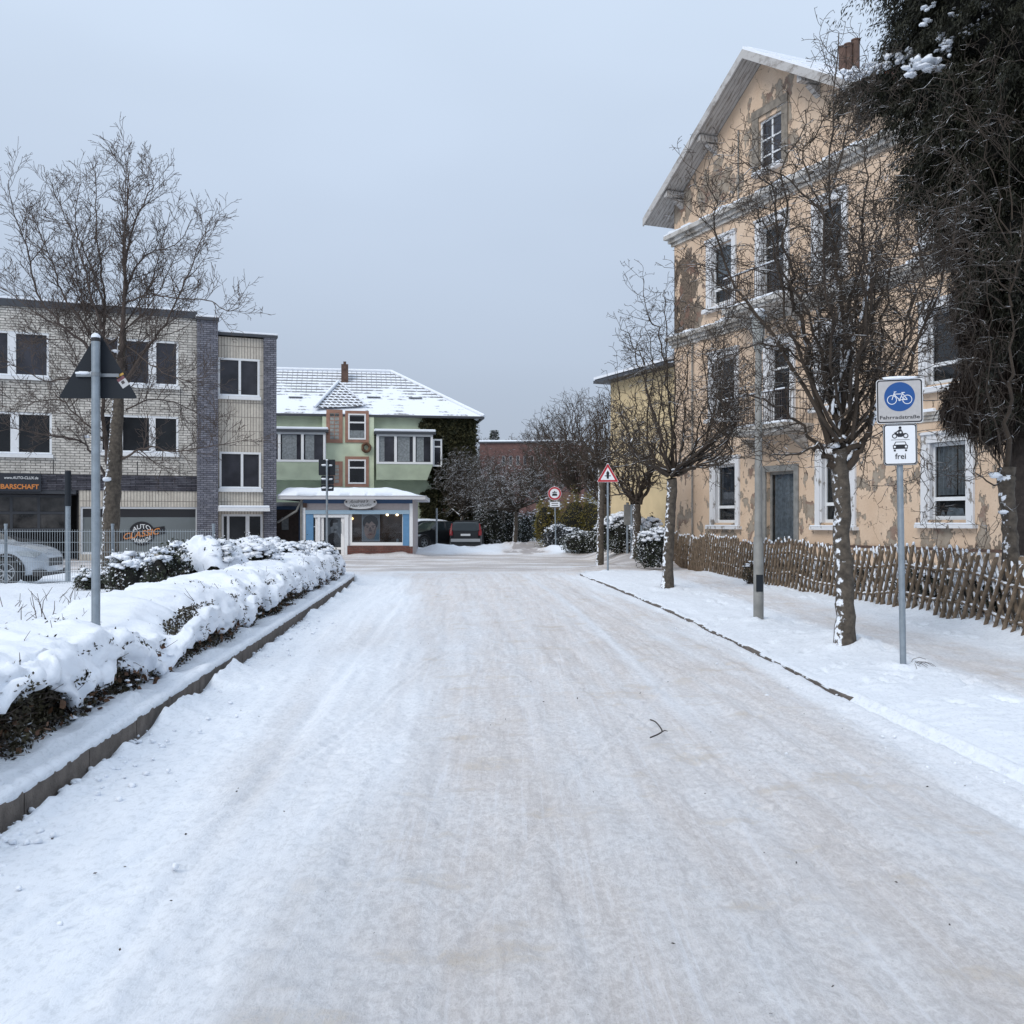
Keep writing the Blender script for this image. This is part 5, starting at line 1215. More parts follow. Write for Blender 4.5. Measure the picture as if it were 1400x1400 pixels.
# roof : hip with snow over tiles
def tile_snow():
    m, t, b, tc = nodes_of('snowy_tiles', .8); O = tc.outputs['Object']; sp = t.nodes.new('ShaderNodeSeparateXYZ'); t.links.new(O, sp.inputs[0])
    row = mathn(t, 'FRACT', mathn(t, 'MULTIPLY', sp.outputs['Z'], 4.6)); colx = mathn(t, 'FRACT', mathn(t, 'MULTIPLY', sp.outputs['X'], 3.2))
    n = noisen(t, O, .7, 7, .72); n2 = noisen(t, O, 5, 5, .7)
    hgt = mrange(t, sp.outputs['Z'], ze+.4, ze+2.9, -.0, .42)
    cov = mathn(t, 'ADD', mathn(t, 'MULTIPLY', mathn(t, 'SUBTRACT', n, .5), 1.8), hgt)
    line = mrange(t, mathn(t, 'ADD', mathn(t, 'SUBTRACT', mathn(t, 'MULTIPLY', row, -1.0), -1.0), mathn(t, 'MULTIPLY', n2, .6)), .78, .95)
    cx = mrange(t, mathn(t, 'ABSOLUTE', mathn(t, 'SUBTRACT', colx, .5)), .36, .47, 0, .55)
    f = mathn(t, 'MULTIPLY', mathn(t, 'MAXIMUM', line, mathn(t, 'MULTIPLY', cx, mrange(t, cov, .2, .38))), mrange(t, cov, .06, .24))
    c = mixn(t, mathn(t, 'MULTIPLY', f, .85), SNOWC, (.07,.065,.065)); t.links.new(c, b.inputs['Base Color']); bumpn(t, b, mathn(t, 'SUBTRACT', 1, f), .4, .03); return m
M['tile_snow'] = tile_snow()
M['tile_dark'] = brickmat('gablet_tiles', (.05,.045,.045), (.09,.085,.085), (.74,.78,.84), .34, .19, .05, offset=0)
zr = Z(455,507)+.9; ov = .55; e0, e1 = x0g-.5, x1g+.7; ridge_y = 4.5
def rz_at(px, py, y):  # height of a photo row at depth offset y behind the facade
    x = S(px); return CAMH-(py-712)/1400*(fg.Y(x)+y*math.cos(fg.rz))
zr = rz_at(455,507,ridge_y); xr_end = None
xr_end = (lambda k: ((k*(fg.o[1]+ridge_y*math.cos(fg.rz))-(fg.o[0]-ridge_y*math.sin(fg.rz)))/(fg.d[0]-k*fg.d[1])))((535-700)/1400)
mb = MB(); A_ = (e0,-ov,ze-.02); B_ = (e1,-ov,ze-.02); C_ = (e1,9.5,ze-.02); Dp = (e0,9.5,ze-.02); R0 = (e0,ridge_y,zr); R1 = (xr_end,ridge_y,zr)
mb.add([A_,B_,C_,Dp,R0,R1], [(0,1,5,4),(1,2,5),(2,3,4,5),(0,4,3),(0,3,2,1)]); rfg = mb.build('roof', M['tile_snow'], gh)
mb = MB(); mb.box(e0, e1, -ov-.03, -ov+.06, ze-.14, ze-.0); mb.box(e0, e1, -ov+.06, 0, ze-.10, ze-.05); mb.box(e1-.06, e1+.03, -ov+.06, 9.5, ze-.14, ze); mb.build('gutter', M['roof_edge'], rfg)
mb = MB()
for p, q in ((R0, R1), (R1, B_)): mb.tube([Vector(p)+Vector((0,0,.05)), Vector(q)+Vector((0,0,.05))], .11, 8)
mb.build('snow_ridge', M['snow'], rfg)
slope_g = (zr-ze)/(ridge_y+ov)
def onroof(px, py):  # point of the front roof slope seen at a pixel
    k = (px-700)/1400
    for it in range(1):
        lo, hi = -ov, ridge_y
        for _ in range(40):
            y = (lo+hi)/2; x = (k*(fg.o[1]+y*math.cos(fg.rz))-(fg.o[0]-y*math.sin(fg.rz)))/(fg.d[0]-k*fg.d[1]); zpt = ze+slope_g*(y+ov); zim = CAMH-(py-712)/1400*(fg.Y(x)+y*math.cos(fg.rz))
            if zpt < zim: lo = y
            else: hi = y
    return x, y, zpt
# small tiled gable on the slope
ax_, ay_, az_ = onroof(463,527); bl = onroof(430,560); br_ = onroof(500,556)
mb = MB(); apex = (ax_-.1, -ov-.25+1.5, az_+.0); l_ = (bl[0], -ov-.22, ze+.05); r_ = (br_[0], -ov-.22, ze+.05); back = (ax_-.1, ay_+.9, az_+.05)
yf_ = bl[1]-.9
mb.add([(bl[0],bl[1]-.2,bl[2]+.05),(br_[0],br_[1]-.2,br_[2]+.05),(ax_,ay_-.5,az_+.15),(ax_,ay_+1.2,az_+.25)], [(0,1,2),(1,3,2),(0,2,3)]); mb.build('roof_gablet', M['tile_dark'] if 'tile_dark' in M else M['tile_snow'], rfg)
mb = MB(); mb.tube([(bl[0],bl[1]-.3,bl[2]+.12),(ax_,ay_-.55,az_+.22)], .10, 6); mb.tube([(ax_,ay_-.55,az_+.22),(br_[0],br_[1]-.3,br_[2]+.12)], .035, 6); mb.build('snow_ridge', M['snow'], rfg)
mb = MB(); sx_ = S(471); mb.box(sx_-.22, sx_+.22, ridge_y-1.4, ridge_y-.8, zr-1.5, rz_at(471,499,ridge_y-1)); mb.box(sx_-.09, sx_+.09, ridge_y-1.25, ridge_y-.95, zr, rz_at(471,495,ridge_y-1)); mb.build('chimney', M['brown_trim'], rfg)
for px, py in ((404,545),(511,545),(568,546)):
    x, y, z = onroof(px, py); mb = MB(); mb.prism([(x-.42,y,z+.06),(x+.42,y,z+.06),(x+.42,y+.08,z+.12),(x-.42,y+.08,z+.12)], (0,.06,.03)); mb.build('roof_light', M['roof_edge'], rfg)
# enclosed balconies
def oriel(xa, xb, za, zb, zap, out, n, label, side=False, taper=0):
    o = None; y = -out
    mb = MB(); mb.prism([(xa,y,za),(xb,y,za),(xb-taper,y+.15,zap),(xa,y+.15,zap)], (0,out+yp*0-.16,0)); o = mb.build('enclosed_balcony', M['green_plaster'], gh); o['label'] = label
    w1 = window(gh, xa+.02, xb-.02, za, zb, y+.08, M['white'], M['glass_violet'], .13, muls=[((i+1)/n, .16) for i in range(n-1)], depth=.10)
    for i in range(n):
        mb = MB(); u0 = xa+(xb-xa)*(i+.12)/n; u1 = xa+(xb-xa)*(i+(.42,.75,.5)[i % 3])/n; mb.box(u0, u1, y+.048, y+.056, za+.16, zb-.16); mb.build('curtain', M['curtain'], w1)
    mb = MB(); mb.box(xb-.04, xb, y+.09, 0, za, zb); mb.build('side_panel', M['white_frame'], o); mb = MB(); mb.box(xa, xa+.04, y+.09, 0, za, zb); mb.build('side_panel', M['white_frame'], o)
    mb = MB(); mb.box(xa-.15, xb+.15, y-.18, 0, zb, zb+.14); t_ = mb.build('balcony_roof', M['roof_edge'], o)
    mb = MB(); mb.box(xa-.14, xb+.14, y-.17, -.01, zb+.14, zb+.30); mb.build('snow_layer', M['snow'], t_, bevel=.05)
    return o
oriel(S(366)-.6, S(446), Z(410,633), Z(410,593), Z(410,657), 1.25, 3, 'left enclosed white balcony of the green house')
ob = oriel(S(514), S(590), Z(550,636), Z(550,596), Z(550,657), 1.25, 3, 'right enclosed white balcony of the green house', taper=.35)
window(gh, S(590)+.0, S(590)+.56, Z(595,639), Z(595,602), -.95, M['white'], M['glass_violet'], .10, trans=((.72,.08),))
# flower basket, ivy
bx, bz = S(500.5), Z(500.5,613)
bk = MB()
for i in range(40):
    q = i/40*6.28; bk.blob((bx+.22*math.cos(q), yp-.14+.0, bz+.24*math.sin(q)), .09, seed=i, n=4, m=6)
ob_ = bk.build('door_wreath', M['leaf_brown'], None); ob_.location = gh.location; ob_.rotation_euler = gh.rotation_euler; tag(ob_, 'brown wreath hanging under the upper window of the green house', 'wreath')
iv = empty('ivy', (gh.location.x+fg.d[0]*S(615), gh.location.y+fg.d[1]*S(615), 0), fg.rz, 'dark ivy climbing the right end of the green house', 'climber')
rg = np.random.default_rng(9); n = 42000; xi = rg.uniform(S(574), x1g+.15, n)-S(615); zi = rg.uniform(0, ze-.1, n)
lim = S(588)-S(615)+.9*fbm(zi*.6, zi*0+2, 3, 301)+.25*fbm(zi*3, xi*3, 2, 302)+np.where(zi < Z(600,640), -.5, 0)+np.where(zi > ze-.7, -.5, 0)
k = (xi > lim) & (fbm(xi*2, zi*2, 3, 303) > -.62); xi, zi = xi[k], zi[k]; yi = rg.uniform(-.34, -.02, len(xi))*(.6+.5*fbm(xi*1.6, zi*1.6, 2, 304)); 
V, F = leaf_quads(np.stack([xi, yi-.03, zi], -1), .17, .13, rg=rg); link('foliage', mesh_np('foliage', V, F, [M['leaf_ivy']]), iv)
n = 9000; V, F = leaf_quads(np.stack([np.full(n, x1g-S(615)+.05)+rg.uniform(0,.3,n), rg.uniform(-.2, 8, n), rg.uniform(0, ze-.2, n)], -1), .18, .14, rg=rg); link('side_foliage', mesh_np('side_foliage', V, F, [M['leaf_ivy']]), iv)
br = Br(); rr = random.Random(2)
for i in range(9):
    p = Vector((-.6+rr.uniform(-.4,1.2), -.05, 0)); pts = [p]
    for j in range(10): p = p+Vector((rr.uniform(-.15,.15), 0, .72)); pts.append(p)
    br.add(pts, [.03]*11, 5)
br.build('stem', M['bark_dark'], iv)

# ------------------------------------------------------------------ hairdresser's pavilion
fs = Fac(*at(414,712,44.6).xy, R(3)); sh = empty('corner_shop', (fs.o[0], fs.o[1], 0), fs.rz, 'small single storey hair salon with blue trim and snow covered flat roof', 'building')
S = fs.s; Z = fs.z; M['shop_grey'] = simple('shop_fascia', (.44,.40,.40), .7, var=.06); M['shop_blue'] = simple('shop_blue', (.10,.24,.42), .6, var=.08); M['shop_blue_dark'] = simple('shop_blue_dark', (.025,.07,.16), .5); M['shop_blue_light'] = simple('shop_blue_light', (.32,.45,.56), .6)
xw = S(564); zt = Z(490,683); zf = Z(490,697.5); zw1 = Z(515,700); zw0 = Z(515,744); zg = -.1
wn = (S(477), S(554), zw0-.05, zw1+.05); dn = (S(438), S(470.5), 0, Z(455,701)); sn = (S(421), S(434), .35, Z(427,701))
mb = MB(); wall_holes(mb, 0, xw, zg, zt, [wn, dn, sn], 0, .12)
mb.quad((0,0,zg),(-.0,6,zg),(0,6,zt),(0,0,zt)); mb.quad((xw,0,zg),(xw,6,zg),(xw,6,zt),(xw,0,zt)); mb.quad((0,6,zg),(xw,6,zg),(xw,6,zt),(0,6,zt)); mb.build('wall', M['shop_grey'], sh)
mb = MB(); mb.box(S(475), xw+.01, -.06, 0, zg, zw0-.07); mb.build('brick_base', M['brick_red'], sh)
mb = MB(); mb.box(.02, xw, -.08, 0, zt-.17, zt-.005); mb.build('blue_fascia_line', M['shop_blue_dark'], sh)
mb = MB(); mb.box(.12, xw-.12, -.09, 0, zf-.17, zf); mb.build('blue_beam', M['shop_blue_light'], sh)
mb = MB(); mb.box(.14, .46, -.05, 0, zg, zf-.17); mb.build('blue_panel', M['shop_blue'], sh); mb = MB(); mb.box(xw-.42, xw-.14, -.05, 0, zw0-.35, zf-.17); mb.build('blue_panel', M['shop_blue'], sh)
mb = MB(); mb.box(-.02, .12, -.07, 0, zg, zt-.17); mb.box(xw-.13, xw+.01, -.07, 0, zw0-.1, zt-.17); mb.box(.47, S(477)+.0, -.03, 0, zf-.32, zf-.18); mb.box(S(471), S(476.5), -.045, 0, zg, zf-.2); mb.box(S(434.3), S(437.7), -.045, 0, zg, zf-.2); mb.build('white_trim', M['white_frame'], sh)
M['shop_room'] = simple('salon_interior', (.075,.045,.03), .9, var=.6, scale=1.6)
wo = window(sh, *wn, .10, M['white'], M['glass'], .13, name='shop_window')
do = window(sh, *dn, .10, M['white'], M['glass'], .14, trans=((.20,.10),), name='shop_door'); window(sh, *sn, .10, M['white'], M['glass'], .10, trans=((.62,.04),), name='side_light')
for ch in wo.children:
    if ch.name.startswith('room'): ch.data.materials[0] = M['shop_room']
mb = MB(); hx = dn[1]-.12; mb.tube([(hx,-.02,1.05),(hx,-.07,1.1),(hx,-.07,1.5),(hx,-.02,1.55)], .018, 6); mb.build('handle', M['steel'], do)
mb = MB(); mb.box(dn[0]+.2, dn[1]-.2, .07, .075, .34, .42); mb.build('door_sticker', simple('yellow_sticker', (.6,.55,.1), .6), do)
# posters: a generic close up face and a generic man in profile
PM = [simple('poster_grey', (.20,.21,.22), .5), simple('poster_skin', (.34,.24,.20), .5, var=.2, scale=3), simple('poster_hair', (.03,.025,.025), .5), simple('poster_shade', (.15,.10,.09), .5), simple('poster_blue', (.14,.22,.28), .5), simple('poster_lip', (.25,.12,.10), .5), simple('poster_border', (.42,.43,.44), .5)]
def poster_face(parent, cx, cz, w_, h_, y):
    mb = MB(); q = lambda a, b_: (cx+a*w_, y, cz+b_*h_)
    mb.poly([(cx-.5*w_,y+.01,cz-.5*h_),(cx+.5*w_,y+.01,cz-.5*h_),(cx+.5*w_,y+.01,cz+.5*h_),(cx-.5*w_,y+.01,cz+.5*h_)], 6)
    mb.poly([(cx-.47*w_,y+.008,cz-.48*h_),(cx+.47*w_,y+.008,cz-.48*h_),(cx+.47*w_,y+.008,cz+.48*h_),(cx-.47*w_,y+.008,cz+.48*h_)], 0)
    mb.poly([(cx+.2*w_,y+.006,cz-.48*h_),(cx+.47*w_,y+.006,cz-.48*h_),(cx+.47*w_,y+.006,cz-.05*h_),(cx+.3*w_,y+.006,cz-.1*h_)], 4)
    mb.disc((cx-.02*w_,y+.004,cz+.18*h_), .43*w_, 24, 2, ry=.28*h_)
    mb.disc((cx-.03*w_,y+.002,cz-.08*h_), .34*w_, 24, 1, ry=.34*h_)
    mb.poly([(cx-.40*w_,y,cz+.12*h_),(cx-.25*w_,y,cz+.22*h_),(cx-.1*w_,y,cz+.14*h_),(cx+.05*w_,y,cz+.24*h_),(cx+.2*w_,y,cz+.14*h_),(cx+.36*w_,y,cz+.2*h_),(cx+.36*w_,y,cz+.36*h_),(cx-.36*w_,y,cz+.36*h_)], 2)
    for s_ in (-1, 1):
        mb.poly([(cx+s_*.06*w_-.03*w_,y-.002,cz+.07*h_),(cx+s_*.28*w_-.03*w_,y-.002,cz+.09*h_),(cx+s_*.28*w_-.03*w_,y-.002,cz+.065*h_),(cx+s_*.06*w_-.03*w_,y-.002,cz+.045*h_)], 2)
        mb.disc((cx-.03*w_+s_*.16*w_,y-.002,cz+.02*h_), .07*w_, 12, 3, ry=.02*h_); mb.disc((cx-.03*w_+s_*.16*w_,y-.004,cz+.02*h_), .028*w_, 10, 2)
    mb.poly([(cx-.06*w_,y-.002,cz+.02*h_),(cx+.0*w_,y-.002,cz+.02*h_),(cx+.07*w_,y-.002,cz-.14*h_),(cx-.12*w_,y-.002,cz-.14*h_)], 3)
    mb.disc((cx-.03*w_,y-.002,cz-.24*h_), .14*w_, 16, 5, ry=.03*h_); mb.poly([(cx+.15*w_,y-.001,cz-.3*h_),(cx+.28*w_,y-.001,cz-.05*h_),(cx+.3*w_,y-.001,cz+.1*h_),(cx+.2*w_,y-.001,cz-.1*h_)], 3)
    o = mb.build('poster', PM, None); o.location = sh.location; o.rotation_euler = sh.rotation_euler; return o
p1 = poster_face(wo, S(506.5), Z(506,721.5), S(519)-S(494.5), Z(506,703)-Z(506,740.5), .16); tag(p1, 'colour portrait poster of a face hanging in the large salon window', 'poster')
mb = MB(); xa, xb = dn[0]+.16, dn[1]-.16; za, zb = .62, dn[3]-.2; w_, h_ = xb-xa, zb-za; y = .14
G = lambda a, b_, o_=0: (xa+a*w_, y-o_, za+b_*h_)
mb.poly([G(0,0),G(1,0),G(1,1),G(0,1)], 0); mb.poly([G(.05,0,.002),G(.98,0,.002),G(.95,.18,.002),G(.78,.38,.002),G(.55,.42,.002),G(.35,.36,.002),G(.10,.22,.002)], 2)
mb.poly([G(.42,.40,.004),G(.70,.40,.004),G(.78,.50,.004),G(.80,.58,.004),G(.86,.62,.004),G(.78,.68,.004),G(.78,.80,.004),G(.45,.82,.004),G(.38,.60,.004)], 1); mb.poly([G(.36,.62,.006),G(.50,.66,.006),G(.52,.78,.006),G(.80,.80,.006),G(.84,.88,.006),G(.62,.95,.006),G(.40,.90,.006),G(.32,.76,.006)], 2)
mb.poly([G(.55,.46,.006),G(.76,.48,.006),G(.76,.55,.006),G(.58,.56,.006)], 3); mb.poly([G(.70,.69,.006),G(.77,.70,.006),G(.77,.72,.006),G(.69,.72,.006)], 3)
p2 = mb.build('poster', [simple('poster2_grey', (.17,.18,.19), .5), simple('poster2_skin', (.30,.30,.30), .5, var=.15), PM[2], simple('poster2_shade', (.10,.10,.10), .5)], None); p2.location = sh.location; p2.rotation_euler = sh.rotation_euler; tag(p2, 'black and white poster of a man in profile behind the salon door glass', 'poster')
# lit bulbs
M['bulb'] = simple('lit_bulb', (1,.8,.5), .5, emit=(1,.78,.45), estr=7); M['bulb_dim'] = simple('lit_bulb_amber', (1,.6,.2), .5, emit=(1,.62,.2), estr=4)
for px, py, m_, lab in ((529,703.5,'bulb','pale lit ceiling lamp left of the other in the salon window'),(542.5,703.5,'bulb','pale lit ceiling lamp nearest the right side of the salon window'),(480.8,709,'bulb_dim','amber lit lamp at the left edge of the salon window')):
    mb = MB(); mb.blob((S(px), .205, Z(px,py)), .055, n=7, m=10, jit=0); mb.tube([(S(px), .205, Z(px,py)+.05), (S(px), .205, wn[3]-.02)], .008, 5, 1); o = mb.build('ceiling_lamp', [M[m_], M['black']], None); o.location = sh.location; o.rotation_euler = sh.rotation_euler; tag(o, lab, 'lamp')
# things on the window sill inside
mb = MB(); mb.tube([(S(543),.2,wn[2]+.13),(S(543),.2,wn[2]+.28)], .06, 10); o = mb.build('jar', M['curtain'], None); o.location = sh.location; o.rotation_euler = sh.rotation_euler; tag(o, 'small pale jar on the sill inside the salon window', 'jar')
# roof with thick snow
M['roof_fascia'] = simple('roof_fascia', (.50,.50,.52), .6)
mb = MB(); mb.box(-1.0, S(582), -.55, 6.5, zt, zt+.16); ro = mb.build('roof', M['roof_fascia'], sh)
nx, ny = 60, 24; xs = np.linspace(-1.02, S(582)+.02, nx); ys_ = np.linspace(-.58, 6.5, ny); XX, YY = np.meshgrid(xs, ys_, indexing='ij'); ed = np.minimum(np.minimum((XX-xs[0])*2.5, (xs[-1]-XX)*.55), (YY-ys_[0])*1.6); ZZ = zt+.16+.38*sst(-.15, 1, ed)+.03*fbm(XX*1.5, YY*1.5, 3, 401)-.02; ZZ = ZZ-.10*sst(3.5, 0, XX)*0
idx = np.arange(nx*ny).reshape(nx, ny); F = np.stack([idx[:-1,:-1], idx[1:,:-1], idx[1:,1:], idx[:-1,1:]], -1).reshape(-1,4)
sk = []; Vv = np.stack([XX, YY, ZZ], -1).reshape(-1,3); nb = len(Vv); per = list(idx[:,0])+list(idx[-1,1:])+list(idx[::-1,-1][1:])+list(idx[0,::-1][1:-1]); low = Vv[per].copy(); low[:,2] = zt+.158; Fs = [[per[i], nb+i, nb+(i+1) % len(per), per[(i+1) % len(per)]] for i in range(len(per))]
link('snow_layer', mesh_np('snow_layer', np.concatenate([Vv, low]), np.concatenate([F, np.array(Fs)]), [M['snow']], True), ro)
mb = MB(); mb.tube([(.0,-.2,zt+.05),(-.25,-.15,zt-.5),(-1.1,.0,zt-1.0)], .05, 8); mb.tube([(-.05,-.12,zt-.02),(-.05,-.12,0)], .045, 8); mb.build('downpipe', M['lamp_post'], ro)
# lean-to on its left
mb = MB(); mb.box(-1.6, -.03, 1.2, 5, zg, zt-.1); an = mb.build('side_annexe', M['roof_fascia'], sh)
mb = MB(); mb.box(-1.35, -.35, 1.14, 1.2, 0, 2.1); d2 = mb.build('side_door', simple('dark_wood_door', (.045,.03,.025), .7, var=.3), an); mb = MB(); mb.box(-1.1, -.8, 1.12, 1.138, 1.2, 1.75); mb.build('notice', M['curtain'], d2)
mb = MB(); mb.box(-1.5,-1.35,1.13,1.2,0,2.2); mb.box(-.35,-.2,1.13,1.2,0,2.2); mb.box(-1.5,-.2,1.132,1.2,2.1,2.25); mb.build('door_frame', M['shop_blue_dark'], an)
# oval sign with script lettering
M['oval'] = simple('oval_sign', (.62,.63,.64), .4); M['script'] = simple('script_black', (.05,.05,.05), .5)
cx, cz = S(493.5), Z(493.5,687.5); rx, rz_ = (S(516)-S(471.5))/2, .275; mb = MB(); mb.disc((cx,-.22,cz), rx, 40, 0, ry=rz_, dy=.06)
text_mb(mb, "Andrea's", cx-.08, -.226, cz+.07, .15, 1, .85, .5, rot=R(3)); text_mb(mb, "Haarstudio", cx, -.226, cz-.10, .13, 1, .95, .5, rot=R(3))
for s_ in (-1, 1): mb.disc((cx+s_*rx*.86,-.228,cz+.04), .045, 10, 1)
mb.box(cx-.5, cx-.46, -.16, -.0, cz-.3, cz-.2, 1); mb.box(cx+.46, cx+.5, -.16, -.0, cz-.3, cz-.2, 1)
o = mb.build('shop_sign', [M['oval'], M['script']], None); o.location = sh.location; o.rotation_euler = sh.rotation_euler; tag(o, 'oval white sign with black script above the salon window', 'sign')
mb = MB(); mb.box(S(414.5)+.0, S(420), -.1, -.071, Z(417,694), Z(417,688)); mb.build('number_plaque', M['brown_trim'], sh)

# ------------------------------------------------------------------ far red brick building
M['s_dull'] = simple('dull_frame', (.40,.38,.37), .6); Yf_ = 105; p0 = at(656,712,Yf_); fb = empty('brick_hall', (p0.x, Yf_, 0), R(-6), 'distant dull red brick building behind the trees', 'building')
L_ = (745-656)/1400*Yf_; zt_ = at(700,606,Yf_).z; mb = MB(); hs = []; 
for i in range(6):
    x = L_*(.34+i*.11); hs.append((x, x+.36, zt_-2.3, zt_-1.3))
wall_holes(mb, 0, L_*1.6, 0, zt_, hs, 0, .2); mb.box(0, L_*1.6, .5, 12, 0, zt_-.02); mb.build('wall', M['brick_far'], fb)
for h in hs: window(fb, *h, .15, M['s_dull'], M['glass_violet'], .06)
mb = MB(); mb.box(-.2, L_*1.6, -.2, 12, zt_, zt_+.15); rf_ = mb.build('roof', M['roof_edge'], fb); mb = MB(); mb.box(-.2, L_*1.6, -.19, 12, zt_+.15, zt_+.3); mb.build('snow_layer', M['snow'], rf_)
# ------------------------------------------------------------------ signs and poles
M['s_white'] = simple('sign_white', (.74,.76,.79), .4); M['s_grey'] = simple('sign_reflective_grey', (.44,.43,.43), .35, var=.05, scale=30); M['s_blue'] = simple('sign_blue', (.012,.075,.26), .35); M['s_black'] = simple('sign_black', (.012,.013,.018), .45); M['s_red'] = simple('sign_red', (.42,.02,.03), .4)
def rrect(cx, cz, w_, h_, r, y, n=6):
    p = []
    for sx, sz, a0 in ((1,-1,-90),(1,1,0),(-1,1,90),(-1,-1,180)):
        for k in range(n+1): a = R(a0+90*k/n); p.append((cx+sx*(w_/2-r)+r*math.cos(a), y, cz+sz*(h_/2-r)+r*math.sin(a)))
    return p
def plate(mb, cx, cz, w_, h_, r, y, face, edge, bw=.012, th=.003, back=3):
    mb.prism(rrect(cx, cz, w_, h_, r, y), (0, th, 0), back)
    mb.poly(rrect(cx, cz, w_-.008, h_-.008, r, y-.001), face); mb.poly(rrect(cx, cz, w_-.014-.0, h_-.014, r*.9, y-.002), edge); mb.poly(rrect(cx, cz, w_-.014-2*bw, h_-.014-2*bw, r*.7, y-.003), face)
def pole(root, h, r=.03, cap=True):
    mb = MB(); mb.tube([(0,0,-.3),(0,0,h)], r, 16); mb.build('pole', M['steel'], root)
    mb = MB(); mb.tube([(0,0,h),(0,0,h+.02)], r+.003, 16); c = mb.build('pole_cap', M['black'], root)
    mb = MB(); mb.blob((0,0,h+.025), (r*1.15, r*1.15, r*.8), n=7, m=12, jit=.08); mb.build('snow_clump', M['snow'], root)
def clamps(root, zs, w_):
    for z in zs:
        mb = MB(); mb.box(-w_/2, w_/2, -.035, -.03, z-.012, z+.012); mb.tube([(0,0,z-.015),(0,0,z+.015)], .036, 14); mb.build('clamp', M['steel'], root)
# -- bicycle street sign
b0 = gnd(1235,917,.065); Y = b0.y; u = Y/1400; base = (b0.x, Y, 0)
root = empty('bicycle_street_sign', base, R(-12), 'blue bicycle road sign on a steel pole beside the footway', 'road sign')
top = at(1228,519,Y).z; zc1 = top-.225; pole(root, top-.01, .032); root.rotation_euler.y = R(-.9)
mb = MB(); y = -.05; plate(mb, 0, zc1, .45, .45, .03, y, 0, 1)
cc = zc1+.045
mb.disc((0,y-.0036,cc), .154, 48, 0); mb.disc((0,y-.0044,cc), .149, 48, 2)
yy = y-.0052
# bicycle, handlebar to the left
for sx in (-.074, .074): mb.ring((sx,yy,cc-.03), .041, .0475, 32, 3)
P_ = lambda a, b_: (a, yy, cc+b_)
for a, b_ in (((-.074,-.03),(-.048,.048)),((-.052,.028),(.034,.028)),((-.050,.022),(.0,-.032)),((.0,-.032),(.034,.040)),((.034,.026),(.074,-.03)),((.0,-.032),(.074,-.03)),((-.048,.048),(-.030,.052)),((.018,.042),(.052,.042)),((-.048,.048),(-.052,.056)),((.022,-.0),(.050,-.028))): mb.line(P_(*a), P_(*b_), .0075, 3)
mb.ring((.0,yy,cc-.032), .004, .012, 16, 3)
text_mb(mb, 'Fahrradstraße', 0, y-.0046, zc1-.162, .036, 1, .385, 0, bold=.012)
mb.build('sign_plate', [M['s_grey'], M['s_black'], M['s_blue'], M['s_white']], root)
M0 = MB(); y = -.05; zc2 = zc1-.225-.005-.212; plate(M0, 0+.0, zc2, .33, .425, .03, y, 0, 1)
def S2(a, b_): return (a, y-.0045, zc2+b_)
zm = .105
for sx in (-.054, .054): M0.ring((sx, y-.0045, zc2+zm-.018), .016, .0255, 24, 1)
M0.poly([S2(-.060,zm+.018),S2(-.034,zm+.020),S2(-.030,zm+.008),S2(.030,zm+.008),S2(.062,zm+.012),S2(.058,zm+.004),S2(.034,zm-.004),S2(.022,zm-.028),S2(-.022,zm-.028),S2(-.034,zm-.006),S2(-.056,zm+.008)], 1)
M0.poly([S2(-.020,zm+.004),S2(.030,zm+.004),S2(.026,zm+.024),S2(.012,zm+.050),S2(-.010,zm+.050),S2(-.020,zm+.040),S2(-.048,zm+.020),S2(-.044,zm+.012),S2(-.016,zm+.026)], 1); M0.disc((-.0+.0, y-.0045, zc2+zm+.066), .0145, 16, 1)
M0.disc((.004, y-.0055, zc2+zm+.018), .010, 12, 0)
M0.line(S2(-.09,.048), S2(.09,.048), .004, 1)
za = -.015
M0.poly([S2(-.070,za-.030),S2(.070,za-.030),S2(.074,za+.005),S2(.062,za+.012),S2(.048,za+.044),S2(-.048,za+.044),S2(-.062,za+.012),S2(-.074,za+.005)], 1)
M0.poly([(p[0], y-.0055, p[2]) for p in (S2(-.052,za+.014),S2(.052,za+.014),S2(.042,za+.037),S2(-.042,za+.037))], 0)
for sx in (-.054, .054): M0.disc((sx, y-.0055, zc2+za-.008), .011, 14, 0); M0.box(sx-.010, sx+.010, y-.0045, y-.004, zc2+za-.055, zc2+za-.036, 1)
text_mb(M0, 'frei', 0, y-.0046, zc2-.118, .058, 1, .105, 0, bold=.015)
M0.build('supplementary_plate', [M['s_white'], M['s_black'], M['s_blue'], M['sign_back']], root)
clamps(root, (zc1+.13, zc1-.12, zc2+.1, zc2-.12), .2)
mb = MB(); mb.blob((0,-.052,top+.012), (.16,.02,.018), n=6, m=14, jit=.25); mb.build('snow_strip', M['snow'], root)
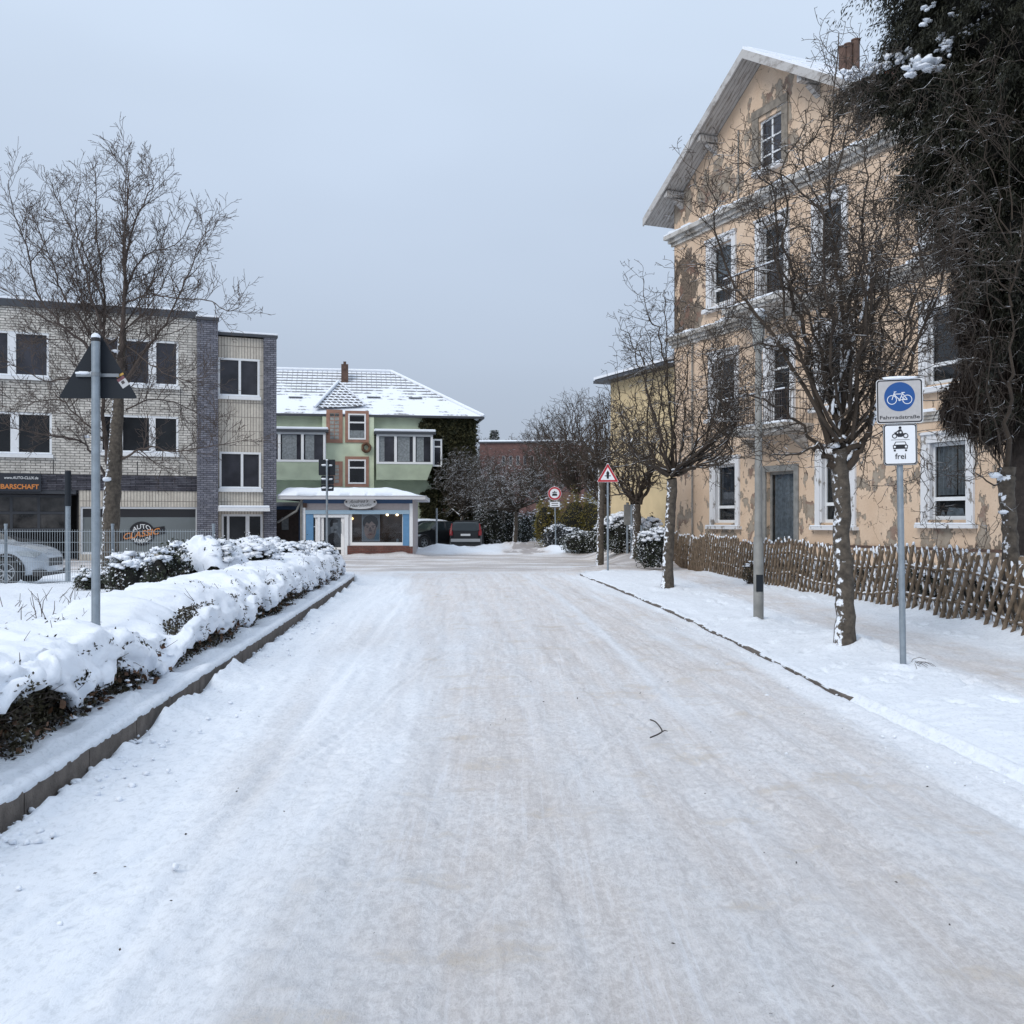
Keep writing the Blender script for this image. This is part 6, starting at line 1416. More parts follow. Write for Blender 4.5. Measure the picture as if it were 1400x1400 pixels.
# -- back of a triangular sign, left
def tri(w_, cz, y, s=1, rnd=.04):
    h = w_*.866; o = []
    pts = [(-w_/2, -h/3*1), (w_/2, -h/3), (0, 2*h/3)]
    for i, (px, pz) in enumerate(pts):
        prv = pts[i-1]; nxt = pts[(i+1) % 3]; a = Vector((prv[0]-px, prv[1]-pz)).normalized()*rnd; b_ = Vector((nxt[0]-px, nxt[1]-pz)).normalized()*rnd
        for f in (0, .25, .5, .75, 1):
            q = (1-f)**2*a+f**2*b_; o.append((px*s+q.x*s, y, cz+pz*s+q.y*s))
    return o
Yt = 9.7; b0 = at(131,860,Yt); root = empty('traffic_sign', (b0.x, Yt, 0), R(3), 'dark back of a large triangular road sign on a steel pole in the hedge', 'road sign')
ztop = at(131,467,Yt).z; mb = MB(); mb.tube([(0,0,-.2),(0,0,ztop)], .040, 18); mb.build('pole', M['steel'], root); mb = MB(); mb.tube([(0,0,ztop),(0,0,ztop+.035)], .041, 18); mb.build('pole_cap', M['black'], root); mb = MB(); mb.blob((0,0,ztop+.045), (.042,.042,.035), n=8, m=14, jit=.06); mb.build('snow_clump', M['snow'], root)
zl = at(131,543,Yt).z; cz = zl+.73*.866/3; mb = MB(); mb.prism(tri(.745, cz, .062), (0,.004,0), 0); mb.prism(tri(.71, cz, .0665), (0,.001,0), 1)
mb.build('sign_plate', [M['sign_back'], M['s_red']], root)
zb_ = at(131,512,Yt).z; mb = MB(); mb.box(-.20, .20, .040, .058, zb_-.016, zb_+.016); mb.tube([(0,0,zb_-.018),(0,0,zb_+.018)], .045, 18); mb.build('clamp', simple('clamp_grey', (.22,.24,.26), .5, metal=.5), root)
mb = MB(); mb.blob((-.13,.045,zb_+.02), (.075,.014,.016), n=6, m=12, jit=.25); mb.blob((-.045,.045,zb_+.02), (.02,.014,.02), n=6, m=12, jit=.25); mb.build('snow_clump', M['snow'], root)
mb = MB(); sx, sz = .235, at(131,521,Yt).z
def rq(cx, cz_, w_, h_, a, y): c_, s_ = math.cos(a), math.sin(a); return [(cx+x*c_-z*s_, y, cz_+x*s_+z*c_) for x, z in ((-w_/2,-h_/2),(w_/2,-h_/2),(w_/2,h_/2),(-w_/2,h_/2))]
mb.poly(rq(sx, sz, .075, .10, R(35), .0605), 0); mb.poly(rq(sx-.022, sz+.032, .075, .032, R(35), .0598), 1); mb.poly(rq(sx-.03, sz+.065, .075, .02, R(30), .0596), 2); mb.poly(rq(sx-.002, sz-.002, .03, .03, R(35), .0596), 3)
mb.build('sticker', [simple('st_w', (.5,.5,.5), .5), simple('st_r', (.16,.06,.07), .5), simple('st_o', (.5,.3,.06), .5), simple('st_b', (.06,.05,.05), .5)], root)
# -- priority warning triangle
b0 = gnd(831,783,.065); Y = b0.y; root = empty('warning_sign', (b0.x, Y, 0), R(-6), 'red edged triangular crossroads warning sign on a slim pole', 'road sign'); ztop = at(826,633,Y).z; pole(root, ztop-.06, .032)
zc = at(826,659,Y).z+.64*.866/3; mb = MB(); mb.prism(tri(.66, zc, -.045), (0,.004,0), 3); mb.poly(tri(.655, zc, -.046), 0); mb.poly(tri(.63, zc, -.047), 1); mb.poly(tri(.43, zc, -.048, rnd=.02), 0)
yq = -.049; mb.poly([(-.03,yq,zc-.09),(.03,yq,zc-.09),(.045,yq,zc+.09),(.0,yq,zc+.15),(-.045,yq,zc+.09)], 2); mb.poly([(-.035,yq-.001,zc+.06),(.035,yq-.001,zc+.06),(.0,yq-.001,zc+.16)], 2); mb.line((-.09,yq,zc-.005), (.09,yq,zc-.005), .028, 2)
mb.build('sign_plate', [M['s_white'], M['s_red'], M['s_black'], M['sign_back']], root); clamps(root, (zc+.0,), .3)
# -- round no motor vehicles sign
b0 = at(760,750,52); Y = 52; root = empty('no_vehicles_sign', (b0.x, Y, .05), R(-5), 'round red ringed no motor vehicles sign with small plate below', 'road sign'); root.rotation_euler.y = R(-1.2); zt_ = at(757,667,Y).z; pole(root, zt_, .032)
zc = at(757,676,Y).z; r = .345; mb = MB(); mb.disc((0,-.045,zc), r, 40, 3, dy=.004); mb.disc((0,-.046,zc), r, 40, 0); mb.disc((0,-.047,zc), r*.96, 40, 1); mb.disc((0,-.048,zc), r*.70, 40, 0)
def Q(a, b_): return (a, -.049, zc+b_)
mb.poly([Q(-.13,-.12),Q(.13,-.12),Q(.13,-.05),Q(.08,.0),Q(-.08,.0),Q(-.13,-.05)], 2); mb.disc((0,-.049,zc+.09), .035, 12, 2); mb.poly([Q(-.10,.05),Q(-.02,.02),Q(.10,.05),Q(.10,.07),Q(-.10,.07)], 2)
for sx in (-.08, .08): mb.ring((sx,-.049,zc+.05), .02, .035, 14, 2)
mb.build('sign_plate', [M['s_white'], M['s_red'], M['s_black'], M['sign_back']], root)
zp = at(757,691,Y).z; mb = MB(); plate(mb, 0, zp, .56, .30, .02, -.045, 0, 1, bw=.02)
for k in range(2): mb.line((-.17,-.049,zp+.05-k*.1), (.17,-.049,zp+.05-k*.1), .035, 1)
mb.build('supplementary_plate', [M['s_white'], M['s_black'], M['s_blue'], M['sign_back']], root)
# -- backs of stacked signs
b0 = at(447,757,41); root = empty('stacked_sign', (b0.x, 41, 0), R(4), 'pole with three grey sign backs in front of the hair salon', 'road sign'); b0z = at(447,630,41).z; pole(root, b0z, .045); 
for (x0, x1, y0, y1, nm) in ((435.5,458,628,650,'sign_plate'),(439,456,650,662,'sign_plate'),(439,456,662,671.5,'sign_plate')):
    mb = MB(); uu = 41/1400; mb.prism(rrect((x0+x1)/2*uu-447*uu, at(447,(y0+y1)/2,41).z, (x1-x0)*uu, (y1-y0)*uu-.01, .04, .06), (0,.005,0)); mb.build(nm, M['sign_back'], root)
for py in (637, 656, 668): mb = MB(); z = at(447,py,41).z; mb.box(-.2,.2,.045,.055,z-.015,z+.015); mb.build('clamp', M['steel'], root); mb = MB(); mb.blob((-.12,.04,z+.04),(.12,.03,.035),seed=py,n=6,m=10); mb.blob((.14,.04,z+.03),(.08,.03,.03),seed=py+1,n=6,m=10); mb.build('snow_clump', M['snow'], root)
# -- small poles
def bare_pole(px, pyb, pyt, Y, r, label, name='post', mat='steel'):
    b0 = at(px,pyb,Y); root = empty(name, (b0.x, Y, 0), 0, label, 'post'); zt_ = at(px,pyt,Y).z; mb = MB(); mb.tube([(0,0,-.1),(0,0,zt_)], r, 12); mb.build('shaft', M[mat], root); mb = MB(); mb.tube([(0,0,zt_),(0,0,zt_+.03)], r*1.1, 12); mb.build('post_cap', M['black'], root); return root
bare_pole(597,748,695,50,.045,'thin grey post between the dark parked cars and the snow heap')
bare_pole(864,750,668,37.2,.055,'grey post rising from the evergreen beside the ochre wall')
bare_pole(877,758,718,36,.04,'short steel post in front of the dark footway bush')
r_ = bare_pole(858,752,688,37.6,.05,'post carrying a white sheet metal box by the ochre wall'); zt_ = at(858,690,37.6).z; mb = MB(); mb.box(-.13,.13,-.08,.08,zt_-.75,zt_); mb.box(.13,.22,-.06,.06,zt_-.6,zt_-.2); mb.build('junction_box', M['lamp_post'], r_)
b0 = at(843,745,58); root = empty('traffic_sign', (b0.x, 58, 0), R(-8), 'faded red ringed round sign half hidden behind the thin trunk', 'road sign'); zz = at(843,680,58).z; pole(root, zz+.3, .03); mb = MB(); mb.disc((0,-.045,zz), .31, 30, 1, dy=.004); mb.disc((0,-.046,zz), .22, 30, 0); mb.build('sign_plate', [simple('faded_sign', (.40,.16,.16), .5), simple('faded_red', (.30,.04,.05), .5)], root)
r_ = bare_pole(93,795,645,22.4,.055,'tall slim post with black top behind the wire mesh fence'); mb = MB(); zt_ = at(93,645,22.4).z; mb.tube([(0,0,zt_-.75),(0,0,zt_)], .066, 12); mb.build('sleeve', M['sign_back'], r_)
# -- concrete lamp post
b0 = gnd(1037,853,.065); Y = b0.y; root = empty('lamp_post', (b0.x, Y, .05), 0, 'tall concrete lamp post with a domed lantern among the branches', 'street lamp'); zt_ = at(1037,485,Y).z
mb = MB(); mb.tube([(0,0,-.2),(0,0,.02),(0,0,1.3),(0,0,1.32),(0,0,zt_)], [.076,.076,.074,.058,.048], 18); mb.build('pole', M['lamp_post'], root)
mb = MB(); mb.tube([(0,0,zt_),(0,0,zt_+.06),(0,0,zt_+.12),(0,0,zt_+.42),(0,0,zt_+.5)], [.055,.07,.08,.10,.095], 20); mb.build('lantern', simple('lantern_plastic', (.28,.29,.28), .3), root)
mb = MB(); mb.tube([(0,0,zt_+.5),(0,0,zt_+.54),(0,0,zt_+.60),(0,0,zt_+.63)], [.125,.12,.07,.03], 20); mb.build('lamp_hood', simple('lamp_hood', (.30,.32,.34), .5), root); mb = MB(); mb.blob((0,0,zt_+.60),(.10,.10,.04),n=7,m=14,jit=.1); mb.build('snow_clump', M['snow'], root)
mb = MB(); mb.box(-.05,.05,-.078,-.06,.5,.75); mb.build('service_door', M['sign_back'], root)

# ------------------------------------------------------------------ lattice fence
def lattice():
    pts = [(6.30,10.4),(6.42,13),(6.48,15),(6.42,17.4),(6.28,20),(6.12,23.8),(5.95,28),(5.80,32),(5.72,36.5)]
    root = empty('lattice_fence', (6.3, 12, .05), 0, 'long rustic crossed wooden slat fence between the footway and the peach house', 'fence'); O = root.location; rr = random.Random(8)
    yy = np.array([p[1] for p in pts]); xx = np.array([p[0] for p in pts]); fx = lambda y: float(np.interp(y, yy, xx)); fz = lambda y: .05+.06*math.sin(y*.9)+.03*math.sin(y*2.3)
    H = 1.16; lean = .66; ya = 10.6
    while ya < 36.2:
        yb = min(ya+2.5, 36.4); mb = MB(); sn = MB(); y = ya
        while y < yb:
            for side, off in ((1, -.035), (-1, .03)):
                if rr.random() < .02: continue
                h = H*rr.uniform(.94, 1.03); le = lean*side*rr.uniform(.88, 1.12); r = rr.uniform(.025, .031); z0 = fz(y)-.05; q = y+rr.uniform(-.02, .02)
                p0 = Vector((fx(q)+off, q+le/2, z0))-O; p1 = Vector((fx(q)+off, q-le/2, z0+h))-O; d = (p1-p0).normalized()
                mb.tube([p0, p0.lerp(p1, .5)+Vector((rr.uniform(-.006,.006),0,0)), p1-d*.05, p1], [r*1.05, r, r*.95, r*.35], 7)
                if side == 1 and rr.random() < .75: sn.blob(p1+Vector((0,0,.0)), (.022,.026,.028), seed=int(y*100), n=4, m=6, jit=.2)
                if rr.random() < .45:
                    t_ = rr.uniform(.35, .9); pp = p0.lerp(p1, t_); 
                    sn.tube([pp+Vector((0,0,r*1.0)), pp+d*rr.uniform(.08,.3)+Vector((0,0,r*1.0))], [r*.75, r*.45], 5)
            y += .25
        mb.build('slat_panel', M['wood'], root); sn.build('snow_strip', M['snow'], root)
        mb = MB()
        for hz in (.32, .78):
            q = [Vector((fx(t_), t_, fz(t_)+hz))-O for t_ in np.linspace(ya-.1, yb+.1, 6)]; mb.tube(q, .028, 7)
        mb.build('rail', M['wood'], root)
        mb = MB(); p = Vector((fx(ya)+.12, ya, -.1))-O; mb.tube([p, p+Vector((0,0,1.22)), p+Vector((0,0,1.25))], [.055,.052,.03], 10); mb.build('post', M['wood'], root); ya = yb+.02
lattice()

# ------------------------------------------------------------------ wire mesh fence
def mesh_fence():
    root = empty('mesh_fence', (-9, 21, .2), 0, 'galvanised wire mesh fence in front of the silver car', 'fence'); O = root.location; M['wire'] = simple('wire', (.34,.38,.41), .5, metal=.4)
    px = [-14.1,-12.25,-10.35,-8.2,-6.15]; zt_ = lambda x: 1.40; Yf = lambda x: 21.0+(x+8)*.04
    for x in px:
        mb = MB(); p = Vector((x, Yf(x)+.03, 0))-O; mb.tube([p, p+Vector((0,0,1.5))], .032, 8); mb.tube([p+Vector((0,0,1.5)), p+Vector((0,0,1.54))], .038, 8); mb.build('post', M['steel'], root)
    for a, b_ in zip(px[:-1], px[1:]):
        mb = MB(); n = int((b_-a)/.05)
        for i in range(n+1):
            x = a+(b_-a)*i/n; p = Vector((x, Yf(x), 0))-O; mb.box(p.x-.0028, p.x+.0028, p.y-.0028, p.y+.0028, .12-O.z, 1.42-O.z)
        for z in (.16,.36,.56,.76,.96,1.16,1.38):
            mb.tube([Vector((a, Yf(a)-.007, z))-O, Vector((b_, Yf(b_)-.007, z))-O], .0045, 4, cap=False)
        mb.build('mesh_panel', M['wire'], root)
mesh_fence()

# ------------------------------------------------------------------ cars
M['tyre'] = simple('tyre', (.018,.018,.019), .8, var=.2, scale=9); M['rim'] = simple('rim', (.42,.44,.46), .35, metal=.7); M['rim_dark'] = simple('rim_dark', (.02,.02,.022), .4); M['car_glass'] = simple('car_glass', (.015,.022,.026), .08, spec=.5); M['trim'] = simple('black_trim', (.02,.02,.022), .6)
M['silver'] = simple('silver_paint', (.42,.47,.53), .3, metal=.25, coat=.6); M['black_car'] = simple('black_car_paint', (.010,.011,.013), .35, spec=.3, coat=.15); M['lamp_glass'] = simple('headlamp', (.35,.38,.40), .12, metal=.3); M['tail'] = simple('tail_lamp', (.20,.012,.015), .2); M['plate'] = simple('number_plate', (.55,.56,.56), .4); M['bumper_grey'] = simple('bumper_grey', (.28,.29,.30), .5); M['black_snow'] = simple('black_paint_dusted', (.014,.015,.018), .35, snow=(.9,1.1,.0,2.5), coat=.3)
def car(label, loc, rz, L_=4.5, W_=1.82, H_=1.5, paint='silver', kind='suv', zb=.24, snow=0, name='parked_car', wheel=.34, tall_tail=False, cladding=True):
    """nose at +x, origin under the centre"""
    root = empty(name, loc, rz, label, 'car'); hb = H_*.60
    prof = [(0,.42*H_),(.02,.50*H_),(.06,.56*H_),(.14,.615*H_),(.255,.655*H_),(.275,.665*H_),(.43,.955*H_),(.50,.99*H_),(.62,1.0*H_),(.80,.98*H_),(.90,.94*H_),(.935,.90*H_),(.985,.66*H_),(.995,.55*H_),(1.0,.42*H_)]
    if tall_tail: prof[-5:] = [(.92,.955*H_),(.955,.92*H_),(.988,.66*H_),(.996,.55*H_),(1.0,.42*H_)]
    pt = np.array(prof); n = 72; U = np.linspace(0, 1, n+1)
    top = np.interp(U, pt[:,0], pt[:,1])
    belt = np.minimum(.655*H_+.03*H_*U, top-.02)
    half = W_/2*(1-.30*np.exp(-(U/.05)**1.2)-.05*np.exp(-(U/.16)**2)-.12*np.exp(-((1-U)/.03)**1.2)-.03*np.exp(-((1-U)/.12)**2))
    bot = zb+.10*np.exp(-(U/.05))+.10*np.exp(-((1-U)/.05))
    X = L_/2-U*L_; wa = (.195, .80)
    secs = []
    for i in range(n+1):
        w_ = half[i]; s = [(0, bot[i])]; s.append((w_*.90, bot[i]))
        for k in range(9):
            f = k/8; z = bot[i]+.03+(belt[i]-bot[i]-.03)*f; s.append((w_*(.965+.035*math.sin(math.pi*min(1, f*1.25)))-(.03*w_ if k == 8 else 0), z))
        tt = max(top[i], belt[i]+.01); cab = min(1, max(0, (tt-belt[i])/(H_*.3))); wr = w_*(.965-.20*cab)
        s.append((wr, tt-.035*cab)); s.append((wr*.86, tt-.004)); s.append((wr*.45, tt+.006)); s.append((0, tt+.01)); secs.append(s)
    m_ = len(secs[0]); verts = []
    for i in range(n+1):
        for sgn in (1, -1):
            for (y, z) in secs[i]: verts.append((X[i], sgn*y, z))
    def vid(i, sgn, k): return i*2*m_+(0 if sgn == 1 else m_)+k
    body = []; glass = []
    wheels = [L_/2-L_*a for a in wa]; ra = wheel+.055
    for i in range(n):
        um = (U[i]+U[i+1])/2
        for sgn in (1, -1):
            for k in range(m_-1):
                f = (vid(i,sgn,k), vid(i+1,sgn,k), vid(i+1,sgn,k+1), vid(i,sgn,k+1)); f = f if sgn == -1 else f[::-1]
                xm = (X[i]+X[i+1])/2; zm = (secs[i][k][1]+secs[i][k+1][1])/2
                if 1 <= k <= 9 and any((xm-wx)**2+(zm-wheel)**2 < ra**2 for wx in wheels): continue
                isg = (k == 10 and .335 < um < .93 and not (.545 < um < .565) and not (.74 < um < .755)) or (k in (11,12,13) and (.285 < um < .425 or .935 < um < .982)) or (k == 10 and .94 < um < .98 and False)
                (glass if isg else body).append(f)
    fr = [vid(0,1,k) for k in range(m_)]+[vid(0,-1,k) for k in range(m_-2,0,-1)]; rear = [vid(n,1,k) for k in range(m_)]+[vid(n,-1,k) for k in range(m_-2,0,-1)]
    def mk(nm, faces, mat, extra=()):
        used = sorted(set(v for f in faces for v in f)|set(v for f in extra for v in f)); mp = {v: j for j, v in enumerate(used)}; mb = MB(); mb.add([verts[v] for v in used], [[mp[v] for v in f] for f in faces]+[[mp[v] for v in f] for f in extra], 0, True); return mb.build(nm, mat, root)
    mk('body', body, M[paint], (fr[::-1], rear)); mk('car_window', glass, M['car_glass'])
    for wx in wheels:
        for sgn in (1, -1):
            wy = sgn*(W_/2-.11)
            mb = MB(); q = [(a, b_) for a, b_ in ((-.10,.62),(-.11,.85),(-.09,.97),(0,1.0),(.09,.97),(.11,.85),(.10,.62))]; vs = []; ns_ = 36
            for a, b_ in q:
                for k in range(ns_): t_ = 2*math.pi*k/ns_; vs.append((wx+wheel*b_*math.cos(t_), wy+a, wheel+wheel*b_*math.sin(t_)))
            mb.add(vs, [(j*ns_+k, j*ns_+(k+1) % ns_, (j+1)*ns_+(k+1) % ns_, (j+1)*ns_+k) for j in range(len(q)-1) for k in range(ns_)], 0, True); wo_ = mb.build('wheel', M['tyre'], root)
            mb = MB(); yo = wy+sgn*.085
            ring_ = lambda r0, r1, yq, mi: mb.add([(wx+r*math.cos(2*math.pi*k/32), yq, wheel+r*math.sin(2*math.pi*k/32)) for k in range(32) for r in (r0, r1)], [(2*k, 2*((k+1) % 32), 2*((k+1) % 32)+1, 2*k+1) for k in range(32)], mi)
            ring_(0.001, wheel*.64, wy+sgn*.03, 1); ring_(wheel*.56, wheel*.66, yo, 0); ring_(.001, wheel*.14, yo+sgn*.004, 0)
            for k in range(5):
                for da in (-.13, .13):
                    a = 2*math.pi*k/5+.3; p0 = Vector((math.cos(a+da*.4), 0, math.sin(a+da*.4)))*wheel*.12; p1 = Vector((math.cos(a+da*1.6), 0, math.sin(a+da*1.6)))*wheel*.6; t_ = (p1-p0).normalized(); nn = Vector((-t_.z,0,t_.x))*wheel*.035; c0 = Vector((wx, yo-sgn*.004, wheel)); mb.add([c0+p0-nn, c0+p1-nn, c0+p1+nn, c0+p0+nn], [(0,1,2,3)], 0)
            mb.build('rim', [M['rim'], M['rim_dark']], wo_)
            # arch lining and lip
            mb = MB(); a0 = [R(-12+204*k/24) for k in range(25)]; yo2 = sgn*(W_/2-.30); yo3 = sgn*(W_/2*.985); vs = []
            for a in a0: vs += [(wx+ra*math.cos(a), yo2, wheel+ra*math.sin(a)), (wx+ra*math.cos(a), yo3, wheel+ra*math.sin(a)), (wx+(ra+.035)*math.cos(a), yo3+sgn*.012, wheel+(ra+.035)*math.sin(a)), (wx+(ra+.05)*math.cos(a), yo3-sgn*.02, wheel+(ra+.05)*math.sin(a))]
            fs_ = [(4*k+j, 4*k+4+j, 4*k+5+j, 4*k+1+j) for k in range(24) for j in range(3)]; mb.add(vs, fs_, 0, True); mb.add([(wx+ra*math.cos(a), yo2, wheel+ra*math.sin(a)) for a in a0], [tuple(range(25))]); mb.build('wheel_arch', M['trim'], root)
    for sgn in (1, -1):
        mb = MB(); xs_ = L_/2-L_*.06; i0 = 2
        def sp(u_, z, o=.006): i = min(n, max(0, int(round(u_*n)))); return (L_/2-L_*u_, sgn*(half[i]*.995+o), z)
        mb.poly([sp(.02,.52*H_*.95+.02,.012), sp(.05,.435*H_,.012), sp(.12,.465*H_,.008), sp(.145,.53*H_,.006), sp(.08,.53*H_,.01)]); mb.build('headlight', M['lamp_glass'], root)
        mb = MB(); zl0, zl1 = (.46*H_, .80*H_) if tall_tail else (.50*H_, .62*H_)
        if tall_tail: ye = half[n]*1.0; mb.prism([(-L_/2-.03, sgn*ye*1.12, .50*H_), (-L_/2-.03, sgn*ye*.92, .50*H_), (-L_/2-.03, sgn*ye*.90, .62*H_), (-L_/2+.01, sgn*ye*.97, .66*H_), (-L_/2+.11, sgn*ye*.94, .90*H_), (-L_/2+.11, sgn*ye*1.0, .90*H_), (-L_/2+.0, sgn*ye*1.14, .62*H_)], (.10,0,0))
        else: mb.prism([(-L_/2-.01, sgn*half[n]*.75, zl0), (-L_/2-.01, sgn*half[n]*1.0, zl0), (-L_/2-.01, sgn*half[n]*1.0, zl1), (-L_/2-.01, sgn*half[n]*.7, zl1)], (.06,0,0))
        mb.build('tail_light', M['tail'], root)
        mb = MB(); mb.blob((L_/2-L_*.335, sgn*(W_/2+.09), .66*H_+.05), (.08,.10,.07), n=7, m=10, jit=.05); mb.build('wing_mirror', M[paint], root)
    mb = MB(); i2 = int(.03*n); mb.box(L_/2-.06, L_/2+.012, -W_*.27, W_*.27, .30*H_, .42*H_); mb.build('grille', M['trim'], root)
    mb = MB(); mb.box(L_/2-.28, L_/2-.02, -W_*.44, W_*.44, zb+.0, zb+.14); mb.box(-L_/2+.02, -L_/2+.25, -W_*.45, W_*.45, zb, zb+.16); 
    if cladding:
        for sgn in (1, -1): mb.box(wheels[1]+ra, wheels[0]-ra, sgn*W_/2*.955-.03, sgn*W_/2*.955+.03, zb, zb+.10)
    mb.build('sill_trim', M['trim'], root)
    mb = MB(); zp_ = .52*H_; mb.box(-L_/2-.035, -L_/2-.02, -.26, .26, zp_-.055, zp_+.055); mb.build('number_plate', M['plate'], root)
    if tall_tail:
        mb = MB(); mb.box(-L_/2-.07, -L_/2+.04, -W_*.44, W_*.44, .29*H_, .39*H_); mb.build('rear_bumper', M['bumper_grey'], root)
        g = MB(); g.add([(-L_/2+.03,-W_*.33,.655*H_),(-L_/2+.03,W_*.33,.655*H_),(-L_/2+.155,W_*.29,.90*H_),(-L_/2+.155,-W_*.29,.90*H_)], [(0,1,2,3)]); g.build('rear_window', M['car_glass'], root)
    if snow:
        sn = MB(); rr = random.Random(int(snow*100)); 
        ii = [i for i in range(n) if U[i] > .06 and U[i] < .97]
        vs = []; fs = []; ks = [(-1,11),(-1,12),(-1,13),(1,14),(1,13),(1,12),(1,11)]
        for a_, i in enumerate(ii):
            for sgn, k in ks: y, z = secs[i][k]; vs.append((X[i], sgn*y, z+snow*(1 if k > 11 else .2)+rr.uniform(-.006,.006)))
        m2 = len(ks)
        for a_ in range(len(ii)-1):
            if snow < .07 and .27 < U[ii[a_]] < .44: continue
            for k in range(m2-1): fs.append((a_*m2+k, a_*m2+k+1, (a_+1)*m2+k+1, (a_+1)*m2+k))
        sn.add(vs, fs, 0, True); sn.build('snow_layer', M['snow'], root)
    return root
# silver car behind the mesh fence: nose points right
car('silver crossover parked behind the wire mesh fence at the left edge', (-13.5, 25.1, .03), R(6), 4.45, 1.80, 1.58, 'silver', wheel=.345)
car('dark car standing in the shadow of the garage behind the silver crossover', (-18.7, 36.0, 0), R(12), 4.5, 1.8, 1.5, 'black_car')
# black estate car seen from behind
p = at(638,752,56.5); car('black estate car seen from behind beside the snow heap', (p.x, 57.5, 0), R(90), 4.7, 1.80, 1.62, 'black_car', tall_tail=True, wheel=.34, snow=0)
# black off-roader turned towards the salon
p = at(593,750,59.0); car('black car with nose towards the hair salon and clear windows', (p.x+.0, 59.0, 0), R(222), 4.4, 1.82, 1.58, 'black_car', wheel=.37)
p = at(573,750,61.2); car('dark car with snow on bonnet and windscreen behind the nose of the black car', (p.x-.2, 61.2, 0), R(215), 4.4, 1.80, 1.62, 'black_car', snow=.10)

# ------------------------------------------------------------------ background vegetation
PT = dict(n=[3.0,3.4,3.6], per_m=True, len=[1.3,.6,.25], ang=[45,45,45], up=[.15,.08,0], trop=[.03,.01,0], wob=[.16,.2,.22], seg=[5,4,2], rad=[.022,.013,.009], rmin=.007, lw=.04, t0=.12, tap=.4)
def bg_tree(px, Y, pyf, cpx, rad, n, label, seed, r=.16, twig='twig', P=PT, r0=.06, lowz=-.35, group='bare trees beyond the crossing'):
    b_ = at(px,750,Y); b_.z = 0; fk = at(px+2, pyf, Y); tp = [b_, b_.lerp(fk,.5)+Vector((.05,0,0)), fk]; rr = random.Random(seed)
    ls = fan(fk, at(*cpx, Y), rad, n, rr, r0=r0, r1=.012, lowz=lowz, start=.2)
    return make_tree('bare_tree', label, tuple(b_), ls, P, seed, group=group, trunk=(tp, [r*1.2, r, r*.9]), twigm=twig)
bg_tree(786, 56, 675, (783,606), (2.9,2.4,2.6), 30, 'wide bare tree above the olive shrub behind the round sign', 301, twig='twig')
bg_tree(752, 66, 680, (755,640), (2.6,2.2,2.4), 20, 'darker bare tree to the left of the wide one and nearer the lane', 302, twig='twig')
PS = dict(PT, n=[3.6,4.0,4.0], ang=[60,50,50], trop=[-.02,-.03,-.02], wob=[.22,.25,.25])
bg_tree(703, 58, 700, (705,668), (3.3,2.4,1.7), 30, 'low spreading bare tree full of snow flecks in front of the red brick building', 303, r=.13, twig='twig_snowy', P=PS)
bg_tree(630, 61.2, 705, (632,660), (2.4,1.8,2.0), 30, 'brown twiggy snow flecked tree in front of the ivy', 304, r=.12, twig='twig_snowy', P=PS)
bg_tree(664, 63, 705, (668,655), (2.4,2.0,1.8), 24, 'brown snow flecked tree between the ivy and the red brick building', 305, r=.12, twig='twig_snowy', P=PS)
bg_tree(735, 80, 690, (735,640), (3.0,2.5,3.0), 18, 'slender dark tree beside the snowy lane', 306, r=.2)
bg_tree(824, 45, 690, (830,625), (1.3,1.2,2.4), 20, 'bare tree hugging the corner of the ochre house', 307)
bg_tree(868, 36.6, 690, (868,625), (1.15,1.0,1.8), 20, 'bare tree in front of the ochre wall left of the fan shaped tree', 308, P=PT)
# distant tree line behind everything
rr = random.Random(99); src = None
FL = ['far bare tree over the left part of the brick hall roof','far bare tree right of the small conifer tip','far bare tree over the middle of the brick hall','far bare tree over the right part of the brick hall','far bare tree beyond the round traffic sign','far bare tree beyond the olive brown shrub','far bare tree nearest the ochre house','far bare tree behind the ivy covered house end']
for i, (px, Y) in enumerate([(640,120),(668,128),(676,118),(712,118),(735,125),(764,120),(798,115),(835,110),(600,130)]):
    if src is None: src = bg_tree(640, 120, 690, (640,640), (4.5,4,5), 16, 'hazy bare tree in the far tree line behind the houses', 310, r=.25, P=dict(PT, len=[1.8,.8,.35], rmin=.014, rad=[.03,.02,.016]), group='far tree line'); src['category'] = 'tree'; continue
    c = copy_tree(src); c['label'] = FL[i-1]; p = at(px,750,Y); c.location = (p.x, Y, 0); c.rotation_euler = (0,0,rr.uniform(0,6)); k = rr.uniform(.8,1.15); c.scale = (k,k,k)
# small far conifer tops
rr = random.Random(5)
for px, Y, top_, lab in ((676,112,588,'small dark conifer tip rising above the red brick building'),):
    b_ = at(px,750,Y); b_.z = 0; zt_ = at(px,top_,Y).z; root = empty('conifer', tuple(b_), 0, lab, 'tree'); mb = MB(); mb.tube([(0,0,0),(0,0,zt_)], [.2,.02], 8); mb.build('trunk', M['bark_dark'], root); rg = np.random.default_rng(4); n = 5000; t = rg.random(n)**.7; a = rg.uniform(0, 6.28, n); rad_ = (1-t)*2.0*rg.uniform(.3,1,n)+.05; P = np.stack([rad_*np.cos(a), rad_*np.sin(a), 2+t*(zt_-2)], -1); d = np.stack([np.cos(a), np.sin(a), np.full(n,-.2)], -1); V, F = leaf_quads(P, .4, .12, d, rg); link('crown', mesh_np('crown', V, F, [M['leaf_dark']]), root)
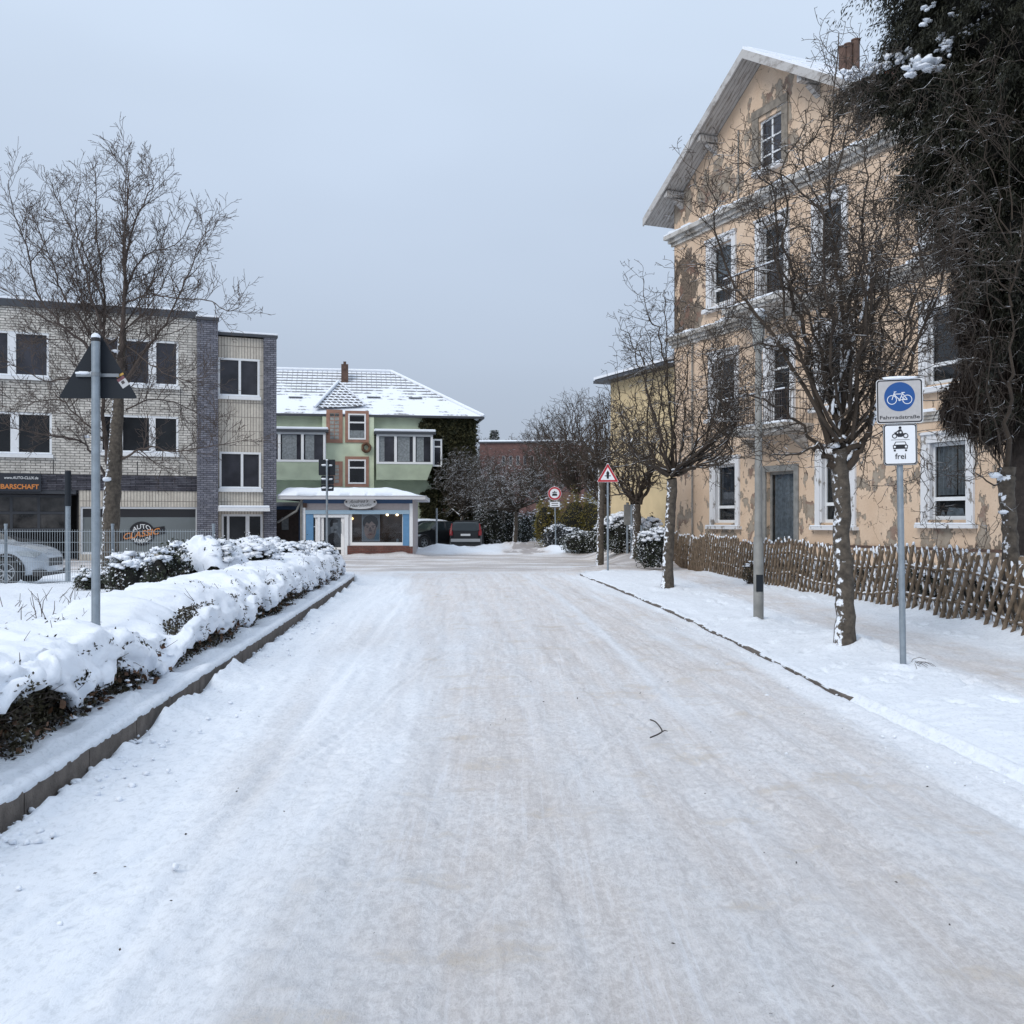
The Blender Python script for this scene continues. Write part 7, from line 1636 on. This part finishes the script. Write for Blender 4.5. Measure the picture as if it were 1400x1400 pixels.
# neighbouring house roofs to close the street ends
# ------------------------------------------------------------------ small things on the road
br = Br(); q = [gnd(889,990), gnd(897,996), gnd(905,1005), gnd(901,1012), gnd(889,1015)]; pts = smooth_poly([Vector((p.x,p.y,.035+.012*(i % 2))) for i, p in enumerate(q)], 14); o_ = pts[0].copy(); br.add(pts, [.0055]*15, 6); br.add([pts[8], pts[8]+Vector((.02,.0,.01)), pts[8]+Vector((.045,.015,.0))], [.005,.004,.002], 5)
sroot = br.build('fallen_twig', M['bark_dark'], None, tuple(o_)); sroot.location = o_; tag(sroot, 'crooked dark twig lying on the packed snow of the road', 'twig')
# loose crumbs of snow broken off the ploughed edges
rg = np.random.default_rng(31); V_ = []; F_ = []; base = 0
def crumbs(xs, ys_, rs, z0):
    global base
    for x, y, r, z in zip(xs, ys_, rs, z0):
        m = MB(); m.blob((x, y, z+r*.3), (r*rg.uniform(.8,1.4), r*rg.uniform(.8,1.4), r*.75), seed=int(rg.integers(1e6)), n=4, m=6, jit=.35)
        F4 = [f if len(f) == 4 else f+[f[-1]] for f in m.f]; V_.append(np.array(m.v)); F_.append((base, m.f)); base += len(m.v)
n = 420; y = 3.0+rg.random(n)**1.6*14; crumbs(xl(y)+rg.exponential(.13, n)+.02, y, rg.uniform(.005,.022,n), np.full(n,.03))
n = 160; y = 4.5+rg.random(n)**1.4*13; crumbs(xr(y)-rg.exponential(.16, n)-.02, y, rg.uniform(.004,.014,n), np.full(n,.03))
mb = MB()
for V, (b_, f) in zip(V_, F_): mb.add([tuple(p) for p in V], f, 0, True)
mb.v = [tuple(p) for V in V_ for p in V]; mb.f = [[b_+i for i in q] for b_, f in F_ for q in f]; mb.m = [0]*len(mb.f); mb.sm = [True]*len(mb.f)
tag(mb.build('snow_crumbs', M['snow']), 'small crumbs of snow scattered along both edges of the road', 'snow', kind='stuff')
n = 90; y = 2.6+rg.random(n)**1.5*12; x = xl(y)+rg.random(n)*(xr(y)-xl(y)); d = rg.normal(size=(n,3)); d[:,2] = np.abs(d[:,2])*.15
V, F = leaf_quads(np.stack([x, y, np.full(n,.028)], -1), .020, .010, d, rg); o_ = link('road_debris', mesh_np('road_debris', V, F, [M['bark_dark']])); tag(o_, 'tiny dark bits of leaf and grit scattered over the packed snow', 'debris', kind='stuff')
# weeds at the foot of the sign pole
br = Br(); rr = random.Random(4); b0 = gnd(1240,915,.065)
for i in range(7):
    p = Vector((b0.x+rr.uniform(-.04,.1), b0.y+rr.uniform(-.05,.02), .08)); d_ = Vector((rr.uniform(-.3,1), rr.uniform(-.6,.2), rr.uniform(.1,.6))).normalized(); br.add([p, p+d_*.08+Vector((0,0,.04)), p+d_*.17, p+d_*.26-Vector((0,0,.08))], [.003,.003,.0025,.002], 4)
w_ = br.build('dead_weed', M['twig_clean'], None, tuple(b0)); w_.location = b0; tag(w_, 'withered weed stems at the foot of the bicycle sign pole', 'weed')
br = Br()
b0 = at(30,800,12.5)
for i in range(46):
    x = rr.uniform(0,340); yy = rr.uniform(11,15.5); p = at(x,760,yy); p.z = .30; p.x = min(p.x, -5.0); d_ = Vector((rr.uniform(-.6,.6), rr.uniform(-.3,.3), 1)).normalized(); l = rr.uniform(.12,.45)
    br.add([p, p+d_*l*.5+rvec(rr)*.03, p+d_*l+Vector((rr.uniform(-.1,.1),0,-.02))], [.006,.005,.003], 4)
w_ = br.build('dry_stems', M['twig_clean'], None, (-6,13,0)); w_.location = (-6,13,0); tag(w_, 'scattered dry plant stems poking out of the snow behind the hedge', 'plant', kind='stuff')
